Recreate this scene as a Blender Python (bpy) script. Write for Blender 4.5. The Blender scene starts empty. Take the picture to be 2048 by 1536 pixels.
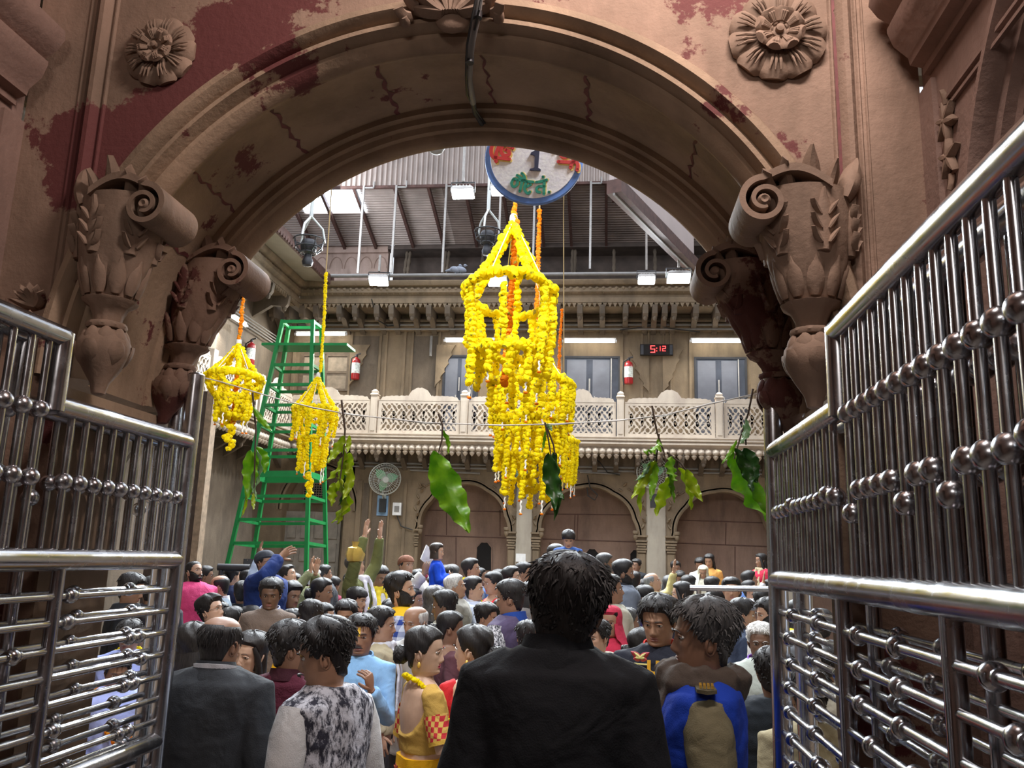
import bpy, bmesh, math, random
import numpy as np
from mathutils import Vector, Matrix, Euler
pi=math.pi; sin=math.sin; cos=math.cos; rad=math.radians
random.seed(7); np.random.seed(7)
C=bpy.context.scene.collection
# ---------------- camera ----------------
FPX=1680.0; CAM=Vector((0,0,1.75))
def _basis(yaw,pitch,roll):
    y,p,r=map(rad,(yaw,pitch,roll))
    f=Vector((-sin(y)*cos(p),cos(y)*cos(p),sin(p))); rt=Vector((cos(y),sin(y),0)); up=rt.cross(f)
    return f, rt*cos(r)+up*sin(r), up*cos(r)-rt*sin(r)
CF,CR,CU=_basis(6.7,11.6,1.8)
cd=bpy.data.cameras.new('camera'); cam=bpy.data.objects.new('camera',cd); C.objects.link(cam)
cd.sensor_fit='HORIZONTAL'; cd.sensor_width=36; cd.lens=FPX/2048*36; cd.clip_start=.05; cd.clip_end=200
cam.matrix_world=Matrix(((CR.x,CU.x,-CF.x,CAM.x),(CR.y,CU.y,-CF.y,CAM.y),(CR.z,CU.z,-CF.z,CAM.z),(0,0,0,1)))
bpy.context.scene.camera=cam
def _ray(px,py): return CF+CR*((px-1024)/FPX)-CU*((py-768)/FPX)
def atY(px,py,Y): d=_ray(px,py); return CAM+d*((Y-CAM.y)/d.y)
def atX(px,py,X): d=_ray(px,py); return CAM+d*((X-CAM.x)/d.x)
def atD(px,py,D): return CAM+_ray(px,py)*D
# ---------------- world, lights, exposure ----------------
sc=bpy.context.scene
sc.view_settings.view_transform='Standard'; sc.view_settings.look='None'; sc.view_settings.gamma=1; sc.view_settings.exposure=0.88
try: sc.view_settings.use_curve_mapping=False
except Exception: pass
w=bpy.data.worlds.new('world'); sc.world=w; w.use_nodes=True
w.node_tree.nodes['Background'].inputs[0].default_value=(.74,.80,.90,1); w.node_tree.nodes['Background'].inputs[1].default_value=.85
def area(name,loc,look,sx,sy,power,col,spread=180):
    l=bpy.data.lights.new(name,'AREA'); l.shape='RECTANGLE'; l.size=sx; l.size_y=sy; l.energy=power; l.color=col; l.spread=rad(spread)
    o=bpy.data.objects.new(name,l); C.objects.link(o); o.location=loc
    o.rotation_euler=(Vector(look)-Vector(loc)).to_track_quat('-Z','Y').to_euler(); return o
# passage: lamps on the ceiling of the passage behind and beside the viewer
area('passage_lamp',(.35,1.35,4.45),(.25,2.46,3.6),1.0,.25,36,(1.0,.86,.80))
area('passage_lamp_rear',(-.6,-2.6,3.9),(-.5,2.5,1.8),1.4,.4,19,(1.0,.90,.84))
# floodlights fixed over the arch on its court side
area('court_flood_over_arch',(.35,3.24,4.55),(-.2,7.5,1.2),.5,.2,50,(.95,.97,1.0),170)
area('court_flood_over_arch_left',(-1.6,3.24,4.55),(-1.2,7.5,1.2),.5,.2,50,(.95,.97,1.0),170)
# unseen fill added over the court to light the crowd from above
area('court_sky_fill',(-2,11.5,11.5),(-2,10.5,0),10,11,520,(.86,.92,1.0))
area('roof_fill_left',(-6.5,18.5,9.6),(2,20,10.6),1.5,3.5,55,(.88,.93,1.0))  # unseen fill added to brighten the underside of the tin roof
# ---------------- mesh helpers ----------------
class MB:
    def __init__(s): s.v=[]; s.f=[]; s.m=[]; s.cm=0
    def add(s,vs,fs,m=None):
        b=len(s.v); s.v.extend([tuple(v) for v in vs]); s.f.extend([tuple(b+i for i in f) for f in fs]); s.m.extend([s.cm if m is None else m]*len(fs)); return s
    def box(s,a,b,m=None):
        x0,y0,z0=a;x1,y1,z1=b
        return s.add([(x0,y0,z0),(x1,y0,z0),(x1,y1,z0),(x0,y1,z0),(x0,y0,z1),(x1,y0,z1),(x1,y1,z1),(x0,y1,z1)],
          [(0,3,2,1),(4,5,6,7),(0,1,5,4),(1,2,6,5),(2,3,7,6),(3,0,4,7)],m)
    def bar(s,p,q,w,h=None,up=(0,0,1),m=None):
        p=Vector(p);q=Vector(q);d=(q-p).normalized();u=Vector(up)
        if abs(d.dot(u))>.98:u=Vector((1,0,0))
        a=d.cross(u).normalized();b=a.cross(d);h=w if h is None else h;a=a*w/2;b=b*h/2
        vs=[p-a-b,p+a-b,p+a+b,p-a+b,q-a-b,q+a-b,q+a+b,q-a+b]
        return s.add(vs,[(0,1,2,3),(7,6,5,4),(0,4,5,1),(1,5,6,2),(2,6,7,3),(3,7,4,0)],m)
    def loft(s,rings,closed=True,cap=True,m=None):
        n=len(rings[0]);vs=[v for r in rings for v in r];fs=[]
        for i in range(len(rings)-1):
            for j in range(n if closed else n-1):
                k=(j+1)%n;fs.append((i*n+j,i*n+k,(i+1)*n+k,(i+1)*n+j))
        if cap and closed: fs.append(tuple(range(n-1,-1,-1)));fs.append(tuple((len(rings)-1)*n+j for j in range(n)))
        return s.add(vs,fs,m)
    def tube(s,pts,r,n=8,cap=True,m=None,flat=1.0,upv=None):
        pts=[Vector(p) for p in pts];R=r if hasattr(r,'__len__') else [r]*len(pts);rings=[];prev=None
        for i,p in enumerate(pts):
            d=(pts[min(i+1,len(pts)-1)]-pts[max(i-1,0)])
            if d.length<1e-9:d=Vector((0,0,1))
            d.normalize()
            if prev is None:
                u=Vector(upv) if upv is not None else (Vector((0,0,1)) if abs(d.z)<.9 else Vector((1,0,0)));
                a=d.cross(u).normalized()
            else: a=(prev-d*prev.dot(d)).normalized()
            prev=a;b=d.cross(a)
            rings.append([p+a*cos(2*pi*k/n)*R[i]+b*sin(2*pi*k/n)*R[i]*flat for k in range(n)])
        return s.loft(rings,True,cap,m)
    def lathe(s,prof,o=(0,0,0),n=16,m=None,M=None,cap=True):
        rings=[]
        for r,z in prof:
            ring=[Vector((r*cos(2*pi*k/n),r*sin(2*pi*k/n),z)) for k in range(n)]
            if M is not None: ring=[M@v for v in ring]
            rings.append([v+Vector(o) for v in ring])
        return s.loft(rings,True,cap,m)
    def sph(s,c,r,n=10,k=6,m=None,M=None):
        rr=r if hasattr(r,'__len__') else (r,r,r);c=Vector(c);vs=[];fs=[]
        for i in range(1,k):
            t=pi*i/k
            for j in range(n):
                a=2*pi*j/n;v=Vector((rr[0]*sin(t)*cos(a),rr[1]*sin(t)*sin(a),rr[2]*cos(t)))
                if M is not None:v=M@v
                vs.append(c+v)
        top=Vector((0,0,rr[2]));bot=-top
        if M is not None:top=M@top;bot=M@bot
        vs.append(c+top);vs.append(c+bot);T=len(vs)-2
        for i in range(k-2):
            for j in range(n):
                q=(j+1)%n;fs.append((i*n+j,(i+1)*n+j,(i+1)*n+q,i*n+q))
        for j in range(n):
            q=(j+1)%n;fs.append((T,j,q));fs.append((T+1,(k-2)*n+q,(k-2)*n+j))
        return s.add(vs,fs,m)
    def build(s,name,mats,parent=None,smooth=True,loc=None):
        me=bpy.data.meshes.new(name);me.from_pydata(s.v,[],s.f)
        if not isinstance(mats,(list,tuple)):mats=[mats]
        for m in mats:me.materials.append(m)
        if any(s.m):me.polygons.foreach_set('material_index',s.m)
        if smooth:
            me.polygons.foreach_set('use_smooth',[True]*len(s.f))
        me.update()
        if smooth=='auto' or smooth is True:
            try: me.set_sharp_from_angle(angle=rad(42))
            except Exception: pass
        o=bpy.data.objects.new(name,me);C.objects.link(o)
        if parent is not None:
            o.parent=parent
        return o
def localize(root,loc):
    """put the root's origin at loc while every child and mesh keeps its place"""
    loc=Vector(loc);root.location=loc
    for ch in root.children:
        ch.location=ch.location-loc
    if root.type=='MESH': root.data.transform(Matrix.Translation(-loc))
def struct(o): o['kind']='structure'; return o
def tag(o,label,cat,group=None,kind=None):
    o['label']=label;o['category']=cat
    if group:o['group']=group
    if kind:o['kind']=kind
    return o
def thing(name,label,cat,group=None,loc=None):
    o=bpy.data.objects.new(name,None);C.objects.link(o);o.empty_display_size=.1;return tag(o,label,cat,group)
def copy_tree(o,parent=None):
    c=o.copy();C.objects.link(c)
    if parent is not None:c.parent=parent
    for ch in list(o.children):copy_tree(ch,c)
    return c
# ---------------- materials ----------------
MC={}
def nt(name):
    m=bpy.data.materials.new(name);m.use_nodes=True;n=m.node_tree;b=n.nodes['Principled BSDF'];return m,n,b
def link(n,a,b): n.links.new(a,b)
def noise_tex(n,scale,detail=4,rough=.55,obj=True,vec=None,dist=0):
    t=n.nodes.new('ShaderNodeTexNoise');t.inputs['Scale'].default_value=scale;t.inputs['Detail'].default_value=detail;t.inputs['Roughness'].default_value=rough;t.inputs['Distortion'].default_value=dist
    if vec is None:
        tc=n.nodes.new('ShaderNodeTexCoord');vec=tc.outputs['Object']
    link(n,vec,t.inputs['Vector']);return t
def ramp(n,fac,stops):
    r=n.nodes.new('ShaderNodeValToRGB');e=r.color_ramp.elements
    while len(e)<len(stops):e.new(.5)
    for k,(p,c) in enumerate(stops):e[k].position=p;e[k].color=(*c,1)
    link(n,fac,r.inputs['Fac']);return r
def plain(name,col,rough=.6,metal=0,var=.12,scale=8,bump=0,bscale=60,emit=0,sheen=0,spec=.5):
    if name in MC:return MC[name]
    m,n,b=nt(name);b.inputs['Roughness'].default_value=rough;b.inputs['Metallic'].default_value=metal;b.inputs['Specular IOR Level'].default_value=spec
    if emit:
        b.inputs['Emission Color'].default_value=(*col,1);b.inputs['Emission Strength'].default_value=emit
    if var:
        t=noise_tex(n,scale);d=tuple(c*(1-var) for c in col);l=tuple(min(1,c*(1+var)) for c in col)
        r=ramp(n,t.outputs['Fac'],[(.3,d),(.7,l)]);link(n,r.outputs['Color'],b.inputs['Base Color'])
    else:b.inputs['Base Color'].default_value=(*col,1)
    if bump:
        t2=noise_tex(n,bscale,3);bp=n.nodes.new('ShaderNodeBump');bp.inputs['Strength'].default_value=bump;bp.inputs['Distance'].default_value=.01
        link(n,t2.outputs['Fac'],bp.inputs['Height']);link(n,bp.outputs['Normal'],b.inputs['Normal'])
    if sheen:b.inputs['Sheen Weight'].default_value=sheen
    MC[name]=m;return m
def stone(name,c1,c2,cdark,paint=None,pthr=.56,pscale=3.2,rough=.8,bump=.35,centers=None,streak=True):
    if name in MC:return MC[name]
    m,n,b=nt(name);b.inputs['Roughness'].default_value=rough;b.inputs['Specular IOR Level'].default_value=.35
    tc=n.nodes.new('ShaderNodeTexCoord');P=tc.outputs['Object']
    t=noise_tex(n,2.2,6,.6,vec=P);r=ramp(n,t.outputs['Fac'],[(.32,c2),(.62,c1)])
    out=r.outputs['Color']
    if streak:
        mp=n.nodes.new('ShaderNodeMapping');mp.inputs['Scale'].default_value=(1.9,1.9,.5);link(n,P,mp.inputs['Vector'])
        t3=noise_tex(n,1.6,5,.65,vec=mp.outputs['Vector']);r3=ramp(n,t3.outputs['Fac'],[(.45,(0,0,0)),(.80,(1,1,1))])
        mx=n.nodes.new('ShaderNodeMix');mx.data_type='RGBA';link(n,r3.outputs['Color'],mx.inputs[0]);link(n,out,mx.inputs[6]);mx.inputs[7].default_value=(*cdark,1);out=mx.outputs[2]
    if paint:
        t4=noise_tex(n,pscale,8,.68,vec=P);val=t4.outputs['Fac']
        if centers:
            for (cx,cy,cz,R,a) in centers:
                vd=n.nodes.new('ShaderNodeVectorMath');vd.operation='DISTANCE';link(n,P,vd.inputs[0]);vd.inputs[1].default_value=(cx,cy,cz)
                mr=n.nodes.new('ShaderNodeMapRange');mr.inputs[1].default_value=0;mr.inputs[2].default_value=R;mr.inputs[3].default_value=a;mr.inputs[4].default_value=0;link(n,vd.outputs['Value'],mr.inputs[0])
                ad=n.nodes.new('ShaderNodeMath');ad.operation='ADD';link(n,val,ad.inputs[0]);link(n,mr.outputs[0],ad.inputs[1]);val=ad.outputs[0]
        r4=ramp(n,val,[(pthr,(0,0,0)),(pthr+.025,(1,1,1))])
        mx=n.nodes.new('ShaderNodeMix');mx.data_type='RGBA';link(n,r4.outputs['Color'],mx.inputs[0]);link(n,out,mx.inputs[6]);mx.inputs[7].default_value=(*paint,1);out=mx.outputs[2]
    link(n,out,b.inputs['Base Color'])
    t2=noise_tex(n,38,6,.6,vec=P);bp=n.nodes.new('ShaderNodeBump');bp.inputs['Strength'].default_value=bump;bp.inputs['Distance'].default_value=.012
    link(n,t2.outputs['Fac'],bp.inputs['Height']);link(n,bp.outputs['Normal'],b.inputs['Normal'])
    MC[name]=m;return m
PINK=(.34,.225,.165);PINK2=(.225,.148,.105);PDARK=(.15,.10,.07);RED=(.13,.038,.036)
M_arch=stone('plaster_arch',PINK,PINK2,PDARK,RED,.60,3.0,centers=[(-1.35,2.46,3.25,.62,.20),(-1.0,2.46,3.45,.4,.12),(-1.68,2.46,3.0,.35,.15)])
M_soffit=stone('plaster_soffit',(.38,.265,.18),(.26,.18,.12),(.15,.105,.07),RED,.62,2.6,centers=[(-1.45,2.6,3.05,.5,.13),(-1.0,2.5,3.35,.35,.10),(.35,2.5,3.1,.3,.08)])
M_carve=stone('carved_sandstone',(.32,.215,.155),(.21,.14,.10),(.12,.08,.055),RED,.67,3.4,bump=.25)
M_side=stone('plaster_side_wall',(.33,.215,.175),(.235,.15,.12),(.14,.09,.07),RED,.70,3.0)
M_redpaint=plain('flaked_red_paint',(.14,.035,.035),.7,var=.3,scale=20)
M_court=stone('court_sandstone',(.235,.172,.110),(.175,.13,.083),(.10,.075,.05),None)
M_courtdark=stone('court_sandstone_dark',(.15,.115,.083),(.11,.083,.06),(.05,.04,.03),None)  # darker court stone; on the cornice struts it paints their shade
M_pale=stone('pale_parapet_stone',(.52,.435,.345),(.45,.375,.30),(.34,.27,.215),None,bump=.15)
M_niche=stone('arcade_back_wall',(.34,.225,.17),(.27,.175,.135),(.15,.10,.08),None)
M_steel=None
def steel():
    m,n,b=nt('stainless_steel');b.inputs['Metallic'].default_value=1;b.inputs['Base Color'].default_value=(.50,.51,.54,1)
    t=noise_tex(n,14,4);r=ramp(n,t.outputs['Fac'],[(.3,(.16,.16,.16)),(.75,(.34,.34,.34))]);link(n,r.outputs['Color'],b.inputs['Roughness'])
    MC['steel']=m;return m
M_steel=steel()
M_black=plain('black_gap',(.012,.01,.01),.9,var=0)
M_dkmetal=plain('dark_grey_metal',(.05,.05,.055),.45,.6)
M_whmetal=plain('white_painted_metal',(.36,.34,.32),.45,.1,var=.15,scale=20)
M_cable=plain('grey_cable',(.22,.21,.20),.6)
M_blkcable=plain('black_cable',(.02,.02,.02),.6)
M_white=plain('white_plastic',(.75,.75,.75),.4)
def emis(name,col,s):
    if name in MC:return MC[name]
    m,n,b=nt(name);b.inputs['Base Color'].default_value=(*col,1);b.inputs['Emission Color'].default_value=(*col,1);b.inputs['Emission Strength'].default_value=s;MC[name]=m;return m
M_tube=emis('fluorescent_glow',(1,.98,.88),9)
M_flood=emis('floodlight_glow',(.86,.96,1),30)
# ================= the passage and its arch =================
AX,AZ=-.54,2.27; FL=-.12
def petal(mb,base,d,nrm,L,W,th=.012,curl=0.6,lift=0,n=9,tipw=.12,m=None,ridge=.5,shape=None,wave=0):
    base=Vector(base);d=Vector(d).normalized();nrm=Vector(nrm).normalized();side=d.cross(nrm).normalized();rings=[];p=base.copy();dd=d.copy();nn=nrm.copy()
    for i in range(n+1):
        t=i/n
        w=W/2*(shape(t) if shape else (sin(pi*min(1,.12+t*.88))**.7*(1-t*.25) if t<1 else tipw));w=max(w,W*.03)
        R=[]
        for k in range(10):
            a=2*pi*k/10;x=cos(a);y=sin(a)
            off=side*x*w+nn*(y*th*(1 if y>0 else .6)+ridge*th*(1-abs(x))*(1 if y>0 else 0)+wave*w*sin(t*14)*abs(x))
            R.append(p+off)
        rings.append(R)
        ang=curl/n;dd=(dd*cos(ang)+nn*sin(ang)).normalized();nn=side.cross(dd).normalized();nn=-nn if nn.dot(nrm)<-.9 else nn
        nn=side.cross(dd).normalized()
        if nn.dot(nrm)<0 and i==0: nn=-nn
        p=p+dd*(L/n)
    mb.loft(rings,True,True,m)
# --- arch soffit, mouldings and jambs (one body) ---
prof=[(2.46,1.285),(2.43,1.29),(2.405,1.275),(2.40,1.25),(2.42,1.235),(2.445,1.23),(2.44,1.22),(2.425,1.215),(2.425,1.20),(2.45,1.195),(2.475,1.19),(2.475,1.175),(2.49,1.16),(2.52,1.145),(2.54,1.15),(2.56,1.165),(2.60,1.205),(2.64,1.215),(2.98,1.225),(2.985,1.205),(3.01,1.20),(3.015,1.18),(3.035,1.175),(3.045,1.155),(3.065,1.15),(3.075,1.13),(3.10,1.115),(3.13,1.12),(3.13,1.32),(3.13,1.9)]
mb=MB();N=96;rings=[]
for i in range(N+1):
    a=pi*i/N;rings.append([(AX+r*cos(a),y,AZ+r*sin(a)) for y,r in prof])
mb.loft(rings,False,False)
struct(mb.build('trim_arch',M_soffit))
# jambs: front slab (to Y 2.83) below the arch, upper part full depth
for sgn,nm in((1,'right'),(-1,'left')):
    mb=MB();xi=AX+sgn*1.19;xo=AX+sgn*2.0
    X0,X1=sorted((xi,xo));YJ=2.61 if sgn>0 else 2.83
    mb.box((X0,2.462,FL),(X1,YJ,2.24));mb.box((X0,YJ,2.2),(X1,3.13,2.24))
    mb.box((X0+.0,2.462,2.24),(X1,3.13,2.275)) if 0 else None
    struct(mb.build('wall_jamb_'+nm,M_soffit,smooth=False))
# the joints between the soffit stones, with flaked red paint in them
mb=MB()
for a,w in((28,.010),(47,.008),(68,.012),(86,.007),(104,.012),(123,.010),(140,.008),(152,.010)):
    a=rad(a);R=[]
    for i in range(15):
        y=2.62+.36*i/14;j=.006*sin(i*1.7+a*9)+.004*sin(i*3.1)
        rj=float(np.interp(y,[2.60,2.64,2.98],[1.205,1.215,1.225]))-.0025;R.append([(AX+rj*cos(a+j+q*w*.5*(1+.6*sin(i*2.3+a))),y,AZ+rj*sin(a+j+q*w*.5*(1+.6*sin(i*2.3+a)))) for q in(-1,1)])
    mb.loft(R,False,False)
struct(mb.build('trim_soffit_joints',M_redpaint,smooth=False))
# front wall around the arch
mb=MB();XL,XR,ZT=-2.02,.94,4.75;A=[];B=[]
for i in range(N+1):
    a=pi*i/N;c,s_=cos(a),sin(a);A.append((AX+1.25*c,2.46,AZ+1.25*s_))
    t=1e9
    if c>1e-6:t=min(t,(XR-AX)/c)
    if c<-1e-6:t=min(t,(XL-AX)/c)
    if s_>1e-6:t=min(t,(ZT-AZ)/s_)
    B.append((AX+t*c,2.46,AZ+t*s_))
mb.loft([A,B],False,False)
mb.add([(XL,2.46,ZT),(XL,2.46,B[-1][2]),B[-1],B[0]],[])
# corner fill (the two corners of the rectangle)
for k in range(N):
    p,q=B[k],B[k+1]
    if abs(p[0]-q[0])>1e-6 and abs(p[2]-q[2])>1e-6:
        cx=XR if k<N/2 else XL;mb.add([p,q,(cx,2.46,ZT)],[(0,1,2)])
mb.add([(XL,2.46,FL),(AX-1.2,2.46,FL),(AX-1.2,2.46,AZ),(XL,2.46,AZ),(XR,2.46,FL),(AX+1.2,2.46,FL),(AX+1.2,2.46,AZ),(XR,2.46,AZ)],[(0,1,2,3),(4,5,6,7)])
struct(mb.build('wall_arch',M_arch,smooth=False))
# vertical beads beside the arch + pilaster edges
def bead(x,y,w,d,z0,z1,mat,name):
    mb=MB();P=[(-w,0),(-w*.8,-d*.5),(-w*.3,-d),(w*.3,-d),(w*.8,-d*.5),(w,0)]
    mb.loft([[(x+a,y+b,z) for a,b in P] for z in(z0,z1)],False,False);return struct(mb.build(name,mat))
for sx in(-1.77,.725):
    s1=1 if sx>0 else -1
    bead(sx,2.462,.026,.030,2.25,4.7,M_arch,'trim_bead')
    bead(sx-s1*.040,2.462,.008,.010,2.25,4.7,M_arch,'trim_bead')
    bead(sx+s1*.036,2.462,.007,.010,2.25,4.7,M_arch,'trim_bead')
    bead(sx+s1*.056,2.462,.005,.008,2.25,4.7,M_arch,'trim_bead')
mb=MB();R=[]
for i in range(60):
    z=2.5+2.2*i/59;j=.006*sin(i*1.9)+.004*sin(i*4.3)
    R.append([(.683+j*.3,2.457,z),(.683+.022+j,2.457,z)])
mb.loft(R,False,False);struct(mb.build('trim_paint_strip',M_redpaint,smooth=False))
# --- side walls with cornice, panel lines and side arches ---
def sidewall(X,sgn,nm):
    # sgn +1 right wall (faces -X), -1 left wall
    ay,az,ar=(1.30,2.42,.92)   # centre and radius of the side arch
    mb=MB();n=48;A=[];B=[];Y0,Y1,Z1=-1.2,2.46,4.75
    for i in range(n+1):
        a=pi*i/n;c,s_=cos(a),sin(a);A.append((X,ay+ar*c,az+ar*s_));t=1e9
        if c>1e-6:t=min(t,(Y1-ay)/c)
        if c<-1e-6:t=min(t,(Y0-ay)/c)
        if s_>1e-6:t=min(t,(Z1-az)/s_)
        B.append((X,ay+t*c,az+t*s_))
    mb.loft([A,B],False,False)
    for k in range(n):
        p,q=B[k],B[k+1]
        if abs(p[1]-q[1])>1e-6 and abs(p[2]-q[2])>1e-6:mb.add([p,q,(X,Y1 if k<n/2 else Y0,Z1)],[(0,1,2)])
    mb.add([(X,Y1,FL),(X,ay+ar,FL),(X,ay+ar,az),(X,Y1,az),(X,Y0,FL),(X,ay-ar,FL),(X,ay-ar,az),(X,Y0,az)],[(0,1,2,3),(4,5,6,7)])
    # recess behind the arch
    D=X+sgn*2.2;pr=[(0,ar+.05),(-.02,ar+.035),(-.02,ar+.015),(.0,ar),(.03,ar-.005),(.035,ar-.03),(.06,ar-.04),(.065,ar-.065),(.10,ar-.07),(.11,ar-.10),(.35,ar-.10),(2.2,ar-.10)]
    R=[]
    for i in range(-8,n+9):
        if i<0:R.append([(X+sgn*d,ay+r,az+i*.32) for d,r in pr])
        elif i>n:R.append([(X+sgn*d,ay-r,az-(i-n)*.32) for d,r in pr])
        else:
            a=pi*i/n;R.append([(X+sgn*d,ay+r*cos(a),az+r*sin(a)) for d,r in pr])
    mb.loft(R,False,False);mb.add([(D,ay-ar,FL),(D,ay+ar,FL),(D,ay+ar,az+ar),(D,ay-ar,az+ar)],[(0,1,2,3)])
    o=struct(mb.build('wall_'+nm,M_side));
    # cornice running along the wall
    mb=MB();P=[(0,3.20),(-.02,3.20),(-.02,3.225),(-.055,3.235),(-.06,3.26),(-.10,3.30),(-.115,3.345),(-.115,3.36),(-.10,3.37),(-.14,3.40),(-.165,3.44),(-.16,3.475),(-.14,3.49),(0,3.50)]
    mb.loft([[(X+sgn*a,y,z) for a,z in P] for y in(-1.2,2.40)],True,True)
    struct(mb.build('trim_cornice_'+nm,M_side))
    mb=MB()
    for z in(3.03,3.06):mb.bar((X-sgn*.004,-1.2,z),(X-sgn*.004,2.33,z),.012,.010)
    struct(mb.build('trim_panel_'+nm,M_side,smooth=False))
sidewall(.95,1,'right');sidewall(-2.03,-1,'left')
# inner corner pilasters
for X,s1,nm in((.935,1,'right'),(-2.015,-1,'left')):
    mb=MB();mb.box((min(X,X+s1*.3),2.36,FL),(max(X,X+s1*.3),2.462,3.17));struct(mb.build('trim_corner_'+nm,M_side,smooth=False))
# floor, ceiling
M_floor=plain('worn_stone_floor',(.22,.18,.15),.5,var=.3,scale=3)
mb=MB();mb.box((-16,-4,FL-.1),(14,26,FL));struct(mb.build('floor',M_floor,smooth=False))
mb=MB();mb.box((-2.4,-3.5,4.75),(1.3,3.13,4.95));struct(mb.build('ceiling',M_side,smooth=False))
mb=MB();mb.box((-2.4,-3.6,FL),(1.3,-3.4,4.75));struct(mb.build('wall_rear',M_side,smooth=False))
mb=MB();mb.box((-2.5,-3.5,FL),(-2.4,-1.2,4.75));mb.box((1.2,-3.5,FL),(1.3,-1.2,4.75));mb.box((-2.5,-1.25,FL),(-2.03,-1.2,4.75));mb.box((.95,-1.25,FL),(1.3,-1.2,4.75));struct(mb.build('wall_rear_sides',M_side,smooth=False))
# court side of the arch wall
mb=MB()
for a,b in(((-9,3.0,FL),(-2.5,3.13,6.5)),((1.4,3.0,FL),(6,3.13,6.5)),((-2.5,3.06,3.6),(1.4,3.13,6.5))):mb.box(a,b)
struct(mb.build('wall_court_front',M_court,smooth=False))
# --- carved brackets ---
M_carve_rear=stone('carved_sandstone_red_shaded',(.22,.135,.095),(.15,.09,.065),(.09,.055,.04),(.085,.026,.02),.50,3.0,bump=.25)  # red paint, plus the rear brackets' shade put into the stone colours
def bracket(cx,cy,z0,sgn,s,label,lean=0):
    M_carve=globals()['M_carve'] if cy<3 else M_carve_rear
    """sgn: +1 volute points to -X (right jamb), -1 to +X"""
    root=thing('carved_bracket',label,'bracket','carved stone brackets of the arch')
    def P(x,y,z): return Vector((cx+sgn*(x*s-lean*z*s),cy+y*s,z0+z*s))
    def rings(prof,n=40,pet=0,amp=0,ph=0,sy=1):
        R=[]
        for r,z in prof:
            t=(z-prof[0][1])/(prof[-1][1]-prof[0][1]);row=[]
            for k in range(n):
                a=2*pi*k/n;rr=r*(1+amp*(abs(cos(pet*a/2+ph))-.5)) if pet else r
                row.append(P(rr*cos(a),rr*sin(a)*sy,z))
            R.append(row)
        return R
    mb=MB();mb.loft(rings([(.012,-.185),(.022,-.18),(.030,-.145),(.055,-.105),(.080,-.06),(.088,-.03),(.083,0),(.064,.03),(.045,.045)],40,8,.05))
    for k in range(8):
        a=2*pi*k/8+.2
        petal(mb,P(.056*cos(a),.056*sin(a),.038),(sgn*cos(a)*.75,sin(a)*.75,-.85),(sgn*cos(a),sin(a),.8),.070*s,.056*s,.006*s,-1.0,ridge=1.0)
    for k in range(6):
        a=2*pi*k/6+.5
        petal(mb,P(.0875*cos(a),.0875*sin(a),-.010),(sgn*cos(a)*.05,sin(a)*.05,-1),(sgn*cos(a),sin(a),0),.085*s,.066*s,.005*s,-.85,ridge=1.2)
    mb.build('bud',M_carve,root)
    mb=MB();mb.loft(rings([(.04,.04),(.062,.045),(.066,.055),(.062,.065),(.045,.07),(.048,.09),(.062,.12),(.085,.135),(.09,.145),(.075,.15)],40,10,.06))
    mb.build('collar',M_carve,root)
    mb=MB();R=[]
    for i in range(26):
        t=i/25;z=.145+.36*t;r=.070+.075*sin(min(1,t*1.25)*pi/2)+.02*max(0,t-.75);fl=min(1,max(0,(.42-t)/.08)) if t>.34 else 1
        row=[]
        for k in range(48):
            a=2*pi*k/48;rr=r*(1+.09*fl*(abs(cos(6*a))**.6-.5)*(1 if t<.42 else 0));row.append(P(rr*cos(a)-.02*t*t,rr*sin(a)*.85,z))
        R.append(row)
    mb.loft(R);mb.build('body',M_carve,root)
    # leaves on the body
    mb=MB()
    for k in range(10):
        a=2*pi*k/10+.3;r=.082
        petal(mb,P(r*cos(a),r*sin(a)*.85,.16),(sgn*cos(a)*.42,sin(a)*.36,1),(sgn*cos(a),sin(a),-.35),.125*s,.060*s,.0065*s,-.25,ridge=1.2)
    for k in range(6):
        a=2*pi*k/6-.35;r=.122
        petal(mb,P(r*cos(a),r*sin(a)*.85,.29),(sgn*cos(a)*.05,sin(a)*.05,1),(sgn*cos(a),sin(a),0),.20*s,.085*s,.009*s,.02,ridge=1.4)
        for q in(-1,1):
            for h in range(3):
                petal(mb,P((r+.01)*cos(a+q*.08),(r+.01)*sin(a+q*.08)*.85,.31+h*.045),(sgn*(cos(a)*.1-q*sin(a)*.6),sin(a)*.1+q*cos(a)*.6,.9),(sgn*cos(a),sin(a),0),.06*s,.022*s,.010*s,.3,ridge=1.2)
    # crown leaves curling up against the wall
    for (x,z,dx,dz,L,W,cu) in((-.06,.49,-.35,1,.13,.06,.9),(.0,.50,0,1,.15,.07,.3),(.05,.49,.25,1,.12,.05,.5),(-.10,.48,-.8,.8,.12,.05,1.2),(.10,.47,.35,1,.20,.075,-1.0)):
        petal(mb,P(x,-.06,z),(sgn*dx,-.1,dz),(0,-1,.15),L*s,W*s,.014*s,cu,ridge=1.4)
    mb.build('leaf_carving',M_carve,root)
    # scroll / volute, rolled about the Y axis
    mb=MB();R=[];nn=54
    for i in range(nn):
        t=i/(nn-1);a=1.25*2*pi*t*1.25;rr=.072*(1-.72*t)
        ang=pi/2+a;c=P(-.155,0,.45);off=Vector((sgn*rr*cos(ang),0,rr*sin(ang)))*s
        nrm=Vector((sgn*cos(ang),0,sin(ang)));th=.013*s*(1-.4*t)
        R.append([c+off+nrm*th*e+Vector((0,y*s,0)) for e,y in((1,-.13),(1,.11),(-.6,.11),(-.6,-.13))])
    # strap joining the scroll with the body top
    pre=[]
    for i in range(10):
        t=i/10;x=.05-.205*t;z=.50+.045*sin(pi*t)*1.0+.022*t
        pre.append([P(x,y,z+e*.013) for e,y in((1,-.13),(1,.11),(-1,.11),(-1,-.13))])
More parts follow.
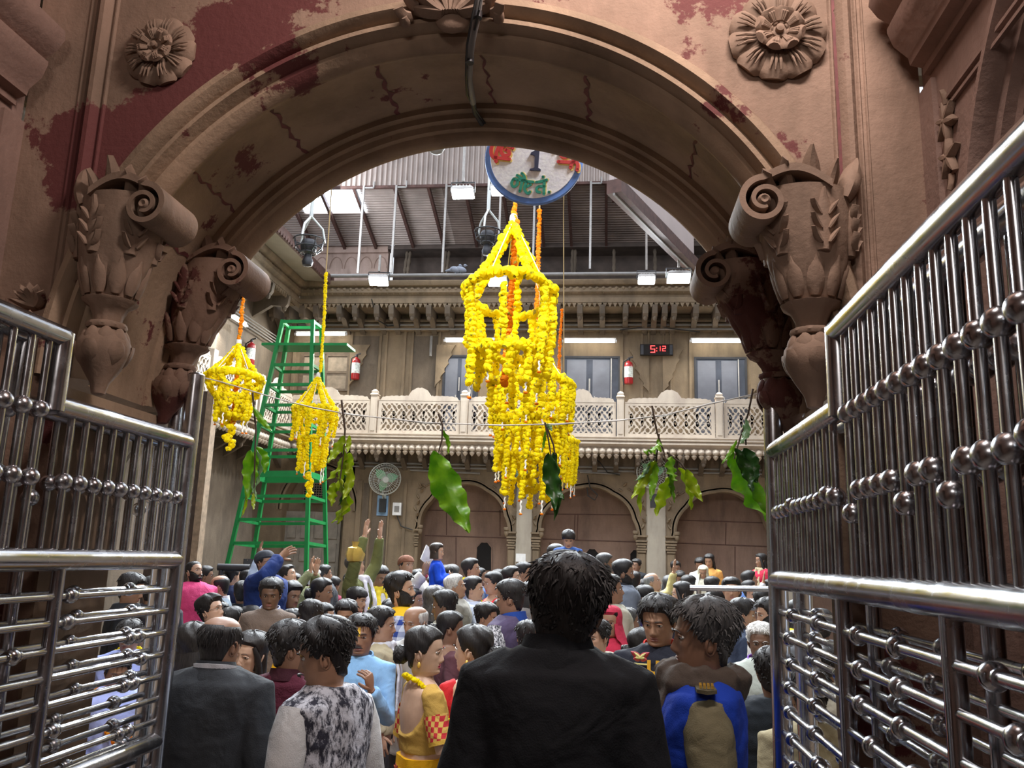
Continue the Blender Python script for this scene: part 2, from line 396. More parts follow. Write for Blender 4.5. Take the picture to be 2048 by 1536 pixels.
    mb.loft(pre+R);mb.build('volute',M_carve,root)
    mb=MB();mb.lathe([(.001,-.128),(.012,-.135),(.02,-.125),(.022,-.1),(.022,.1),(.001,.105)],P(-.155,0,.45),14,M=Matrix.Rotation(-pi/2,3,'X')@Matrix.Scale(s,3))
    mb.build('volute_eye',M_carve,root)
    localize(root,(cx,cy,z0));return root
bracket(.585,2.44,2.36,1,.93,'front stone bracket of the arch right side, pale and scrolled, above the gate step')
bracket(-1.60,2.44,2.38,-1,.93,'front stone bracket of the arch left side, pinkish, above the left gate')
bracket(.61,3.04,2.36,1,.92,'rear stone bracket on the right jamb, red painted and darkened for shade, beside the balcony view',lean=.22)
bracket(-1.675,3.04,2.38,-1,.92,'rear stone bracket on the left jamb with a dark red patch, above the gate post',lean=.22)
# --- rosettes ---
def rosette(cx,cz,s,label,twist=0):
    root=thing('carved_rosette',label,'rosette','stone rosettes on the spandrels');Y=2.458
    mb=MB()
    def disc(n,r0,L,W,z,ph,cu,th):
        for k in range(n):
            a=2*pi*k/n+ph+twist;d=Vector((cos(a),0,sin(a)))
            petal(mb,Vector((cx,Y-z,cz))+d*r0,d+Vector((0,-.18,0)),(0,-1,0),L,W,th,cu,ridge=.5,shape=lambda t:.45+.75*sin(pi*min(1,t*.62+.05))*(1 if t<.85 else (1-(t-.85)/.15*.45)))
            for q in(-1,0,1):
                dd=Vector((cos(a+q*.13),0,sin(a+q*.13)));mb.tube([Vector((cx,Y-z-.016,cz))+dd*(r0+L*.15),Vector((cx,Y-z-.030,cz))+dd*(r0+L*.55),Vector((cx,Y-z-.026,cz))+dd*(r0+L*.85)],[.004,.005,.002],6)
    disc(10,.05*s,.105*s,.092*s,.012,0,-.5,.016*s)
    mb.build('outer_petals',M_carve,root)
    mb=MB();disc(8,.022*s,.062*s,.052*s,.035,.3,.5,.012*s);mb.build('inner_petals',M_carve,root)
    mb=MB();mb.lathe([(.04*s,0),(.042*s,.03),(.03*s,.045),(.026*s,.035),(.014*s,.035),(.013*s,.052),(.001,.056)],(cx,Y-.01,cz),20,M=Matrix.Rotation(pi/2,3,'X'));mb.build('centre_boss',M_carve,root)
    localize(root,(cx,Y,cz))
p=atY(325,108,2.46);rosette(p.x,p.z,.80,'worn stone rosette left of the arch among red paint patches')
p=atY(1553,78,2.46);rosette(p.x,p.z,.95,'crisp stone rosette right of the arch with a double ring of petals',.2)
# small floral panel ornaments on the side walls
def side_flower(X,sgn,Y,Z,label):
    root=thing('carved_flower_panel',label,'carving','flower carvings on the side walls');mb=MB()
    for cz,n in((Z+.05,6),(Z-.06,5)):
        for k in range(n):
            a=2*pi*k/n+.4;petal(mb,(X-sgn*.004,Y,cz),(-sgn*.12,cos(a),sin(a)),(-sgn,0,0),.06,.038,.010,-.3,ridge=1)
        mb.sph((X-sgn*.012,Y,cz),.012)
    petal(mb,(X-sgn*.004,Y,Z+.10),(0,0,1),(-sgn,0,0),.05,.03,.008,.3);petal(mb,(X-sgn*.004,Y,Z-.11),(0,0,-1),(-sgn,0,0),.05,.03,.008,.3)
    mb.build('flower_relief',M_carve,root);localize(root,(X,Y,Z))
side_flower(.95,1,2.29,2.94,'small flower carving between cornice and side arch, right wall')
side_flower(-2.03,-1,2.16,3.05,'small flower carving under the cornice of the left wall')
# small leaf corbel by the right and left beads
for X,s1,l in((.80,1,'right'),(-1.86,-1,'left')):
    root=thing('carved_leaf_boss','small curled leaf boss at the foot of the %s pilaster beading'%l,'carving');mb=MB()
    for k in range(6):
        a=-.9+k*.45;petal(mb,(X,2.455,2.50),(sin(a)*s1,-.25,cos(a)),(0,-1,0),.09,.03,.010,.9,ridge=1.2)
    for k in range(5):
        a=-1.2+k*.5;petal(mb,(X,2.455,2.42),(sin(a)*s1,-.25,cos(a)*.8),(0,-1,0),.08,.03,.010,.9,ridge=1.2)
    mb.build('leaf_relief',M_carve,root);localize(root,(X,2.455,2.46))
# keystone carving
root=thing('carved_keystone','flame-like leaf carving at the crown of the arch behind the cable','carving');mb=MB();K=Vector((AX+.02,2.41,3.50))
for k in range(9):
    a=(k-4)*.34;L=.16-.012*abs(k-4)
    petal(mb,K+Vector((sin(a)*.03,0,-.02)),(sin(a),-.12,cos(a)),(0,-1,0),L,.045,.016,.5 if k%2 else -.4,ridge=1.5)
for q in(-1,1):
    for h in range(3):petal(mb,K+Vector((q*(.08+h*.025),0,.035-h*.03)),(q*1,-.2,.45-h*.4),(0,-1,.2),.08,.035,.014,1.4,ridge=1.2)
    mb.lathe([(.001,-.02),(.018,-.02),(.02,0),(.012,.02),(.001,.022)],K+Vector((q*.155,-.01,-.035)),12,M=Matrix.Rotation(pi/2,3,'X'))
mb.sph(K+Vector((0,.02,-.02)),(.06,.03,.05),16,10)
mb.build('leaf_relief',M_carve,root);localize(root,K)
# cable over the arch
root=thing('conduit_cable','grey plastic conduit with loose wires hanging over the crown of the arch','cable')
pts=[atY(962,-30,2.30),atY(955,30,2.33),atY(944,80,2.40),atY(939,120,2.46),atY(938,160,2.60),atY(946,205,2.80)]
mb=MB();mb.tube(pts,.012,12);mb.build('conduit',M_cable,root)
mb=MB();mb.tube([atY(946,203,2.80),atY(950,225,2.95),atY(965,250,3.05),atY(985,275,3.12)],.010,10);mb.build('dark_sleeve',M_blkcable,root)
mb=MB();mb.tube([atY(958,-30,2.28),atY(945,30,2.31),atY(934,90,2.38),atY(932,150,2.52),atY(934,190,2.70),atY(948,215,2.86),atY(965,240,3.02),atY(990,275,3.12)],.004,6)
mb.tube([atY(968,-30,2.28),atY(958,20,2.30),atY(949,60,2.36)],.004,6);mb.build('wire',M_blkcable,root)
mb=MB()
for i in (1,3):
    mb.tube([pts[i]+Vector((0,0,.012)),pts[i]-Vector((0,0,.012))],.015,12)
mb.build('tape_band',M_dkmetal,root)
localize(root,pts[2])
# ================= steel gates =================
def gate(X,sgn,Yhinge,Ynear,Ystep,spacing,label,group,seed,uprights,ballx,dim=1.0):
    rng=random.Random(seed);root=thing('steel_gate',label,'gate',group)
    R=.030;Zm,Zl,Zh,Zb=1.70,2.14,2.34,1.07;Zfoot=FL+.10;ZB2=FL+.18
    def tube(name,pts,r,n=14):
        mb=MB();mb.tube(pts,r,n);return mb.build(name,M_steel,root)
    def P(y,z):return Vector((X,y,z))
    tube('gate_post',[P(Yhinge,FL+.02),P(Yhinge,2.40)],.033,20)
    mb=MB();mb.sph((X,Yhinge,2.40),(.033,.033,.012),16,6);mb.build('post_cap',M_steel,root)
    tube('top_rail',[P(Yhinge-.005,Zl),P(Ystep,Zl)],R,18)
    tube('step_upright',[P(Ystep,Zl-.02),P(Ystep,Zh+.012)],R,18)
    tube('top_rail',[P(Ystep,Zh),P(Ynear,Zh)],R,18)
    tube('middle_rail',[P(Yhinge,Zm),P(Ynear,Zm)],R*1.08,18)
    tube('end_stile',[P(Ynear,FL+.02),P(Ynear,Zh)],R,18)
    tube('bottom_rail',[P(Yhinge,ZB2),P(Ynear,ZB2)],R,18)
    if sgn<0:tube('lower_rail',[P(Yhinge,Zb),P(Ynear,Zb)],R,18)
    # upright bars with a ball (or two on the tall part)
    y=Yhinge-spacing*.75;k=0
    while y>Ynear+.03:
        tall=y<Ystep-.02
        if abs(y-Ystep)>.02:
            b=tube('upright_bar',[P(y,Zm+.01),P(y,(Zh if tall else Zl)-.01)],.0108,10)
            mb=MB();zj=1.925+(rng.choice((0,0,0,0,0,0,-.05,.01)) if sgn>0 else 0)
            mb.sph((X,y,zj),.0262,16,10);mb.build('ball',M_steel,b)
            if tall:mb=MB();mb.sph((X,y,2.115),.0262,16,10);mb.build('ball',M_steel,b)
        y-=spacing;k+=1
    # lower part: uprights and horizontal rods with sliding balls
    ups=[Yhinge]+uprights+[Ynear];z_lo=ZB2
    for u in uprights:tube('lower_upright',[P(u,Zm-.01),P(u,Zb if sgn<0 else ZB2)],.0195,14)
    n=0
    z=Zm-.105
    while z>z_lo+.06:
        if sgn<0 and abs(z-Zb)<.05: z-=.076;continue
        for a,b in zip(ups[:-1],ups[1:]):
            L=a-b;fr=ballx(rng,n,a,b)
            mb=MB();mb.tube([P(a,z),P(b,z)],.0108,10)
            for f in fr:
                for e in(-1,1):mb.lathe([(.0108,-.004),(.016,-.003),(.016,.003),(.0108,.004)],(X,a-L*f+e*.023,z),10,M=Matrix.Rotation(pi/2,3,'X'))
            rod=mb.build('cross_rod',M_steel,root)
            for f in fr:
                mb=MB();mb.sph((X,a-L*f,z),.0235,16,10);mb.build('ball',M_steel,rod)
        n+=1;z-=.076
    localize(root,(X,Yhinge,FL));return root
bl=lambda rng,n,a,b:rng.choice([(.25,),(.9,),(.45,.6),(.3,.38),(.55,),(.25,.75)]) if a-b>.3 else (.5,)
br=lambda rng,n,a,b:((.30,.62) if a-b>.5 else (.3,.7))
def brr(rng,n,a,b):
    j=rng.uniform(-.06,.06)
    return (.22+j,.62+j)
gate(-1.59,-1,3.03,1.30,2.225,.0735,'polished steel gate on the left, folded open, with a stepped top rail','open steel gates',3,[2.35,1.75],bl)
gate(.58,1,3.03,.72,2.16,.0735,'large polished steel gate on the right, folded open, with rows of balls','open steel gates',5,[2.22,1.55],brr)
def leaf_back(X,label,seed,Yh,Yn,near):
    # the folded second leaf standing just behind: same make, seen through the first
    rng=random.Random(seed)
    return gate(X,near,Yh,Yn,2.20,.0735,label,'folded second gate leaves',seed,[2.30,1.62],brr)
leaf_back(-1.685,'second steel leaf folded behind the left gate against the dark jamb',8,2.98+.12,1.4,1)
leaf_back(.675,'second steel leaf folded behind the right gate against the dark jamb',9,2.98+.12,.9,1)
# ================= the courtyard =================
YW,YP,YL,YR=17.5,16.7,17.4,18.3   # upper wall, parapet, arcade front, arcade back
def fx(px,py,Y):p=atY(px,py,Y);return p.x,p.z
XLW=-7.35;XRW=5.6
zslab=atY(1000,872,YP).z; zpt=atY(1000,800,YP).z; zcor=atY(1000,600,16.9).z
# upper wall
mb=MB();mb.box((XLW-.2,YW,zslab-.1),(XRW,YW+.2,atY(1000,562,16.75).z));struct(mb.build('wall_court_upper',M_court,smooth=False))
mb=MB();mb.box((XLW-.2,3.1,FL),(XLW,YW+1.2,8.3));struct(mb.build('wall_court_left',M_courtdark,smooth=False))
mb=MB();mb.box((XRW,3.1,FL),(XRW+.2,YW+1.2,8.3));struct(mb.build('wall_court_right',M_court,smooth=False))
# arcade front with arches
bays=[(838,1016,930,968),(1080,1274,1180,974),(1351,1541,1442,984),(1606,1790,1690,990)]
mb=MB();zt=zslab
zsp=atY(930,1062,YL).z
xs=[];edges=[]
for (a,b,c,ya) in bays:
    xa=atY(a,1062,YL).x;xb=atY(b,1062,YL).x;za=atY(c,ya,YL).z;edges.append((xa,xb,za))
def archpts(xa,xb,za,n=36,cusp=.035):
    xc=(xa+xb)/2;w=(xb-xa)/2;P=[]
    for i in range(n+1):
        t=pi*i/n;s_=abs(sin(t*4.5));q=1-cusp*(1-s_)
        P.append((xc-w*cos(t)*q,zsp+(za-zsp)*sin(t)*(1-cusp*.6*(1-s_)) ))
    P[0]=(xa,zsp);P[-1]=(xb,zsp);return P
allx=[atY(690,1062,YL).x];
prev=atY(690,1000,YL).x
def quad(mb,x0,z0,x1,z1,Y): mb.add([(x0,Y,z0),(x1,Y,z0),(x1,Y,z1),(x0,Y,z1)],[(0,1,2,3)])
for xa,xb,za in edges:
    quad(mb,prev,FL,xa,zt,YL)
    P=archpts(xa,xb,za)
    mb.loft([[(x,YL,z) for x,z in P],[(x,YL,zt) for x,z in P]],False,False)
    Q=[(xa,FL)]+P+[(xb,FL)]
    mb.loft([[(x,YL,z) for x,z in Q],[(x,YL+.30,z) for x,z in Q]],False,False)
    # raised moulding around the arch
    R=[]
    xc=(xa+xb)/2
    for x,z in P:
        dx,dz=(x-xc),(z-zsp);L=math.hypot(dx,dz) or 1
        R.append([(x+dx/L*o,YL-d,z+dz/L*o) for o,d in((.0,0),(.0,.03),(.035,.045),(.06,.03),(.065,.0),(.09,.0),(.095,.015),(.115,.015),(.12,0))])
    mb.loft(R,False,False)
    prev=xb
quad(mb,prev,FL,XRW,zt,YL)
struct(mb.build('wall_arcade_front',M_court))
# far left part of the arcade wall with a door arch
dxa,dxb=atY(560,1062,YL).x,atY(702,1062,YL).x;dza=atY(628,935,YL).z;zsp2=zsp+.35
mb=MB();quad(mb,XLW,FL,dxa,zt,YL);xc=(dxa+dxb)/2;w=(dxb-dxa)/2
P=[(xc-w*cos(pi*i/30),zsp2+(dza-zsp2)*sin(pi*i/30)) for i in range(31)]
mb.loft([[(x,YL,z) for x,z in P],[(x,YL,zt) for x,z in P]],False,False)
Q=[(dxa,FL)]+P+[(dxb,FL)];mb.loft([[(x,YL,z) for x,z in Q],[(x,YL+.35,z) for x,z in Q]],False,False)
R=[]
for x,z in P:
    dx,dz=(x-xc),(z-zsp2);L=math.hypot(dx,dz) or 1
    R.append([(x+dx/L*o,YL-d,z+dz/L*o) for o,d in((.0,0),(.0,.03),(.035,.045),(.06,.03),(.065,.0),(.09,.0),(.10,.02),(.13,.02),(.14,0))])
mb.loft(R,False,False);quad(mb,dxb,FL,atY(690,1000,YL).x+.02,zt,YL) if dxb<atY(690,1000,YL).x else None
quad(mb,dxa,FL,dxb,dza+.1,YL+.35)
struct(mb.build('wall_arcade_left',M_court))
# back of arcade, pinkish, with incised lines and niches
mb=MB();mb.box((dxb,YR,FL),(XRW,YR+.2,zt+.3));struct(mb.build('wall_arcade_back',M_niche,smooth=False))
M_line=plain('incised_red_line',(.13,.07,.055),.8,var=.2)
mb=MB()
for (px0,y0,px1,y1) in((850,1071,1015,1076),(850,1020,1015,1024),(1085,1078,1275,1084),(1085,1028,1275,1030),(1352,1086,1535,1093),(1352,1040,1535,1046),
    (893,1020,893,1070),(1000,1020,1000,1072),(1150,1030,1148,1080),(1156,1030,1154,1080),(1452,1046,1451,1090),(912,1075,912,1150),(1100,1085,1100,1150),(1470,1093,1470,1150)):
    a=atY(px0,y0,YR-.004);b=atY(px1,y1,YR-.004);mb.bar(a,b,.022,.008,up=(0,1,0))
struct(mb.build('trim_arcade_lines',M_line,smooth=False))
def niche(px,py,hw,hh):
    c=atY(px,py,YR-.01);mb=MB();P=[]
    n=26
    for i in range(n+1):
        t=pi*i/n;q=1-.10*abs(cos(t*4));P.append((c.x-hw*cos(t)*q,c.z+hh*.35+hh*.65*sin(t)*q))
    pts=[(c.x-hw,c.z-hh)]+P+[(c.x+hw,c.z-hh)]
    mb.add([(x,YR-.012,z) for x,z in pts],[tuple(range(len(pts)))],0)
    mb.loft([[(c.x+(x-c.x)*k,YR-d,c.z+(z-c.z)*k) for x,z in pts] for k,d in((1.0,.01),(1.0,.035),(1.10,.035),(1.10,.01))],False,False,1)
    struct(mb.build('trim_niche',[M_black,M_niche],smooth=False))
niche(968,1112,.17,.30);niche(1184,1122,.15,.26);niche(1272,1122,.13,.24)
# pillars: shafts, capitals with stepped rings, small pendants at the arch springings
M_shaft=stone('pillar_marble',(.40,.355,.29),(.34,.30,.245),(.24,.20,.16),None,bump=.1)
for k,(pa,pb) in enumerate(((1016,1080),(1274,1351),(1541,1606),(806,838))):
    x0=atY(pa,1062,YL).x;x1=atY(pb,1062,YL).x;m_=(x0+x1)/2;hw=(x1-x0)/2
    mb=MB()
    if k<3:
        mb.loft([[(m_+hw*.52*a,YL-d,z) for a,d in((-1,0),(-.9,.05),(-.35,.085),(.35,.085),(.9,.05),(1,0))] for z in(FL,zsp+1.05)],False,False,0)
    for sx in(-1,1):
        if k==3 and sx<0:continue
        cx=m_+sx*hw*.76;ww=hw*.24
        mb.loft([[(cx+ww*a,YL-d,z) for a,d in((-1,0),(-.7,.03),(.7,.03),(1,0))] for z in(FL,zsp-.35)],False,False,1)
        for h,(zz,g) in enumerate(((-.33,.9),(-.28,1.15),(-.23,.9),(-.18,1.2),(-.12,1.3),(-.02,1.35))):
            mb.box((cx-ww*g,YL-.03-.02*g,zsp+zz),(cx+ww*g,YL,zsp+zz+.035),1)
        bx=m_+sx*(hw+.03)
        mb.lathe([(.004,-.10),(.03,-.08),(.05,-.03),(.045,.01),(.03,.02),(.055,.04),(.06,.08),(.05,.10)],(bx,YL-.03,zsp),12,1)
        for j in range(7):   # scroll relief beside the arch
            q=j/6;px_=m_+sx*hw*(.82-.10*j/6*0);petal(mb,(m_+sx*hw*(.75-.25*sin(q*5)),YL-.005,zsp+.15+q*.75),(sx*(.6 if j%2 else -.5),-.1,.8),(0,-1,0),.16,.07,.018,1.3 if j%2 else -1.3,m=1,ridge=1)
    struct(mb.build('trim_pillar',[M_shaft,M_court]))
# spandrel relief
mb=MB()
for xa,xb,za in edges:
    for s_ in(-1,1):
        for j in range(5):
            bx=(xa+xb)/2+s_*((xb-xa)/2*(.62+.09*j));bz=za-.05+.06*sin(j*1.4)-.07*j*0+.02
            petal(mb,(bx,YL-.005,bz),(s_*.8,-.1,(.7 if j%2 else -.5)),(0,-1,0),.15,.06,.02,1.2 if j%2 else -1.2,ridge=1)
struct(mb.build('trim_spandrel_relief',M_court))
# pilaster strips left of the arcade
def strips(Y,lst,z0,z1,mat,name,dep=.035,wid=None):
    mb=MB()
    for pa,pb,py in lst:
        a=atY(pa,py,Y).x;b=atY(pb,py,Y).x;mb.box((a,Y-dep,z0),(b,Y+.01,z1))
    struct(mb.build(name,mat,smooth=False))
strips(YL,[(712,722,1030),(738,742,1030),(776,779,1030),(806,812,1030)],FL,zslab-.9,M_court,'trim_pilasters_lower')
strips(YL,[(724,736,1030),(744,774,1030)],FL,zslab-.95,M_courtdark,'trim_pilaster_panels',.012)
zu0=zslab;zu1=atY(1000,662,YW).z
strips(YW,[(757,762,720),(770,774,720),(806,811,720),(822,826,720),(876,880,720),(1092,1097,720),(1240,1246,720),(1281,1286,720),(1296,1299,720),(1325,1328,720),(1340,1343,720),(1378,1383,720),(1500,1506,720),(586,592,720),(700,704,720)],zu0,zu1,M_court,'trim_pilasters_upper')
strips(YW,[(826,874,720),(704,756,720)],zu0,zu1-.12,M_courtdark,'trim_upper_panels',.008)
# cusped brackets beside the upper doors
mb=MB()
for px,s_ in((878,1),(1094,1),(1244,-1),(1283,1),(1343,-1),(1380,1),(1503,-1)):
    pass
def cusp(px,s_,top=690,w=.42,h=.95):
    c=atY(px,top,YW-.02);P=[(c.x,c.z)];n=5
    for k in range(n):
        for j in range(6):
            t=(k+j/6)/n;r=1-.0;x=c.x+s_*w*(1-t)**.75;z=c.z-h*t**.9
            P.append((x-s_*.05*sin(pi*j/6),z-.02*sin(pi*j/6)))
    P.append((c.x,c.z-h))
    v=[(x,YW-.05,z) for x,z in P]+[(x,YW,z) for x,z in P];m=len(P)
    mb.add(v,[tuple(range(m))]+[(i,i+m,(i+1)%m+m,(i+1)%m) for i in range(m)])
cusp(1325,1,700);cusp(1298,-1,700);cusp(874,1,690);cusp(704,1,690);cusp(1500,1,705)
struct(mb.build('trim_cusped_brackets',M_court,smooth=False))
# horizontal beams and mouldings of the upper wall
def hbeam(px,py,Y,h,d,mat,name,x0=XLW,x1=XRW,prof=None):
    z=atY(px,py,Y).z;mb=MB();pr=prof or [(0,0),(-d,0),(-d,h),(0,h)]
    mb.loft([[(x,Y+a,z+b) for a,b in pr] for x in(x0,x1)],True,True);return struct(mb.build(name,mat)),z
hbeam(1000,664,YW,.16,.12,M_court,'trim_upper_beam',prof=[(0,0),(-.08,0),(-.10,.03),(-.10,.07),(-.16,.09),(-.16,.15),(0,.15)])
hbeam(1000,648,YW,.10,.10,M_court,'trim_upper_ledge',prof=[(0,0),(-.14,0),(-.16,.04),(-.14,.08),(0,.08)])
# top cornice
YC=16.75
z0=atY(1000,608,YC).z;z1=atY(1000,562,YC).z
H=z1-z0
hb=[(YW-YC,-.02),(0.12,-.02),(0.12,.02),(0,.03),(0,.13),(.05,.15),(.05,.2),(-.02,.26),(-.02,.33),(.02,.36),(.02,H-.12),(-.06,H-.10),(-.10,H-.03),(-.10,H),(YW-YC,H)]
mb=MB();mb.loft([[(x,YC+a,z0+b) for a,b in hb] for x in(-6.65,XRW)],True,True);struct(mb.build('trim_cornice_front',M_court))
XCL=-6.62
mb=MB();mb.loft([[(XCL-(a-0)*1.0,y,z0+b) for a,b in hb] for y in(3.2,YC+.05)],True,True);struct(mb.build('trim_cornice_left',M_court))
def fringe(z,kind,s,dx,name,mat,side=True,Y=YC,X=XCL,x0=-6.6):
    mb=MB();x=x0
    while x<XRW:
        if kind=='tooth':mb.add([(x-dx*.42,Y,z),(x+dx*.42,Y,z),(x,Y,z-s),(x-dx*.42,Y+.04,z),(x+dx*.42,Y+.04,z),(x,Y+.04,z-s)],[(0,2,1),(3,4,5),(0,3,5,2),(1,2,5,4),(0,1,4,3)])
        else:mb.lathe([(r*s,h*s) for r,h in((.01,-1.0),(.10,-.93),(.20,-.80),(.26,-.66),(.13,-.60),(.30,-.45),(.34,-.30),(.26,-.12),(.14,-.06),(.14,0))],(x,Y+.03,z),8)
        x+=dx
    y=3.6
    while side and y<Y:
        if kind=='tooth':mb.add([(X,y-dx*.42,z),(X,y+dx*.42,z),(X,y,z-s),(X-.04,y-dx*.42,z),(X-.04,y+dx*.42,z),(X-.04,y,z-s)],[(0,2,1),(3,4,5),(0,3,5,2),(1,2,5,4),(0,1,4,3)])
        else:mb.lathe([(r*s,h*s) for r,h in((.01,-1.0),(.10,-.93),(.20,-.80),(.26,-.66),(.13,-.60),(.30,-.45),(.34,-.30),(.26,-.12),(.14,-.06),(.14,0))],(X-.03,y,z),8)
        y+=dx
    struct(mb.build(name,mat,smooth=(kind!='tooth')))
fringe(z0+.02,'tooth',.10,.105,'trim_tooth_fringe',M_court,Y=YC+.0)
fringe(z1-.12,'drop',.17,.135,'trim_bead_row',M_court,Y=YC-.01)
# struts with pendants below the cornice
def strut(x,y,dx,dy,z,s,mat,mb,vs=.60):
    p=[(x,y,z),(x+dx*.5*s,y+dy*.5*s,z-.02*s),(x+dx*.52*s,y+dy*.52*s,z-.34*s),(x+dx*.60*s,y+dy*.60*s,z-.40*s)]
    w=.055*s
    R=[]
    for (o,h0,h1) in((0,.0,-.75),(.2,0,-.55),(.4,0,-.34),(.58,0,-.36),(.62,0,-.40),(.70,0,-.40),(.74,0,-.30),(.76,0,-.06)):
        R.append([(x+dx*o*s+dy*w*a,y+dy*o*s+dx*w*a,z+(h0 if b else h1*vs)*s) for a,b in((-1,1),(1,1),(1,0),(-1,0))])
    mb.loft(R,True,True)
    mb.sph((x+dx*.66*s,y+dy*.66*s,z-.43*s*vs),(.05*s,.05*s,.07*s),8,6)
mb=MB()
for px in (445,470,570,600,628,655,700,730,772,800,840,872,908,1060,1120,1162,1205,1250,1288,1306,1325,1343,1385,1427,1470,1530,1580):
    x=atY(px,620,YW).x;strut(x,YW,0,-1,z0-.02,1.0,M_court,mb)
y=4.2
while y<16.6: strut(XLW,y,1,0,z0-.02,1.0,M_court,mb);y+=.85
struct(mb.build('trim_cornice_struts',M_courtdark,smooth=False))  # darker stone stands in for the shade under the cornice
# balcony slab, mouldings, pendants, struts
prof=[(YW-YP,-.16),(.05,-.16),(.02,-.12),(.06,-.10),(.0,-.05),(-.05,-.03),(-.05,.0),(-.02,.01),(-.02,.03),(-.06,.04),(-.06,.065),(-.03,.07),(-.03,.09),(-.05,.10),(-.05,.12),(YW-YP,.12)]
zb=zslab-.10
mb=MB();mb.loft([[(x,YP+a,zb+b) for a,b in prof] for x in(-6.65,XRW)],True,True);struct(mb.build('trim_balcony_front',M_pale))
XPL=-6.55
mb=MB();mb.loft([[(XPL-a,y,zb+b) for a,b in prof] for y in(3.2,YP+.05)],True,True);struct(mb.build('trim_balcony_left',M_court))
fringe(zb-.10,'drop',.22,.138,'trim_balcony_pendants',M_pale,Y=YP+.0,X=XPL)
mb=MB();px=560
while px<1600: strut(atY(px,905,YL).x,YL,0,-1,zb-.16,.9,M_courtdark,mb);px+=42
y=4.0
while y<16.4: strut(XLW,y,1,0,zb-.16,.9,M_courtdark,mb);y+=.6
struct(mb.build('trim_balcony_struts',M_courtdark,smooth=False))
# parapet: piers, pierced panels with carved crest
def jali(mb,a,b,z0,z1,ax,nrm):
    """pierced stone panel from a to b along axis ax (0:x,1:y) at fixed other coordinate nrm"""
    t=.05;L=b-a;fr=.07
    def P(u,z,d):return (u,nrm+d,z) if ax==0 else (nrm-d,u,z)
    def bx(u0,u1,w0,w1,e=0): 
        p=P(u0,w0,-.0-e);q=P(u1,w1,t+e);mb.box(tuple(min(i,j) for i,j in zip(p,q)),tuple(max(i,j) for i,j in zip(p,q)))
    bx(a,a+fr,z0,z1);bx(b-fr,b,z0,z1);bx(a+fr,b-fr,z0,z0+.07);bx(a+fr,b-fr,z1-.06,z1)
    u0,u1,w0,w1=a+fr,b-fr,z0+.07,z1-.06
    nx=max(2,int(round((u1-u0)/.105))*1);nz=max(2,int(round((w1-w0)/.125)));su=(u1-u0)/nx;sw=(w1-w0)/nz
    for i in range(nx):
        for j in range(nz):
            cu=u0+su*(i+.5);cw=w0+sw*(j+.5)
            ii=min(i,nx-1-i);jj=min(j,nz-1-j);k=(ii*2+jj*3)%4
            sgn_=(1 if i<nx/2 else -1)*(1 if j<nz/2 else -1)
            ang={0:.78,1:-.78,2:0,3:1.57}[k]*sgn_;ra,rb={0:(.52,.22),1:(.50,.20),2:(.40,.34),3:(.46,.26)}[k]
            O=[];I=[]
            for q in range(8):
                t8=2*pi*q/8+pi/8;c_,s_=cos(t8),sin(t8);m_=1/max(abs(c_),abs(s_));
                O.append((cu+su*.5*c_*m_,cw+sw*.5*s_*m_))
                x_,y_=ra*c_,rb*s_*(1+.5*(c_ if k!=2 else 0));I.append((cu+su*(x_*cos(ang)-y_*sin(ang)),cw+sw*(x_*sin(ang)+y_*cos(ang))))
            v=[P(x,z,0) for x,z in O]+[P(x,z,0) for x,z in I]+[P(x,z,t) for x,z in I]+[P(x,z,t) for x,z in O]
            f=[]
            for q in range(8):
                r=(q+1)%8;f+=[(q,r,8+r,8+q),(8+q,8+r,16+r,16+q),(16+q,16+r,24+r,24+q)]
            mb.add(v,f)
    # crest: low wave with a central lobe
    n=44;top=[];uc=(a+b)/2
    for i in range(n+1):
        u=a+L*i/n;x=(u-uc)/(L/2);h=.045+.05*max(0,1-abs(x)**6)+.018*abs(sin(i*1.15))+(.17*max(0,1-(abs(u-uc)/.22)**2)**.6 if abs(u-uc)<.22 else 0)
        if abs(x)>.93:h=.02
        top.append((u,z1+h))
    fr_=[P(u,z,-.004) for u,z in top];ba=[P(u,z,t) for u,z in top];lo=[P(u,z1,-.004) for u,z in top];lb=[P(u,z1,t) for u,z in top]
    mb.loft([lo,fr_,ba,lb],False,False)
piers=[atY(px,830,YP).x for px in(562,747,928,1084,1241,1439,1636)]
zp0=zb+.12;zp1=atY(1000,803,YP).z
for k,(a,b) in enumerate(zip(piers[:-1],piers[1:])):
    mb=MB();jali(mb,a+.09,b-.09,zp0,zp1,0,YP+.02);tag(mb.build('parapet_panel',M_pale,smooth=False),
      'pierced stone parapet panel of the balcony, '+['beside the green ladder top','right of the first pier, over the wall fan','left of the big garland chandelier','behind the big garland chandelier','under the digital clock','at the right end behind the leaf sprig'][k],'parapet','pierced parapet panels')
for k,x in enumerate(piers):
    mb=MB();mb.box((x-.07,YP-.03,zp0),(x+.07,YP+.11,zp1+.10));mb.loft([[(x+w*a,YP+.04+w*b,z) for a,b in((-1,-1),(1,-1),(1,1),(-1,1))] for w,z in((.07,zp1+.10),(.085,zp1+.11),(.085,zp1+.13),(.06,zp1+.15),(.065,zp1+.19),(.03,zp1+.23),(.005,zp1+.24))])
    mb.box((x-.045,YP-.04,zp0+.05),(x+.045,YP-.02,zp1+.02))
    struct(mb.build('trim_pier',M_pale,smooth=False))
yy=[5.0,7.0,9.0,11.0,13.0,15.0,YP]
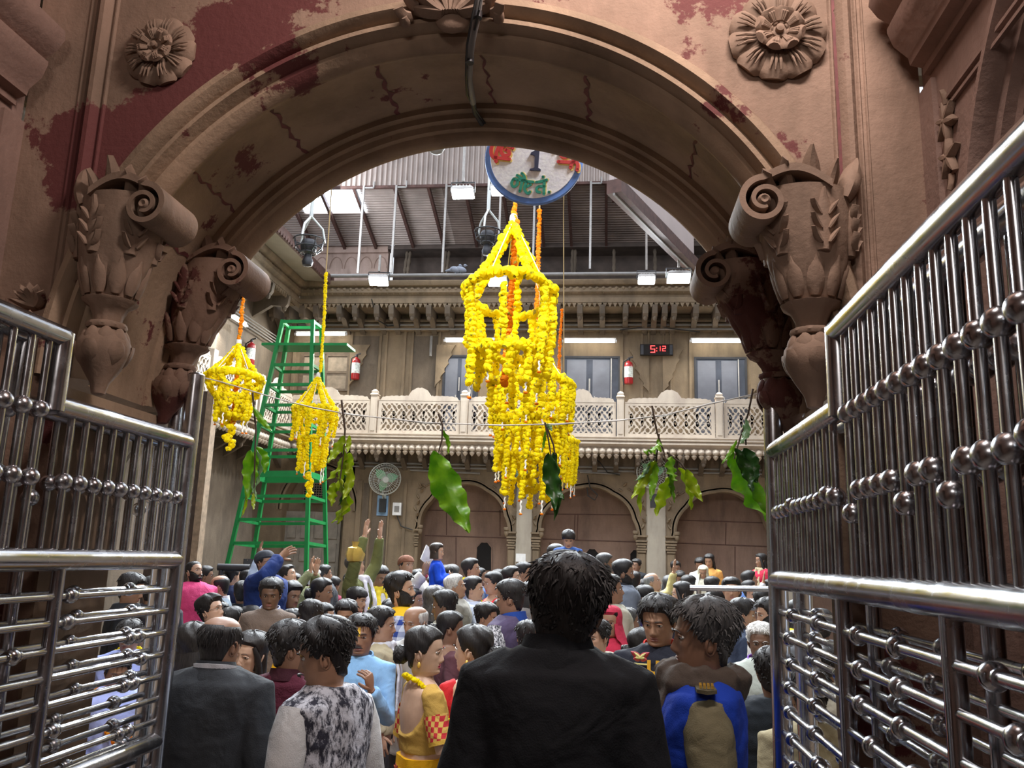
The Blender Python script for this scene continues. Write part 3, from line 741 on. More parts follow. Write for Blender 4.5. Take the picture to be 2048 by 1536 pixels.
for k,(a,b) in enumerate(zip(yy[:-1],yy[1:])):
    mb=MB();jali(mb,a+.09,b-.09,zp0,zp1,1,XPL);mb.box((XPL-.08,a-.08,zp0),(XPL+.04,a+.08,zp1+.15))
    tag(mb.build('parapet_panel',M_pale,smooth=False),'pierced stone parapet panel along the left side balcony, '+['nearest','second','third','fourth','fifth','last before the corner'][k],'parapet','pierced parapet panels of the left side')
# upper doors and windows
M_glass=plain('bluish_window_glass',(.04,.045,.06),.15,var=.35,scale=3)
M_curtain=plain('pale_blue_curtain',(.10,.105,.13),.5,var=.15,scale=4)
M_wood=plain('dark_window_wood',(.10,.07,.045),.5,var=.3,scale=12)
M_woodp=plain('grey_brown_shutter_wood',(.21,.165,.12),.6,var=.25,scale=10)
wn=1
def window(pa,pb,pt,pbm,kind):
    global wn
    A=atY(pa,pt,YW-.01);B=atY(pb,pbm,YW-.01);x0,x1,z1_,z0_=A.x,B.x,A.z,max(B.z,zslab+.2)
    z0_=zslab+.05 if kind=='glass' else z0_
    mb=MB();f=.04
    for a,b in(((x0-f,YW-.03,z0_),(x0,YW+.0,z1_+f)),((x1,YW-.03,z0_),(x1+f,YW+.0,z1_+f)),((x0,YW-.03,z1_),(x1,YW,z1_+f))):mb.box(a,b)
    r=struct(mb.build('window_%d'%wn,M_wood if kind!='glass' else M_dkmetal,smooth=False));wn+=1
    if kind=='glass':
        mb=MB();mb.box((x0,YW-.012,z0_),(x1,YW-.004,z1_));mb.build('glass_pane',M_glass,r)
        w=x1-x0;mb=MB();mb.box((x0+.03*w,YW-.018,z0_+(z1_-z0_)*.42),(x0+.40*w,YW-.013,z1_-.04));mb.box((x0+.52*w,YW-.018,z0_+(z1_-z0_)*.42),(x0+.84*w,YW-.013,z1_-.04));mb.box((x0+.03*w,YW-.018,z0_),(x0+.86*w,YW-.013,z0_+(z1_-z0_)*.33));mb.build('curtain',M_curtain,r)
        mb=MB()
        for q in(.455,.47):mb.box((x0+q*w-.006,YW-.03,z1_-.75),(x0+q*w+.006,YW-.018,z1_-.45))
        for q in(.38,.56):mb.bar((x0+q*w,YW-.06,zslab),(x0+q*w,YW-.06,zslab+.98),.022)
        mb.box((x0+.86*w,YW-.024,z0_),(x0+.88*w,YW-.012,z1_));
        for k in range(5):mb.box((x0,YW-.022,z0_+.1+k*.07),(x0+.86*w,YW-.019,z0_+.115+k*.07))
        mb.build('door_handle',M_whmetal,r)
    else:
        mb=MB();m=(x0+x1)/2;mb.box((x0,YW-.01,z0_),(x1,YW-.003,z1_));mb.build('shutter_back',M_woodp,r)
        mb=MB()
        for a,b in((x0,m-.01),(m+.01,x1)):
            mb.box((a,YW-.028,z0_),(a+.04,YW-.008,z1_));mb.box((b-.04,YW-.028,z0_),(b,YW-.008,z1_))
            for z in(z0_,(z0_+z1_)/2-.02,z1_-.05):mb.box((a+.04,YW-.028,z),(b-.04,YW-.008,z+.05))
        mb.build('shutter_frame',M_wood,r)
window(891,952,714,790,'glass');window(1131,1236,716,792,'glass');window(1392,1491,718,794,'glass');window(606,694,708,782,'shutter')
# left-wall windows
for ya,yb,nm in((13.4,14.6,0),(10.0,11.4,1)):
    mb=MB();x=XLW+.005;z_0,z_1=zslab+.6,atX(450,655,XLW).z
    mb.box((x,ya,z_0),(x+.03,yb,z_1));r=struct(mb.build('window_%d'%wn,M_wood,smooth=False));wn+=1
    mb=MB();m=(ya+yb)/2
    for a,b in((ya+.06,m-.02),(m+.02,yb-.06)):mb.box((x+.03,a,z_0+.06),(x+.04,b,(z_0+z_1)/2-.03));mb.box((x+.03,a,(z_0+z_1)/2+.03),(x+.04,b,z_1-.06))
    mb.build('shutter_panel',M_woodp,r)
# lower left door with lattice
M_doorp=plain('weathered_pale_door',(.23,.20,.165),.65,var=.2,scale=6)
a=atY(574,1022,YL+.3);b=atY(684,1022,YL+.3);mb=MB();mb.box((a.x,YL+.28,FL),(b.x,YL+.34,a.z));r=struct(mb.build('door_1',M_doorp,smooth=False))
mb=MB();w=(b.x-a.x)/4
for i in range(4):
    for j in range(5):
        z=FL+.2+j*.48;mb.box((a.x+w*i+.06,YL+.255,z),(a.x+w*(i+1)-.06,YL+.285,z+.38))
mb.box(((a.x+b.x)/2-.03,YL+.25,FL),((a.x+b.x)/2+.03,YL+.28,a.z))
mb.build('door_panels',M_doorp,r,smooth=False)
a=atY(603,960,YL-.02);b=atY(645,1005,YL-.02);mb=MB();mb.box((a.x,YL+.2,b.z),(b.x,YL+.25,a.z));r=struct(mb.build('window_%d'%wn,M_black,smooth=False));wn+=1
mb=MB();n=9
for i in range(n+1):
    t=i/n;x=a.x+(b.x-a.x)*t;z=b.z+(a.z-b.z)*t
    mb.bar((x,YL+.18,b.z),(x,YL+.18,a.z),.014);mb.bar((a.x,YL+.17,z),(b.x,YL+.17,z),.014)
mb.build('lattice',M_woodp,r,smooth=False)
# left wall lower: arch relief, pilasters, near door jamb
mb=MB()
for yc,w in((9.5,1.3),(13.2,1.3),(6.2,1.2)):
    R=[]
    for i in range(25):
        t=pi*i/24;R.append([(XLW+d,yc-(w+o)*cos(t),2.2+(w*.95+o)*sin(t)) for o,d in((0,0),(0,.05),(.05,.07),(.09,.05),(.10,0))])
    R=[[(x,y,FL) for x,y,z in R[0]]]+R+[[(x,y,FL) for x,y,z in R[-1]]]
    mb.loft(R,False,False)
    mb.box((XLW,yc-w-.5,FL),(XLW+.06,yc-w-.25,3.7))
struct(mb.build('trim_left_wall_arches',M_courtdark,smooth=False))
M_jambwood=plain('old_dark_door_wood',(.045,.028,.02),.6,var=.4,scale=10)
M_jambedge=plain('lit_door_edge_wood',(.24,.17,.11),.7,var=.3,scale=14)  # paler wood stands in for the light on the leaf's edge
p=atY(380,785,10.2);q=atY(437,785,10.2)
mb=MB();mb.box((p.x-.3,10.1,FL),(q.x-.09,10.2,p.z));o=mb.build('open_door_leaf',M_jambwood,smooth=False)
tag(o,'tall dark wooden door leaf with pale lit edge, beyond the left gate post','door')
mb=MB();mb.box((q.x-.09,10.08,FL),(q.x,10.22,q.z+.02));mb.build('door_edge',M_jambedge,o,smooth=False)
# ---------- roof over the far side ----------
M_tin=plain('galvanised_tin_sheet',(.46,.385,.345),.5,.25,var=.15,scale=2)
M_tindark=plain('dark_tin_sheet',(.26,.20,.17),.6,.2,var=.35,scale=1.2)  # darker, blotchier tin for the right part of the roof
M_rafter=plain('rusty_steel_rafter',(.10,.05,.04),.6,.3,var=.3)
M_polyc=emis('translucent_roof_sheet',(.80,.90,1.0),2.6)  # glow stands in for daylight coming through the sheet
def zc(px,py,Y):return atY(px,py,Y).z
YK=19.1;za=zc(950,371,YK);x0=atY(560,372,YK).x;x1=atY(1226,365,YK).x
mb=MB();x=x0-1.5;P=[]
while x<x1:
    P+= [(x,0),(x+.055,.0),(x+.075,-.06),(x+.105,-.06)];x+=.13
mb.loft([[(x,YK+d,z) for x,d in P] for z in(za,za+2.6)],False,False);struct(mb.build('wall_tin_curtain',M_tin,smooth=False))
mb=MB();mb.bar((x0-1.5,YK-.05,za-.02),(x1,YK-.05,za-.02),.07);mb.bar((x1+.05,YK-.05,za-.5),(x1+.05,YK-.05,za+2.6),.14);
struct(mb.build('trim_tin_edge_beam',M_rafter,smooth=False))
# sloping roof behind
YB=21.4;zbk=zc(950,492,YB);n=26
def roofz(y):return za+.05+(zbk-za-.05)*(y-YK)/(YB-YK)
mb=MB();P=[]
for i in range(n):
    y=YK+(YB-YK)*i/n;d=(YB-YK)/n
    P+= [(y,roofz(y)),(y+d*.5,roofz(y)+.0),(y+d*.55,roofz(y)+.05),(y+d*.95,roofz(y)+.05)]
def strip(xa,xb,ya,yb,mat,name):
    mb=MB();Q=[(y,z) for y,z in P if ya<=y<=yb];mb.loft([[(x,y,z) for y,z in Q] for x in(xa,xb)],False,False);struct(mb.build(name,mat,smooth=False))
xl=atY(540,400,YK).x-3;xs1=atY(715,380,YK).x;xs0=atY(585,380,YK).x;xm=atY(880,400,YK).x;ys=YK+(YB-YK)*.42
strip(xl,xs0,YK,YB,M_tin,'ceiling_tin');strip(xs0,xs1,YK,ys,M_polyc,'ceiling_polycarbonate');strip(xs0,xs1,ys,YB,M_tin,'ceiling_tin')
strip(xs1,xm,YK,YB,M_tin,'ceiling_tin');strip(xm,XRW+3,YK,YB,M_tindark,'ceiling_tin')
mb=MB()
for pa,ya,pb,yb in((585,400,618,480),(641,367,695,490),(705,350,762,492),(794,375,827,482),(860,372,889,480),(934,390,952,470),(1010,380,1020,470),(1080,380,1085,480),(1140,380,1140,490),(1215,380,1210,490),(520,420,560,500)):
    xa=atY((pa+pb)/2,(ya+yb)/2,(YK+YB)/2).x
    mb.bar((xa,YK-.05,roofz(YK)-.06),(xa,YB,roofz(YB)-.06),.07,.11)
struct(mb.build('trim_rafters',M_rafter,smooth=False))
# upper storey behind the terrace
zt0=zc(950,560,YB)
M_up=stone('upper_storey_pink_stone',(.44,.32,.27),(.36,.26,.21),(.2,.14,.11),None)
xd=atY(776,520,YB).x
mb=MB();mb.box((xl,YB,7.3),(xd,YB+.2,zbk+.1));struct(mb.build('wall_upper_storey',M_up,smooth=False))
mb=MB()
for k in range(9):
    x=xl+1.2+k*.42*1.0
xx=atY(630,520,YB).x
while xx<xd-.3:
    R=[]
    for i in range(13):
        t=pi*i/12;R.append([(xx+.2-.17*cos(t)*(1+o),YB-d,zt0+.35+.32*sin(t)*(1+o)) for o,d in((0,0),(.05,.03),(.1,0))])
    mb.loft(R,False,False);xx+=.42
mb.box((xl,YB-.08,zbk-.18),(xd,YB,zbk-.02));struct(mb.build('trim_scallop_relief',M_up,smooth=False))
M_dkstone=plain('dark_stone',(.075,.055,.045),.85,var=.35,scale=3)  # much darker stone for the recess of the upper storey
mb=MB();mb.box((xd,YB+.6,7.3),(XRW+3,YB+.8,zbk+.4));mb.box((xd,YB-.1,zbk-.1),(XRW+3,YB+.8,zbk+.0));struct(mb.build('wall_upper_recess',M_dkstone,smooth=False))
mb=MB()
for px in(812,818,890,896,965,1047,1145,1150,1228,1310):
    x=atY(px,520,YB).x;mb.lathe([(.03,0),(.05,-.1),(.035,-.2),(.055,-.35),(.04,-.5),(.055,-.6),(.03,-.72),(.005,-.75)],(x,YB+.1,zbk-.1),10,M=Matrix.Rotation(-.25,3,'X'))
struct(mb.build('trim_upper_struts',M_courtdark))
mb=MB();mb.box((-6.7,16.9,z1-.02),(XRW+3,YB+.6,z1+.02));struct(mb.build('floor_terrace',M_courtdark,smooth=False))
mb=MB();mb.tube([(-6.2,16.7,z1+.12),(XRW,16.7,z1+.12)],.04,10);struct(mb.build('trim_terrace_pipe',M_cable))
# left eave: sloping soffit board and its edge beam
p=atY(655,562,16.6);q=atX(655,562,p.x)
ex=p.x;ez=p.z
M_eave=plain('grey_eave_board',(.27,.24,.185),.7,var=.12,scale=3)
mb=MB();mb.add([(ex,3.2,ez),(ex,16.8,ez),(XCL,16.8,z1+.02),(XCL,3.2,z1+.02),(ex,3.2,ez+.06),(ex,16.8,ez+.06),(XCL,16.8,z1+.08),(XCL,3.2,z1+.08)],[(0,1,2,3),(7,6,5,4),(0,4,5,1)]);struct(mb.build('ceiling_left_eave',M_eave,smooth=False))
mb=MB();mb.box((ex-.04,3.2,ez-.02),(ex+.04,16.9,ez+.16));y=3.4
while y<16.8:mb.box((ex+.02,y,ez-.05),(ex+.05,y+.05,ez+.02));y+=.12
struct(mb.build('trim_eave_beam',M_rafter,smooth=False))
# hoarding on the roof, right
A=atY(1228,372,12.0);B=atY(1418,540,16.6);B.z=A.z
M_board=plain('pale_pink_hoarding',(.46,.38,.36),.6,var=.1,scale=1)
d=(B-A);L=d.length;d.normalize();nrm=Vector((d.y,-d.x,0))
mb=MB();mb.bar(A,B,.24,.22);root=thing('roof_hoarding','big slanting board with a dark steel edge over the far right of the court','hoarding')
mb.build('edge_beam',M_rafter,root,smooth=False)
mb=MB();C0=A+Vector((0,0,.10));C1=A+d*L*.8+Vector((0,0,.10));mb.add([C0,C1,C1+Vector((0,0,3.0)),C0+Vector((0,0,3.0))]+[v+nrm*-.08 for v in(C0,C1,C1+Vector((0,0,3.0)),C0+Vector((0,0,3.0)))],[(0,1,2,3),(7,6,5,4),(1,5,6,2),(0,3,7,4),(0,4,5,1)]);mb.build('board_sheet',M_board,root,smooth=False)
mb=MB();mb.bar(A+Vector((0,0,-.13)),B+Vector((0,0,-.13)),.035);mb.bar(B+Vector((0,0,0)),B+Vector((0,0,3)),.06);mb.build('grey_trim',M_cable,root,smooth=False)
# ---------- hanging poles and floodlights ----------
def pole(px,pt,pb,Y,label):
    a=atY(px,pt,Y);b=Vector((a.x,Y,atY(px,pb,Y).z));a.z=za+.0;mb=MB();mb.bar(b,a,.05);o=mb.build('hanging_pole',M_whmetal,smooth=False);tag(o,label,'pole','white hanging poles under the tin roof')
    mb=MB();mb.bar(a+Vector((0,0,-.05)),a+Vector((.25,0,-.05)),.035);mb.bar(a+Vector((.25,0,-.05)),a+Vector((.25,0,.12)),.035);mb.build('hook',M_whmetal,o,smooth=False);localize(o,a)
for px,pb,l in((728,546,'leftmost white pole hanging behind the first floodlight'),(793,546,'white pole hanging just right of the leftmost floodlight'),(893,545,'white pole hanging left of the big garland chandelier'),(1070,535,'white pole hanging behind the orange flower rope'),(1182,538,'white pole hanging right of the round sign')):
    pole(px,374,pb,YK-.09,l)
def flood(px,py,Y,w,label,aim,power,polelen,tilt=.5,yaw=0,white=True):
    c=atY(px,py,Y);root=thing('floodlight',label,'floodlight','court floodlights');M=Matrix.Rotation(yaw,3,'Z')@Matrix.Rotation(-tilt,3,'X');h=w*.62
    def T(v):return c+M@Vector(v)
    mb=MB();R=[[T((a*w/2*k,b*h/2*k*1.0,z)) for a,b in((-1,-1),(1,-1),(1,1),(-1,1))] for k,z in((1.0,0),(1.0,.04),(.8,.10),(.75,.11))]
    mb.loft(R);
    for i in range(5):
        x=w*(-.3+.15*i);mb.add([T((x,-h*.35,.10)),T((x,h*.35,.10)),T((x,h*.35,.14)),T((x,-h*.35,.14)),T((x+.01,-h*.35,.10)),T((x+.01,h*.35,.10)),T((x+.01,h*.35,.14)),T((x+.01,-h*.35,.14))],[(0,1,2,3),(7,6,5,4),(2,1,5,6),(3,2,6,7),(0,3,7,4)])
    mb.build('housing',M_whmetal,root,smooth=False)
    mb=MB();mb.loft([[T((a*w*.45,b*h*.44,z)) for a,b in((-1,-1),(1,-1),(1,1),(-1,1))] for z in(-.012,.0)]);mb.build('lamp_glass',M_flood,root,smooth=False)
    mb=MB();mb.tube([T((-w*.54,0,.03)),T((-w*.54,0,.05))+Vector((0,0,.16)),T((w*.54,0,.05))+Vector((0,0,.16)),T((w*.54,0,.03))],.012,6);top=c+Vector((0,0,.22));mb.build('yoke',M_dkmetal,root)
    mb=MB();mb.bar(top,top+Vector((0,0,polelen)),.04);mb.build('drop_pole',M_whmetal,root,smooth=False)
    localize(root,c)
    dirv=(M@Vector((0,0,-1)));l=area('floodlight_lamp',c+dirv*.05,c+dirv*.05+Vector(aim),w*.8,h*.8,power,(.88,.95,1.0),150);return root
flood(925,388,12.5,.36,'floodlight hanging left of the round sign, seen from below',(0,-.5,-1),190,1.95,.42)
flood(1003,382,13.0,.36,'floodlight half hidden behind the round sign',(0,-.6,-1),120,2.0,.42)
mb=MB()
for y,z in((4.6,4.75),(5.6,5.55),(5.8,5.35),(7.6,6.25),(8.6,7.1),(12.5,9.55),(13.0,9.85),(16.0,11.15)):mb.box((XLW,y-.04,z),(XRW,y+.04,z+.12))
struct(mb.build('trim_girders',M_rafter,smooth=False))
flood(612,386,12.0,.40,'glaring floodlight at the upper left touching the arch edge',(.3,-.5,-1),190,2.2,.42,.3)
flood(757,563,16.0,.40,'floodlight hanging before the top cornice, left of the garlands',(0,-.7,-1),140,.35,.5,.1)
flood(995,564,16.0,.40,'floodlight seen through the ring of the big garland chandelier',(0,-.7,-1),140,3.2,.5)
flood(1293,561,16.0,.34,'smaller floodlight on a thin pole before the right cornice',(0,-.7,-1),110,3.15,.5)
flood(1358,557,15.0,.42,'bright floodlight at the far right near the stone volute',(-.1,-.7,-1),150,.7,.5)
# ---------- fluorescent tubes ----------
def tubelight(a,b,label,outward):
    a=Vector(a);b=Vector(b);root=thing('tube_light',label,'tube light','fluorescent tube lights');o=Vector(outward)
    mb=MB();mb.bar(a+Vector((0,0,.045)),b+Vector((0,0,.045)),.07,.05);mb.build('batten',M_white,root,smooth=False)
    mb=MB();mb.tube([a+o*.03,b+o*.03],.028,10);mb.build('glass_tube',M_tube,root)
    mb=MB()
    for p,q in((a,(b-a).normalized()),(b,(a-b).normalized())):mb.tube([p+o*.03-q*.02,p+o*.03+q*.03],.034,10)
    mb.build('end_cap',M_white,root)
    c=(a+b)/2;localize(root,c)
    L=(b-a).length
    l=area('tube_lamp',c+o*.10-Vector((0,0,.02)),c+o*1.0-Vector((0,0,1.2)),L if abs(b.x-a.x)>.5 else .06,.06 if abs(b.x-a.x)>.5 else L,34,(1,.97,.86),170)
for pa,ya,pb,yb,l in((592,669,693,677,'tube light above the wooden shutters, behind the green ladder'),(890,682,990,686,'tube light left of the garlands over the first glass door'),(1127,683,1232,687,'tube light right of the garlands over the second glass door'),(1381,683,1497,686,'tube light at the right over the third glass door, near the bracket')):
    a=atY(pa,ya,YW-.22);b=atY(pb,yb,YW-.22);b.z=a.z;tubelight(a,b,l,(0,-1,0))
a=atX(436,617,XLW+.25);b=atX(490,650,XLW+.25);b.z=a.z;tubelight(a,b,'tube light on the left side wall, foreshortened, above a shuttered window',(1,0,0))
# ---------- conduits ----------
mb=MB()
for (Y,lst) in ((YW-.16,((560,650,1540,655),(560,658,1540,664))),(YL-.05,((700,925,1540,945),(700,932,1540,952),(820,940,960,947),(1160,944,1240,948)))):
    for x0_,y0_,x1_,y1_ in lst:
        a=atY(x0_,y0_,Y);b=atY(x1_,y1_,Y);b.z=a.z if abs(x1_-x0_)>400 else b.z;mb.tube([a,b],.022,6)
for o_ in range(4):mb.tube([(XLW+.1+.0*o_,8,atX(430,590+o_*7,XLW+.1).z),(XLW+.1,YW-.1,atX(430,590+o_*7,XLW+.1).z)],.014,5)
a=atY(863,672,YW-.1);mb.tube([a,a-Vector((0,0,.45))],.03,6)
struct(mb.build('trim_conduits',M_cable))
def cablething(pts,r,label,mat=None):
    mb=MB();mb.tube(pts,r,6);o=mb.build('loose_cable',mat or M_blkcable);tag(o,label,'cable');localize(o,pts[0])
cablething([atY(743,598,YW-.9),atY(755,640,YW-.5),atY(775,652,YW-.2),atY(800,650,YW-.2)],.014,'black cable drooping under the cornice left of the garlands')
cablething([atY(1240,660,YW-.2),atY(1280,655,YW-.2),atY(1310,650,YW-.2),atY(1340,657,YW-.2),atY(1400,664,YW-.2)],.012,'black cable arching over the digital clock')
cablething([atY(1175,950,YL-.1),atY(1180,975,YL-.1),atY(1195,990,YL-.1),atY(1190,1000,YL-.1),atY(1176,992,YL-.1),atY(1174,975,YL-.1)],.014,'black cable loop hanging over the middle arch')
cablething([atY(1178,905,YL-.1),atY(1200,925,YL-.1),atY(1215,945,YL-.1),atY(1240,950,YL-.1)],.012,'thin black cable on the wall above the middle arch')
# ---------- fire extinguishers, clock, paper, fans ----------
M_red=plain('extinguisher_red',(.30,.012,.015),.3,var=0);M_label=plain('extinguisher_label',(.62,.66,.62),.5,var=.4,scale=30)
def exting(p,o,label):
    root=thing('fire_extinguisher',label,'fire extinguisher','wall fire extinguishers');p=Vector(p)+Vector(o)*.12
    mb=MB();mb.lathe([(.02,-.27),(.085,-.27),(.09,-.25),(.09,.12),(.08,.17),(.05,.20),(.028,.21),(.028,.24)],p,18);mb.build('cylinder',M_red,root)
    mb=MB();mb.lathe([(.0915,-.14),(.0915,.09)],p,18,cap=False);mb.build('label_band',M_label,root)
    mb=MB();mb.lathe([(.03,.23),(.035,.25),(.03,.28),(.01,.29)],p,10);mb.bar(p+Vector((-.01,0,.28)),p+Vector((.09,0,.31)),.025);mb.build('valve_handle',M_dkmetal,root)
    mb=MB();mb.tube([p+Vector((-.03,0,.25)),p+Vector((-.11,0,.2)),p+Vector((-.12,0,-.1)),p+Vector((-.10,0,-.3))],.014,8);mb.build('hose',M_blkcable,root);localize(root,p)
exting(atY(715,737,YW),(0,-1,0),'red fire extinguisher on the upper wall right of the shutters')
exting(atY(1257,745,YW),(0,-1,0),'red fire extinguisher on the upper wall left of the digital clock')
exting(atX(490,706,XLW),(1,0,0),'dark fire extinguisher on the left side wall beside the garland rope')
M_led=emis('red_led',(1,.03,.03),5)
c=atY(1313,700,YW-.10);root=thing('digital_clock','black digital wall clock with red figures over the parapet','clock')
mb=MB();mb.box((c.x-.34,YW-.14,c.z-.115),(c.x+.34,YW-.06,c.z+.115));mb.build('case',M_black,root,smooth=False)
mb=MB();mb.box((c.x-.33,YW-.145,c.z-.105),(c.x-.27,YW-.141,c.z+.10));mb.box((c.x+.27,YW-.145,c.z-.105),(c.x+.33,YW-.141,c.z+.10));mb.build('side_plate',M_dkmetal,root,smooth=False)
SEG={'5':'afgcd','1':'bc','2':'abged'}
def digit(mb,ch,x,z,w,h,Y):
    t=w*.16;S={'a':((0,h),(w,h)),'g':((0,h/2),(w,h/2)),'d':((0,0),(w,0)),'f':((0,h/2),(0,h)),'b':((w,h/2),(w,h)),'e':((0,0),(0,h/2)),'c':((w,0),(w,h/2))}
    for s_ in SEG[ch]:
        (ax,az),(bx_,bz)=S[s_];mb.box((x+min(ax,bx_)-t/2,Y-.004,z+min(az,bz)-t/2),(x+max(ax,bx_)+t/2,Y,z+max(az,bz)+t/2))
mb=MB();digit(mb,'5',c.x-.12,c.z-.06,.08,.14,YW-.142);digit(mb,'1',c.x+.035,c.z-.03,.04,.10,YW-.142);digit(mb,'2',c.x+.125,c.z-.03,.06,.10,YW-.142)
for z in(-.03,.03):mb.box((c.x-.005,YW-.146,c.z+z-.008),(c.x+.009,YW-.142,c.z+z+.008))
mb.build('led_figures',M_led,root,smooth=False)
localize(root,c)
a=atY(1032,1107,YL-.09);b=atY(1051,1124,YL-.09);mb=MB();mb.box((a.x,YL-.092,b.z),(b.x,YL-.087,a.z));o=mb.build('paper_notice',M_white,smooth=False)
tag(o,'white paper sheet pasted on the pillar left of the tall man','notice');localize(o,a)
M_fang=plain('fan_grey_wire',(.55,.58,.56),.35,.4,var=0);M_fblade=plain('fan_green_blade',(.20,.50,.28),.35,var=0);M_blue=plain('faded_blue_board',(.20,.33,.50),.7,var=.2)
def fan(px,py,r,label,yaw,Y=None,box=True,brd=None):
    Y=Y or YL-.30;c=atY(px,py,Y);root=thing('wall_fan',label,'fan','caged wall fans');M=Matrix.Rotation(yaw,3,'Z')@Matrix.Rotation(pi/2+.25,3,'X')
    def T(v):return c+M@Vector(v)
    mb=MB()
    for k in range(36):
        a=2*pi*k/36;ca,sa=cos(a),sin(a)
        mb.tube([T((r*.12*ca,r*.12*sa,.09)),T((r*.6*ca,r*.6*sa,.085)),T((r*.92*ca,r*.92*sa,.05)),T((r*ca,r*sa,0)),T((r*.92*ca,r*.92*sa,-.05)),T((r*.3*ca,r*.3*sa,-.08))],.0035,4)
    for rr,zz,th in((r,0,.010),(r*.75,.078,.004),(r*.45,.088,.004),(r*.92,.05,.004)):
        mb.tube([T((rr*cos(2*pi*k/36),rr*sin(2*pi*k/36),zz)) for k in range(37)],th,6)
    mb.build('cage',M_fang,root)
    mb=MB()
    for k in range(3):
        a=2*pi*k/3+.3
        R=[]
        for i in range(8):
            q=.15+.72*i/7;w=r*.28*sin(pi*min(1,.25+i/9));R.append([T((q*r*cos(a)-y*sin(a),q*r*sin(a)+y*cos(a),z)) for y,z in((-w,.03),(-w,.022),(w,-.03),(w,-.022))])
        mb.loft(R)
    mb.build('blades',M_fblade,root)
    mb=MB();mb.lathe([(.01,.10),(.06,.10),(.065,.08),(.065,.0)],(0,0,0),16,M=M);mb.v=[tuple(Vector(v)+c) for v in mb.v];mb.lathe([(.07,-.08),(.07,-.2),(.05,-.24)],c,12,M=M);mb.build('motor',M_fang,root)
    mb=MB();s=T((0,0,-.16));mb.tube([s,s+Vector((.0,.0,-.35)),Vector((s.x,YL-.03,s.z-.42))],.022,8);mb.box((s.x-.04,YL-.05,s.z-.55),(s.x+.04,YL,s.z-.35));mb.build('wall_bracket',M_fang,root)
    localize(root,c);
    return s
fan(770,958,.33,'green bladed wall fan in a wire cage left of the arcade',.45)
fan(1305,945,.33,'wall fan half hidden behind the leaf sprigs on the right pillar',-.35)
fan(1043,935,.30,'wall fan hidden behind the bottom of the big garland chandelier',.2)
for px,py,l in((766,1012,'blue board with fan regulator beneath the left wall fan'),(1307,1003,'blue board beneath the right wall fan'),(1046,985,'blue board on the pillar below the garlands')):
    a=atY(px,py,YL-.03);root=thing('switch_board',l,'switch board','blue boards under the fans')
    mb=MB();mb.box((a.x-.13,YL-.03,a.z-.2),(a.x+.13,YL,a.z+.22));mb.build('board',M_blue,root,smooth=False);mb=MB();mb.box((a.x-.07,YL-.09,a.z-.13),(a.x+.07,YL-.03,a.z+.15));mb.build('dark_block',M_dkmetal,root,smooth=False);localize(root,(a.x,YL,a.z))
a=atY(794,1018,YL-.06);root=thing('socket_box','white socket box on the wall right of the fan board','switch box');mb=MB();mb.box((a.x-.09,YL-.08,a.z-.13),(a.x+.09,YL,a.z+.13));mb.build('box',M_white,root,smooth=False);mb=MB();mb.box((a.x-.05,YL-.09,a.z-.06),(a.x+.05,YL-.08,a.z+.06));mb.build('sockets',M_cable,root,smooth=False)
mb=MB();mb.tube([(a.x,YL-.04,a.z-.13),(a.x+.1,YL-.04,a.z-.35),(a.x+.35,YL-.04,a.z-.42)],.012,6);mb.build('lead',M_blkcable,root);localize(root,(a.x,YL,a.z))
# hanging cage fans from the roof
def hangfan(px,py,Y,r,label,pt):
    c=atY(px,py,Y);root=thing('hanging_fan',label,'fan','caged fans hanging from the roof')
    mb=MB()
    for rr,z in((r,.07),(r*.85,-.08),(r*.5,-.17)):mb.tube([c+Vector((rr*cos(2*pi*k/24),rr*sin(2*pi*k/24),z)) for k in range(25)],.014,6)
    for k in range(8):
        a=2*pi*k/8;mb.tube([c+Vector((r*cos(a),r*sin(a),.07)),c+Vector((r*.85*cos(a),r*.85*sin(a),-.08)),c+Vector((r*.5*cos(a),r*.5*sin(a),-.17))],.010,5)
    mb.build('cage',M_dkmetal,root)
    mb=MB();mb.lathe([(.02,-.42),(.08,-.40),(.10,-.33),(.07,-.25),(.06,-.2),(.13,-.14),(.15,-.02),(.12,.06),(.03,.08)],c,18);mb.build('motor',M_dkmetal,root)
    mb=MB()
    for k in range(3):
        a=2*pi*k/3+.4;mb.tube([c+Vector((r*cos(a),r*sin(a),.07)),c+Vector((r*.8*cos(a),r*.8*sin(a),.3)),c+Vector((0,0,.52))],.02,8)
    mb.tube([c+Vector((0,0,.5)),c+Vector((0,0,pt))],.035,8);mb.build('suspension',M_fang,root);localize(root,c)
hangfan(618,488,13.5,.27,'black caged fan hanging on a pole under the left eave',1.6)
hangfan(975,470,15,.25,'caged fan hanging behind the top of the big garlands',1.2)
c=atY(873,291,8);root=thing('dome_camera','grey dome camera peeping under the arch crown, left of the sign','camera');mb=MB();mb.lathe([(.001,-.10),(.06,-.08),(.09,-.03),(.095,.02),(.10,.08),(.06,.10)],c,20);mb.build('dome',M_cable,root);mb=MB();mb.tube([c+Vector((0,0,.08)),c+Vector((.15,0,.15)),c+Vector((.3,0,.3)),c+Vector((.3,0,1.2))],.03,8);mb.build('arm',M_dkmetal,root);localize(root,c)
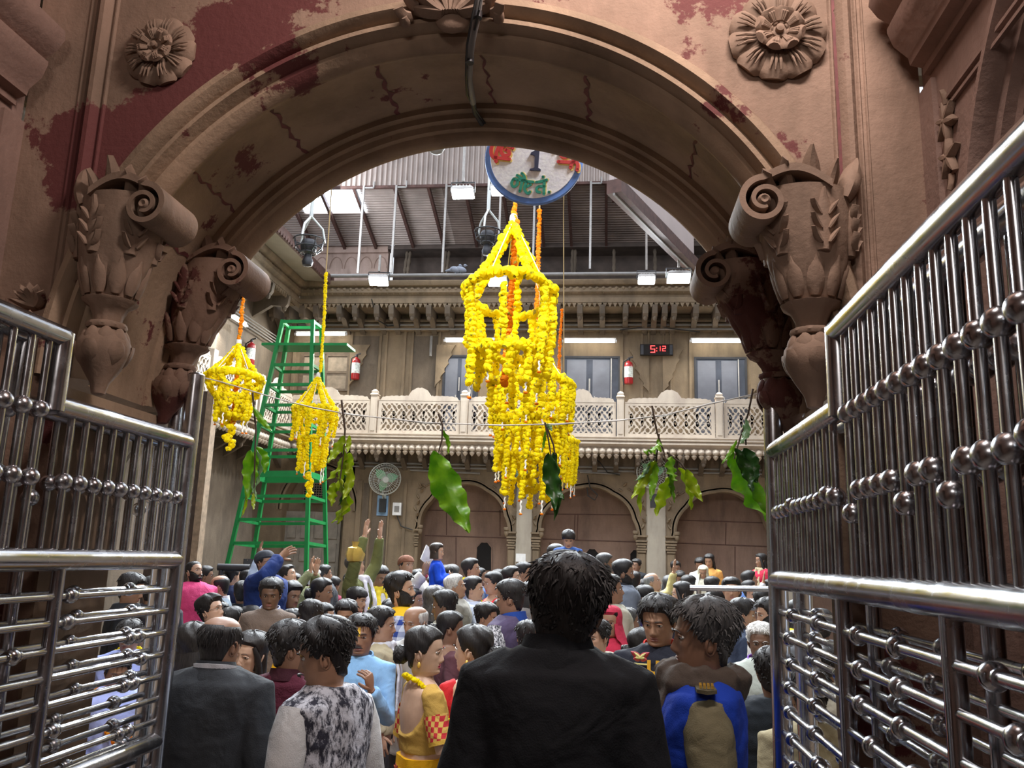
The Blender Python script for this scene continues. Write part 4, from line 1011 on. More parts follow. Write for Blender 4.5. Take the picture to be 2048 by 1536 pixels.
for px,l in((911,'left of the two pigeons on the terrace pipe'),(921,'right of the two pigeons on the terrace pipe')):
    c=atY(px,551,16.7);c.z=z1+.24;mb=MB();mb.sph(c,(.13,.06,.07),12,8,M=Matrix.Rotation(.3,3,'Y'));mb.sph(c+Vector((.09,0,.09)),.035,10,6);mb.tube([c+Vector((-.10,0,.0)),c+Vector((-.22,0,-.03))],[.04,.02],8);mb.tube([c+Vector((.12,0,.09)),c+Vector((.145,0,.085))],[.01,.002],5)
    for e in(-.02,.02):mb.tube([c+Vector((0,e,-.05)),c+Vector((0,e,-.115))],.006,5)
    o=mb.build('pigeon',plain('pigeon_grey',(.20,.22,.27),.7));tag(o,l,'bird');localize(o,c)
# ---------- green ladder tower ----------
M_green=plain('green_enamel',(.012,.19,.05),.35,var=.1,spec=.4)
root=thing('ladder_tower','tall green steel ladder tower standing at the left of the court','ladder')
YA,YBk=12.0,12.9
tA=atY(566,640,YA);tB=atY(626,640,YA);bA=atY(458,1115,YA);bB=atY(613,1115,YA)
k=(tA.z-FL)/(tA.z-bA.z);fA=tA+(bA-tA)*k;fB=tB+(bB-tB)*k
tC=atY(643,648,12.35);tD=atY(578,648,12.35);tC.z=tD.z=tA.z;bC=atY(652,1115,YBk);bD=atY(506,1115,YBk)
k2=(tC.z-FL)/(tC.z-bC.z);fC=tC+(bC-tC)*k2;fD=tD+(bD-tD)*k2
for a,b in((tA,fA),(tB,fB),(tC,fC),(tD,fD)):
    mb=MB();mb.bar(a,b,.055,.055,up=(0,1,0));mb.build('leg',M_green,root,smooth=False)
def lv(y):
    t=(atY(590,y,YA).z-tA.z)/(fA.z-tA.z);return [tA+(fA-tA)*t,tB+(fB-tB)*t,tC+(fC-tC)*t,tD+(fD-tD)*t]
for i,y in enumerate((643,730,770,811,851,902,950,995,1042,1090)):
    q=lv(y)
    for j in range(4):
        mb=MB();mb.bar(q[j],q[(j+1)%4],.035,.045 if i!=6 else .09);mb.build('rung',M_green,root,smooth=False)
q=lv(686);mb=MB();z=q[0].z;mb.box((q[0].x-.25,YA-.02,z-.04),(q[1].x+.55,YA+.42,z));mb.build('platform',M_green,root,smooth=False)
localize(root,(fA.x,YA,FL))
# ================= marigold garland chandeliers =================
M_mari=plain('marigold_yellow',(1.0,.80,.004),.7,var=.10,scale=40,spec=.2)
M_oran=plain('marigold_orange',(.90,.30,.01),.7,var=.15,scale=40,spec=.2)
M_calyx=plain('marigold_green',(.30,.26,.01),.7,var=.2)
for m_ in(M_mari,M_oran):
    n=m_.node_tree;b=n.nodes['Principled BSDF'];tr=n.nodes.new('ShaderNodeBsdfTranslucent');src=b.inputs['Base Color'].links[0].from_socket;link(n,src,tr.inputs['Color']);mx=n.nodes.new('ShaderNodeMixShader');mx.inputs[0].default_value=.42;link(n,b.outputs[0],mx.inputs[1]);link(n,tr.outputs[0],mx.inputs[2]);link(n,mx.outputs[0],n.nodes['Material Output'].inputs['Surface'])
M_jas=plain('white_tuberose',(.80,.78,.72),.6,var=.1)
M_string=plain('white_string',(.62,.60,.56),.7)
M_rope=plain('jute_rope',(.42,.30,.14),.9)
def _ico(sub):
    bm=bmesh.new();bmesh.ops.create_icosphere(bm,subdivisions=sub,radius=1);v=np.array([x.co[:] for x in bm.verts]);f=np.array([[a.index for a in q.verts] for q in bm.faces]);bm.free();return v,f
_iv,_if=_ico(2);_rs=np.random.RandomState(4);FT=[]
for k in range(6):
    j=1+.17*(_rs.rand(len(_iv))-.5)*2;v=_iv*j[:,None];v[:,2]*=.72;FT.append(v)
def rotm(rs):
    q=rs.normal(size=4);q/=np.linalg.norm(q);w,x,y,z=q
    return np.array([[1-2*(y*y+z*z),2*(x*y-z*w),2*(x*z+y*w)],[2*(x*y+z*w),1-2*(x*x+z*z),2*(y*z-x*w)],[2*(x*z-y*w),2*(y*z+x*w),1-2*(x*x+y*y)]])
_frs=np.random.RandomState(11)
def garland(paths,r,name,mat,parent,green=.05,jit=.12,fill=1.12,seedsub=None):
    if len(paths)>1:
        for q in paths:garland([q],r,name,mat,parent,green,jit,fill)
        return
    V=[];F=[];Mi=[];b=0
    for pts in paths:
        P=[Vector(p) for p in pts];seg=[(P[i+1]-P[i]).length for i in range(len(P)-1)];L=sum(seg)
        n=max(1,int(L/(r*fill)))
        for k in range(n):
            s_=L*(k+.5)/n;i=0
            while i<len(seg)-1 and s_>seg[i]:s_-=seg[i];i+=1
            p=P[i].lerp(P[i+1],min(1,s_/max(seg[i],1e-6)))
            rr=r*_frs.uniform(.85,1.18);v=FT[_frs.randint(6)]@rotm(_frs).T*rr+np.array(p)+_frs.uniform(-1,1,3)*r*jit
            V.append(v);F.append(_if+b);b+=len(v)
            g=(_frs.rand(len(_if))<green*.7);c=_iv[_if].mean(1);d=_frs.normal(size=3);d/=np.linalg.norm(d);g|=(c@d>.90)&(green>0)
            Mi.append(g.astype(int))
    V=np.concatenate(V);F=np.concatenate(F);Mi=np.concatenate(Mi)
    me=bpy.data.meshes.new(name);me.from_pydata(V.tolist(),[],F.tolist());me.materials.append(mat);me.materials.append(M_calyx);me.polygons.foreach_set('material_index',Mi.tolist())
    me.polygons.foreach_set('use_smooth',[False]*len(F));me.update();o=bpy.data.objects.new(name,me);C.objects.link(o);o.parent=parent;return o
def ringpts(c,R,n=48,tilt=0,ph=0,sides=0):
    out=[]
    for k in range(n+1):
        a=2*pi*k/n+ph;r=R
        if sides:
            m=2*pi/sides;x=(a-ph)%m-m/2;r=R*cos(m/2)/cos(x)
        out.append(Vector((c.x+r*cos(a),c.y+r*sin(a),c.z+r*sin(a)*math.tan(tilt))))
    return out
def tassels(spots,L,parent,fl=.010):
    for p in spots:
        mb=MB();n=6;mb.tube([p+Vector((.003*sin(i*2.2),.003*cos(i*1.7),-L*i/n)) for i in range(n+1)],[.0045+.0025*(i%2) for i in range(n+1)],6)
        t=mb.build('tassel',M_jas,parent);mb=MB();mb.sph(p-Vector((0,0,L+fl*.5)),(fl*1.3,fl*1.3,fl*.8),8,5);mb.build('tassel_flower',M_oran,t)
def chandelier(label,apex,ring,Y,halfw,tiers,r,rope,ropemat,ropetop,tilt=0,core=None,sides=0,nsup=5):
    root=thing('garland_chandelier',label,'flower chandelier','hanging marigold chandeliers')
    A=atY(apex[0],apex[1],Y);Cc=atY(ring[0],ring[1],Y);A.x=Cc.x+(A.x-Cc.x);D=(Cc-CAM).dot(CF);R=halfw/FPX*D
    R-=r
    rp=ringpts(Cc,R,48,tilt,.3,sides);garland([rp],r*1.15,'ring_garland',M_mari,root)
    mb=MB();mb.tube(rp,r*.5,6);mb.build('hoop',M_mari,root)
    sup=[[A,A.lerp(rp[int(48*k/nsup)],.5)+Vector((0,0,-.02)),rp[int(48*k/nsup)]] for k in range(nsup)]
    garland(sup,r*.9,'support_garland',M_mari,root)
    mb=MB()
    for k in range(nsup):mb.tube([A+Vector((0,0,.02)),rp[(int(48*k/nsup)+3)%48]],.003,5)
    mb.build('support_string',M_string,root)
    c=Cc.copy();RR=R;z=Cc.z
    for (kind,par) in tiers:
        if kind=='strands':
            n,L,var,tl=par[:4];gap=len(par)>4;P=[];T=[]
            for k in range(n):
                a=(-pi/2+.95+(2*pi-1.9)*k/(n-1)) if gap else 2*pi*(k+.35)/n+.2;l=L*(1+var*sin(k*2.7));t=Vector((c.x+RR*cos(a),c.y+RR*sin(a),z+RR*sin(a)*math.tan(tilt)));e=t+Vector((-.04*L*cos(a),-.04*L*sin(a),-l));P.append([t,t.lerp(e,.5)+Vector((.012,0,0)),e]);T.append(e)
            garland(P,r*.82,'hanging_garland',M_mari,root)
            if tl:tassels(T[::2],tl,root,r*.32)
        if kind=='swags':
            n,drop,inner=par;P=[]
            for k in range(n):
                a0=2*pi*k/n+.3;a1=2*pi*(k+1)/n+.3;pp=[]
                for i in range(9):
                    t=i/8;a=a0+(a1-a0)*t;q=RR*(1-inner*sin(pi*t));pp.append(Vector((c.x+q*cos(a),c.y+q*sin(a),z-drop*sin(pi*t)+q*sin(a)*math.tan(tilt))))
                P.append(pp)
            garland(P,r*.82,'swag_garland',M_mari,root)
        if kind=='cross':
            dz,=par;P=[[Vector((c.x+RR*cos(a),c.y+RR*sin(a),z)),Vector((c.x,c.y,z-dz)),Vector((c.x-RR*cos(a),c.y-RR*sin(a),z))] for a in(.2,1.25,2.3)];garland(P,r*.8,'cross_garland',M_mari,root)
        if kind=='drop':
            dz,f,sw=par;nc=c.copy();nR=RR*f;P=[]
            for k in range(6):
                a=2*pi*k/6+.5;P.append([Vector((c.x+RR*cos(a),c.y+RR*sin(a),z)),Vector((c.x+(RR*.65+nR*.35)*cos(a),c.y+(RR*.65+nR*.35)*sin(a),z-dz*.55)),Vector((c.x+nR*cos(a),c.y+nR*sin(a),z-dz))])
            z-=dz;RR=nR;garland(P,r*.8,'linking_garland',M_mari,root)
            if sw:
                rp2=ringpts(Vector((c.x,c.y,z)),RR,32,0,.3,sides);garland([rp2],r*.9,'lower_ring_garland',M_mari,root)
        if kind=='ball':
            garland([[Vector((c.x+RR*.4*cos(a*1.9),c.y+RR*.4*sin(a*1.9),z-.03*a)) for a in range(9)]],r*.95,'flower_cluster',M_mari,root,jit=.6)
    if core:
        a=atY(core[0],core[1],Y);b=atY(core[2],core[3],Y);garland([[a,b]],r*.72,'orange_core_garland',M_oran,root,green=.03)
    # rope with its own flowers
    mb=MB();pts=[A]+[atY(px,py,Y) for px,py in rope];gz={4.6:4.75,5.6:5.55,5.8:5.35,7.6:6.25,8.6:7.1}[Y];pts.append(Vector((pts[-1].x,Y,gz+.05)));mb.tube(pts,.006,6);mb.build('rope',M_rope,root)
    if ropetop:garland([[atY(px,py,Y) for px,py in ropetop]],r*.66,'rope_garland',ropemat,root,green=.05)
    mb=MB();mb.sph(A+Vector((0,0,.02)),(r*.8,r*.8,r*1.4),10,6);mb.build('knot',M_string,root)
    localize(root,A);return root
chandelier('largest and nearest marigold chandelier, hanging right below the round sign',(1027,445),(1020,590),4.6,98,
  [('strands',(11,.44,.35,.07,1)),('drop',(.34,.74,True)),('strands',(10,.20,.3,.06)),('swags',(5,.12,.2))],.031,[(1029,400),(1034,150)],M_oran,[(1030,405),(1028,440)],tilt=-.22,core=(1034,440,1008,770))
chandelier('dense many-tiered marigold chandelier hanging lower behind the largest one',(1078,690),(1062,772),5.6,90,
  [('strands',(20,.26,.2,.05)),('swags',(9,.12,.1)),('strands',(14,.20,.2,0)),('drop',(.24,.84,True)),('strands',(20,.30,.2,.07)),('swags',(7,.12,.15)),('drop',(.25,.76,True)),('strands',(15,.24,.3,.09)),('ball',())],.028,[(1079,420),(1084,130)],M_oran,[(1079,418),(1076,540),(1072,690)],tilt=-.1,core=(1078,700,1078,860))
chandelier('small marigold chandelier at the far right of the garland group, on a thin rope',(1128,850),(1128,884),8.6,32,
  [('strands',(10,.42,.2,.12)),('swags',(5,.16,.1)),('drop',(.22,.8,True)),('strands',(8,.22,.2,.06))],.027,[(1127,420),(1132,180)],M_oran,[(1124,618),(1120,680),(1118,735),(1124,800)])
chandelier('marigold chandelier at the far left beside the gate post, with an orange core',(477,690),(470,757),5.8,60,
  [('swags',(6,.10,.1)),('drop',(.14,.62,True)),('strands',(9,.16,.3,.09)),('swags',(5,.09,.1)),('drop',(.14,.6,True)),('ball',())],.0265,[(484,650),(497,480),(518,160)],M_oran,[(492,545),(484,620),(482,655),(478,680)],core=(478,700,466,850),tilt=-.1)
chandelier('open airy marigold chandelier before the green ladder, with white tassels',(636,756),(630,818),7.6,48,
  [('strands',(10,.26,.25,.08)),('swags',(6,.10,.1)),('drop',(.28,.66,True)),('strands',(9,.26,.25,.14)),('drop',(.30,.5,False)),('ball',())],.027,[(640,748),(652,545),(676,180)],M_mari,[(652,545),(648,640),(641,745)],sides=6,nsup=6)
# ================= round gate sign =================
Sc=atY(1068,318,3.35);SD=(Sc-CAM).dot(CF);SR=98/FPX*SD
root=thing('round_gate_sign','round white hanging sign with blue rim and painted Hindi lettering around a figure 1','sign')
# the disc hangs upright, turned a little towards the passage
sy=rad(3);SX=Vector((cos(sy),sin(sy),0));SZ=Vector((0,0,1));SN=SX.cross(SZ)   # SN points to the viewer (-Y)
def S(u,v,d=0):return Sc+SX*(u*SR)+SZ*(v*SR)+SN*d
mb=MB();N_=64
mb.loft([[S(k*cos(2*pi*i/N_),k*sin(2*pi*i/N_),d) for i in range(N_)] for k,d in((.90,-.012),(.995,-.012),(1.0,-.008),(1.0,.008),(.995,.012),(.88,.012))]);mb.build('blue_rim',plain('sign_blue',(.14,.30,.78),.5,var=.12,scale=30),root)
mb=MB();mb.loft([[S(k*cos(2*pi*i/N_),k*sin(2*pi*i/N_),d) for i in range(N_)] for k,d in((.885,-.013),(.885,.0135),(.88,.014))]);M_signw=plain('speckled_white_paint',(.93,.91,1.0),.55,var=.14,scale=60,bump=.06,bscale=90);mb.build('white_face',M_signw,root,smooth=False)
def cr(x,y):return ((x-1015)/850,(600-y)/850)
def stroke(mb,pts,w,d,dx=0,dy=0,th=.0025):
    P=[cr(x+dx,y+dy) for x,y in pts]
    # catmull-rom
    if len(P)>2:
        Q=[]
        for i in range(len(P)-1):
            p0=P[max(i-1,0)];p1=P[i];p2=P[i+1];p3=P[min(i+2,len(P)-1)]
            for k in range(6):
                t=k/6;Q.append(tuple(.5*((2*b)+(-a+c)*t+(2*a-5*b+4*c-e)*t*t+(-a+3*b-3*c+e)*t**3) for a,b,c,e in zip(p0,p1,p2,p3)))
        Q.append(P[-1]);P=Q
    R=[]
    for i,p in enumerate(P):
        a=P[max(i-1,0)];b=P[min(i+1,len(P)-1)];tx,ty=b[0]-a[0],b[1]-a[1];L=math.hypot(tx,ty) or 1;nx,ny=-ty/L*w,tx/L*w
        R.append([S(p[0]+nx,p[1]+ny,d),S(p[0]-nx,p[1]-ny,d),S(p[0]-nx,p[1]-ny,d+th),S(p[0]+nx,p[1]+ny,d+th)])
    mb.loft(R)
    for p in(P[0],P[-1]):mb.loft([[S(p[0]+w*cos(2*pi*i/10),p[1]+w*sin(2*pi*i/10),dd) for i in range(10)] for dd in(d,d+th)])
red=[[(470,205),(340,270),(272,430),(285,570),(345,608)],[(345,608),(590,635)],[(362,680),(352,590),(390,430),(470,260),(590,170),(740,110),(860,80)],[(400,330),(520,370),(640,425)],[(470,390),(440,480),(490,565),(580,555),(578,490),(520,460)],
 [(560,280),(600,330),(690,300),(700,235),(640,215),(580,240)],[(620,150),(690,240),(750,315)],[(720,130),(770,210),(800,190)],[(810,110),(840,190),(875,262)],[(860,80),(1000,62),(1160,80)],[(960,80),(975,170),(1030,225),(1100,200),(1110,90)],[(1120,90),(1128,160),(1125,240)],
 [(1160,80),(1330,150),(1500,250),(1640,360),(1700,500),(1705,690)],[(1300,160),(1290,230),(1250,250),(1310,290)],[(1410,230),(1320,385)],[(1500,280),(1385,455)],[(1620,370),(1600,420)],[(1600,330),(1560,420),(1480,490),(1480,560),(1540,600),(1610,560),(1590,480)],[(1440,682),(1560,690),(1700,695)],[(1650,790),(1680,700),(1750,690),(1775,760),(1765,835)]]
grn=[[(665,1020),(645,1090),(680,1150),(740,1110),(745,1030)],[(680,1000),(850,1040),(1015,1060)],[(735,935),(800,985),(865,1030)],[(815,900),(860,960),(870,1030)],[(830,1030),(790,1230)],[(905,1060),(870,1140),(880,1220),(930,1270),(965,1240)],[(970,1110),(900,1150)],
 [(1070,1060),(1150,1050),(1245,1020)],[(1120,1140),(1080,1170),(1085,1230),(1135,1250)],[(1120,1140),(1205,1140)],[(1205,1040),(1205,1280)],[(1180,962),(1184,968)],[(1288,1242),(1292,1248)]]
M_yel=plain('sign_yellow',(.85,.62,.20),.5,var=.05);M_sred=plain('sign_red',(.62,.04,.04),.5,var=.1);M_sgrn=plain('sign_green',(.02,.30,.20),.5,var=.1);M_snavy=plain('sign_navy',(.03,.035,.08),.5,var=.1)
mb=MB()
for s_ in red:stroke(mb,s_,.040,.0140,22,26,.0012)
for s_ in grn:stroke(mb,s_,.028,.0140,18,-8,.0012)
mb.build('yellow_outline',M_yel,root,smooth=False)
mb=MB()
for s_ in red:stroke(mb,s_,.036,.0152)
mb.build('red_lettering',M_sred,root,smooth=False)
mb=MB()
for s_ in grn:stroke(mb,s_,.028,.0152)
mb.build('green_lettering',M_sgrn,root,smooth=False)
mb=MB();pp=[(950,820),(1010,805),(1030,790),(1030,580),(1000,560),(955,550),(960,520),(1040,470),(1110,480),(1095,800),(1140,830),(1140,855),(950,845)]
mb.loft([[S(*cr(x,y),d) for x,y in pp] for d in(.014,.019)]);mb.build('figure_one',M_snavy,root,smooth=False)
mb=MB();mb.tube([S(0,1,0),S(0,1,0)+Vector((0,-.1,.14)),Vector((Sc.x,3.14,Sc.z+SR+.3))],.006,6);mb.tube([S(-.6,.8,0),Vector((Sc.x-.12,3.14,Sc.z+SR+.25))],.004,5);mb.build('hanger',M_dkmetal,root)
localize(root,Sc)
# ================= leaf string =================
YS=3.12
pts=[(392,752),(440,763),(500,781),(560,799),(630,816),(700,829),(850,845),(1000,851),(1110,848),(1230,842),(1330,830),(1420,808),(1500,790),(1552,780)]
mb=MB();q=[atY(px,py,YS-.06 if px in(392,) else YS) for px,py in pts];q[0]=atY(392,752,3.06);mb.tube(q,.0024,6);mb.tube([p+Vector((0,.004,.004*sin(i*3))) for i,p in enumerate(q)],.0016,5)
o=mb.build('leaf_string',M_string);tag(o,'thin white string strung across the arch between the gate posts, carrying leaf sprigs','string');localize(o,q[0])
def leafmat(name,c1,c2,rough=.35):
    m,n,b=nt(name);t=noise_tex(n,18,4);r=ramp(n,t.outputs['Fac'],[(.35,c1),(.65,c2)]);link(n,r.outputs['Color'],b.inputs['Base Color']);b.inputs['Roughness'].default_value=rough
    b.inputs['Transmission Weight'].default_value=0;tr=n.nodes.new('ShaderNodeBsdfTranslucent');link(n,r.outputs['Color'],tr.inputs['Color']);mx=n.nodes.new('ShaderNodeMixShader');mx.inputs[0].default_value=.45
    out=n.nodes['Material Output'];link(n,b.outputs[0],mx.inputs[1]);link(n,tr.outputs[0],mx.inputs[2]);link(n,mx.outputs[0],out.inputs['Surface']);return m
M_leaf=[leafmat('leaf_bright_green',(.14,.34,.015),(.26,.48,.02)),leafmat('leaf_dark_green',(.02,.085,.012),(.04,.13,.015)),leafmat('leaf_yellow_green',(.30,.42,.01),(.42,.52,.02)),leafmat('leaf_pale_green',(.20,.36,.16),(.30,.46,.24))]
M_twig=plain('brown_twig',(.07,.045,.03),.8)
lrs=random.Random(5)
def leafblade(mb,a,b,w,fold=.35,n=22,bend=.12,wave=.16,m=None,roll=None):
    a=Vector(a);b=Vector(b);d=(b-a);L=d.length;d.normalize();roll=lrs.uniform(-.8,.8) if roll is None else roll
    side=Vector((1,0,0))-d*d.x;side.normalize();nr=side.cross(d);side=side*cos(roll)+nr*sin(roll);nr=side.cross(d);ph=lrs.uniform(0,6);rows=[]
    for i in range(n+1):
        t=i/n;c=a+d*(L*t)+nr*(bend*L*sin(pi*t))+side*(L*.05*sin(pi*t*1.0+ph));h=w/2*(sin(pi*t**.85)**.8 if 0<t<1 else 0)*(1-.25*t)+w*.01
        row=[]
        for k in range(-3,4):
            u=k/3;wv=wave*w*abs(u)**2*sin(t*22+ph+(1.5 if u>0 else 0));row.append(c+side*(u*h*(1+.10*sin(t*30+ph*u)))+nr*(fold*h*abs(u)+wv))
        rows.append(row)
    th=nr*.0006
    base=len(mb.v);m_=7
    vs=[v+th for r in rows for v in r]+[v-th for r in rows for v in r];T=(n+1)*m_;fs=[]
    for i in range(n):
        for k in range(m_-1):
            fs.append((i*m_+k,i*m_+k+1,(i+1)*m_+k+1,(i+1)*m_+k));fs.append((T+i*m_+k,T+(i+1)*m_+k,T+(i+1)*m_+k+1,T+i*m_+k+1))
        fs.append((i*m_,(i+1)*m_,T+(i+1)*m_,T+i*m_));fs.append((i*m_+m_-1,T+i*m_+m_-1,T+(i+1)*m_+m_-1,(i+1)*m_+m_-1))
    mb.add(vs,fs,m)
def sprig(label,twigs,leaves,Y=YS):
    root=thing('leaf_sprig',label,'leaf sprig','leaf sprigs hanging from the string')
    mb=MB()
    for tw in twigs:mb.tube([atY(px,py,Y) for px,py in tw],[.0042-.0022*i/len(tw) for i in range(len(tw))],6)
    mb.build('twig',M_twig,root)
    for i,(ax,ay,bx,by,w,mt) in enumerate(leaves):
        o=((i*7)%5-2)*.014;a=atY(ax,ay,Y+o*.5);b=atY(bx,by,Y+o*1.6);D=(a-CAM).dot(CF);mb=MB();leafblade(mb,a,b,w/FPX*D*1.12);mb.build('leaf',M_leaf[mt],root)
    localize(root,atY(*twigs[0][0],Y))
sprig('leftmost leaf sprig, hanging before the green ladder by the gate post',[[(505,785),(512,860),(510,905),(508,990)]],[(510,812,540,864,12,0),(504,900,490,1000,30,0),(516,893,527,948,28,0),(514,900,506,985,14,3),(510,940,512,1000,9,3),(505,985,509,1020,8,2),(490,990,485,1035,6,2)])
sprig('bushy yellow-green sprig hanging between ladder and wall fan',[[(683,800),(690,860),(688,900),(680,960)]],[(690,872,654,925,20,2),(688,890,650,965,24,2),(690,905,664,985,26,2),(697,870,697,905,10,2),(697,905,698,960,18,2),(700,935,688,1000,18,2),(678,955,672,1048,26,2),(695,982,667,1048,24,2),(672,965,662,1012,20,2),(690,950,676,1010,18,1)])
sprig('single large curled leaf on a dark twig above the left arch',[[(877,828),(885,850),(884,880),(877,905)]],[(875,900,931,1068,60,0),(885,858,894,910,10,0)])
sprig('dark drooping leaves hanging over the bottom of the garlands',[[(1090,845),(1097,880),(1102,912)],[(1092,850),(1107,890),(1110,910)]],[(1100,905,1108,1020,34,1),(1104,905,1131,1000,28,1),(1108,955,1112,1042,16,1),(1092,848,1104,862,9,3),(1092,862,1083,905,6,0)])
sprig('branching sprig of many leaves hanging before the right wall fan',[[(1304,812),(1314,865),(1328,905),(1338,955)],[(1334,905),(1360,925),(1376,945)],[(1318,868),(1312,925)]],[(1320,882,1286,903,34,0),(1306,918,1267,1000,22,2),(1312,922,1282,1032,17,2),(1312,925,1302,1002,16,0),(1342,952,1313,1032,28,2),(1344,912,1352,962,26,0),(1347,945,1347,1005,11,0),(1362,935,1378,1020,20,2),(1374,938,1404,1004,22,2),(1300,920,1270,962,12,3)])
sprig('rightmost sprig with long broad leaves beside the right gate post',[[(1506,778),(1497,825),(1482,870),(1468,918)],[(1490,850),(1492,890)]],[(1494,838,1478,888,16,3),(1476,882,1440,926,9,0),(1470,900,1546,1050,50,0),(1484,898,1518,965,40,1),(1508,950,1550,1052,26,0),(1476,895,1500,985,26,1)])
# ================= people =================
SK={'a':(.36,.20,.125),'b':(.25,.135,.085),'c':(.46,.275,.185),'d':(.15,.08,.05),'e':(.52,.34,.24)}
def skin(k):
    nm='skin_'+k
    if nm in MC:return MC[nm]
    m=plain(nm,SK[k],.48,var=.08,scale=25);b=m.node_tree.nodes['Principled BSDF'];b.inputs['Subsurface Weight'].default_value=.06;b.inputs['Subsurface Radius'].default_value=(.02,.008,.005);return m
def hairm(k):
    col={'k':(.012,.010,.010),'b':(.030,.020,.015),'g':(.20,.20,.20),'w':(.50,.49,.47),'s':(.06,.058,.058),'r':(.07,.03,.018)}[k];nm='hair_'+k
    if nm in MC:return MC[nm]
    m,n,b=nt(nm);b.inputs['Roughness'].default_value=.52 if k in'kbs' else .65;b.inputs['Specular IOR Level'].default_value=.4
    tc=n.nodes.new('ShaderNodeTexCoord');mp=n.nodes.new('ShaderNodeMapping');mp.inputs['Scale'].default_value=(90,90,8);link(n,tc.outputs['Object'],mp.inputs['Vector'])
    t=noise_tex(n,1.6,3,.6,vec=mp.outputs['Vector']);r=ramp(n,t.outputs['Fac'],[(.3,tuple(c*.5 for c in col)),(.7,tuple(min(1,c*1.7) for c in col))]);link(n,r.outputs['Color'],b.inputs['Base Color'])
    bp=n.nodes.new('ShaderNodeBump');bp.inputs['Strength'].default_value=.7;bp.inputs['Distance'].default_value=.004;link(n,t.outputs['Fac'],bp.inputs['Height']);link(n,bp.outputs['Normal'],b.inputs['Normal']);MC[nm]=m;return m
def cloth(col,kind='plain',col2=None,scale=60,rough=.85):
    nm='cloth_%s_%02x%02x%02x%s'%(kind,int(col[0]*255),int(col[1]*255),int(col[2]*255),'' if col2 is None else '_%02x%02x'%(int(col2[0]*255),int(col2[2]*255)))
    if nm in MC:return MC[nm]
    m,n,b=nt(nm);b.inputs['Roughness'].default_value=rough;b.inputs['Specular IOR Level'].default_value=.25
    tc=n.nodes.new('ShaderNodeTexCoord');P=tc.outputs['Object']
    if kind=='plain' or kind=='knit':
        t=noise_tex(n,5,4,vec=P);r=ramp(n,t.outputs['Fac'],[(.3,tuple(c*.88 for c in col)),(.7,tuple(min(1,c*1.1) for c in col))]);link(n,r.outputs['Color'],b.inputs['Base Color'])
    elif kind=='blotch':
        mp=n.nodes.new('ShaderNodeMapping');mp.inputs['Scale'].default_value=(1.3,1.3,.6);mp.inputs['Rotation'].default_value=(.5,.3,.7);link(n,P,mp.inputs['Vector'])
        t=noise_tex(n,scale,5,.75,vec=mp.outputs['Vector'],dist=.25);r=ramp(n,t.outputs['Fac'],[(.45,col),(.50,tuple(.45*a+.55*c for a,c in zip(col,col2))),(.56,col2)]);link(n,r.outputs['Color'],b.inputs['Base Color'])
    elif kind in('plaid','check'):
        mx=None;fac=[]
        for ax,sc_ in((0,1),(2,1)):
            sp=n.nodes.new('ShaderNodeSeparateXYZ');link(n,P,sp.inputs[0]);mu=n.nodes.new('ShaderNodeMath');mu.operation='MULTIPLY';mu.inputs[1].default_value=scale;
            if ax==0:
                ad=n.nodes.new('ShaderNodeMath');ad.operation='ADD';link(n,sp.outputs[0],ad.inputs[0]);link(n,sp.outputs[1],ad.inputs[1]);link(n,ad.outputs[0],mu.inputs[0])
            else:link(n,sp.outputs[2],mu.inputs[0])
            si=n.nodes.new('ShaderNodeMath');si.operation='SINE';link(n,mu.outputs[0],si.inputs[0]);gt=n.nodes.new('ShaderNodeMath');gt.operation='GREATER_THAN';gt.inputs[1].default_value=.1 if kind=='plaid' else 0;link(n,si.outputs[0],gt.inputs[0]);fac.append(gt.outputs[0])
        if kind=='plaid':
            ad=n.nodes.new('ShaderNodeMath');ad.operation='ADD';link(n,fac[0],ad.inputs[0]);link(n,fac[1],ad.inputs[1]);dv=n.nodes.new('ShaderNodeMath');dv.operation='MULTIPLY';dv.inputs[1].default_value=.5;link(n,ad.outputs[0],dv.inputs[0]);f=dv.outputs[0]
        else:
            ad=n.nodes.new('ShaderNodeMath');ad.operation='SUBTRACT';link(n,fac[0],ad.inputs[0]);link(n,fac[1],ad.inputs[1]);dv=n.nodes.new('ShaderNodeMath');dv.operation='ABSOLUTE';link(n,ad.outputs[0],dv.inputs[0]);f=dv.outputs[0]
        r=ramp(n,f,[(.1,col),(.9,col2)]);link(n,r.outputs['Color'],b.inputs['Base Color'])
    t2=noise_tex(n,220 if kind!='knit' else 120,2,vec=P);bp=n.nodes.new('ShaderNodeBump');bp.inputs['Strength'].default_value=.35 if kind!='knit' else .8;bp.inputs['Distance'].default_value=.004;link(n,t2.outputs['Fac'],bp.inputs['Height'])
    t3=noise_tex(n,9,2,vec=P,dist=.6);bp2=n.nodes.new('ShaderNodeBump');bp2.inputs['Strength'].default_value=.5;bp2.inputs['Distance'].default_value=.03;link(n,t3.outputs['Fac'],bp2.inputs['Height']);link(n,bp.outputs['Normal'],bp2.inputs['Normal']);link(n,bp2.outputs['Normal'],b.inputs['Normal'])
    MC[nm]=m;return m
M_eyew=plain('eye_white',(.62,.60,.57),.25,var=0);M_iris=plain('dark_iris',(.02,.012,.008),.15,var=0);M_lip=plain('lips',(.28,.12,.10),.5,var=.05);M_lipr=plain('painted_lips',(.42,.04,.10),.35,var=.05)
M_tilak=plain('tilak_yellow',(.80,.50,.05),.7,var=.1);M_gold=plain('gold_thread',(.75,.48,.10),.35,.6,var=.2,scale=30)
_Z=np.array([1.478,1.488,1.498,1.510,1.540,1.565,1.590,1.620,1.650,1.675,1.692,1.705,1.714,1.719])
_F=np.array([.034,.058,.076,.084,.088,.090,.091,.094,.093,.085,.073,.056,.036,.004])
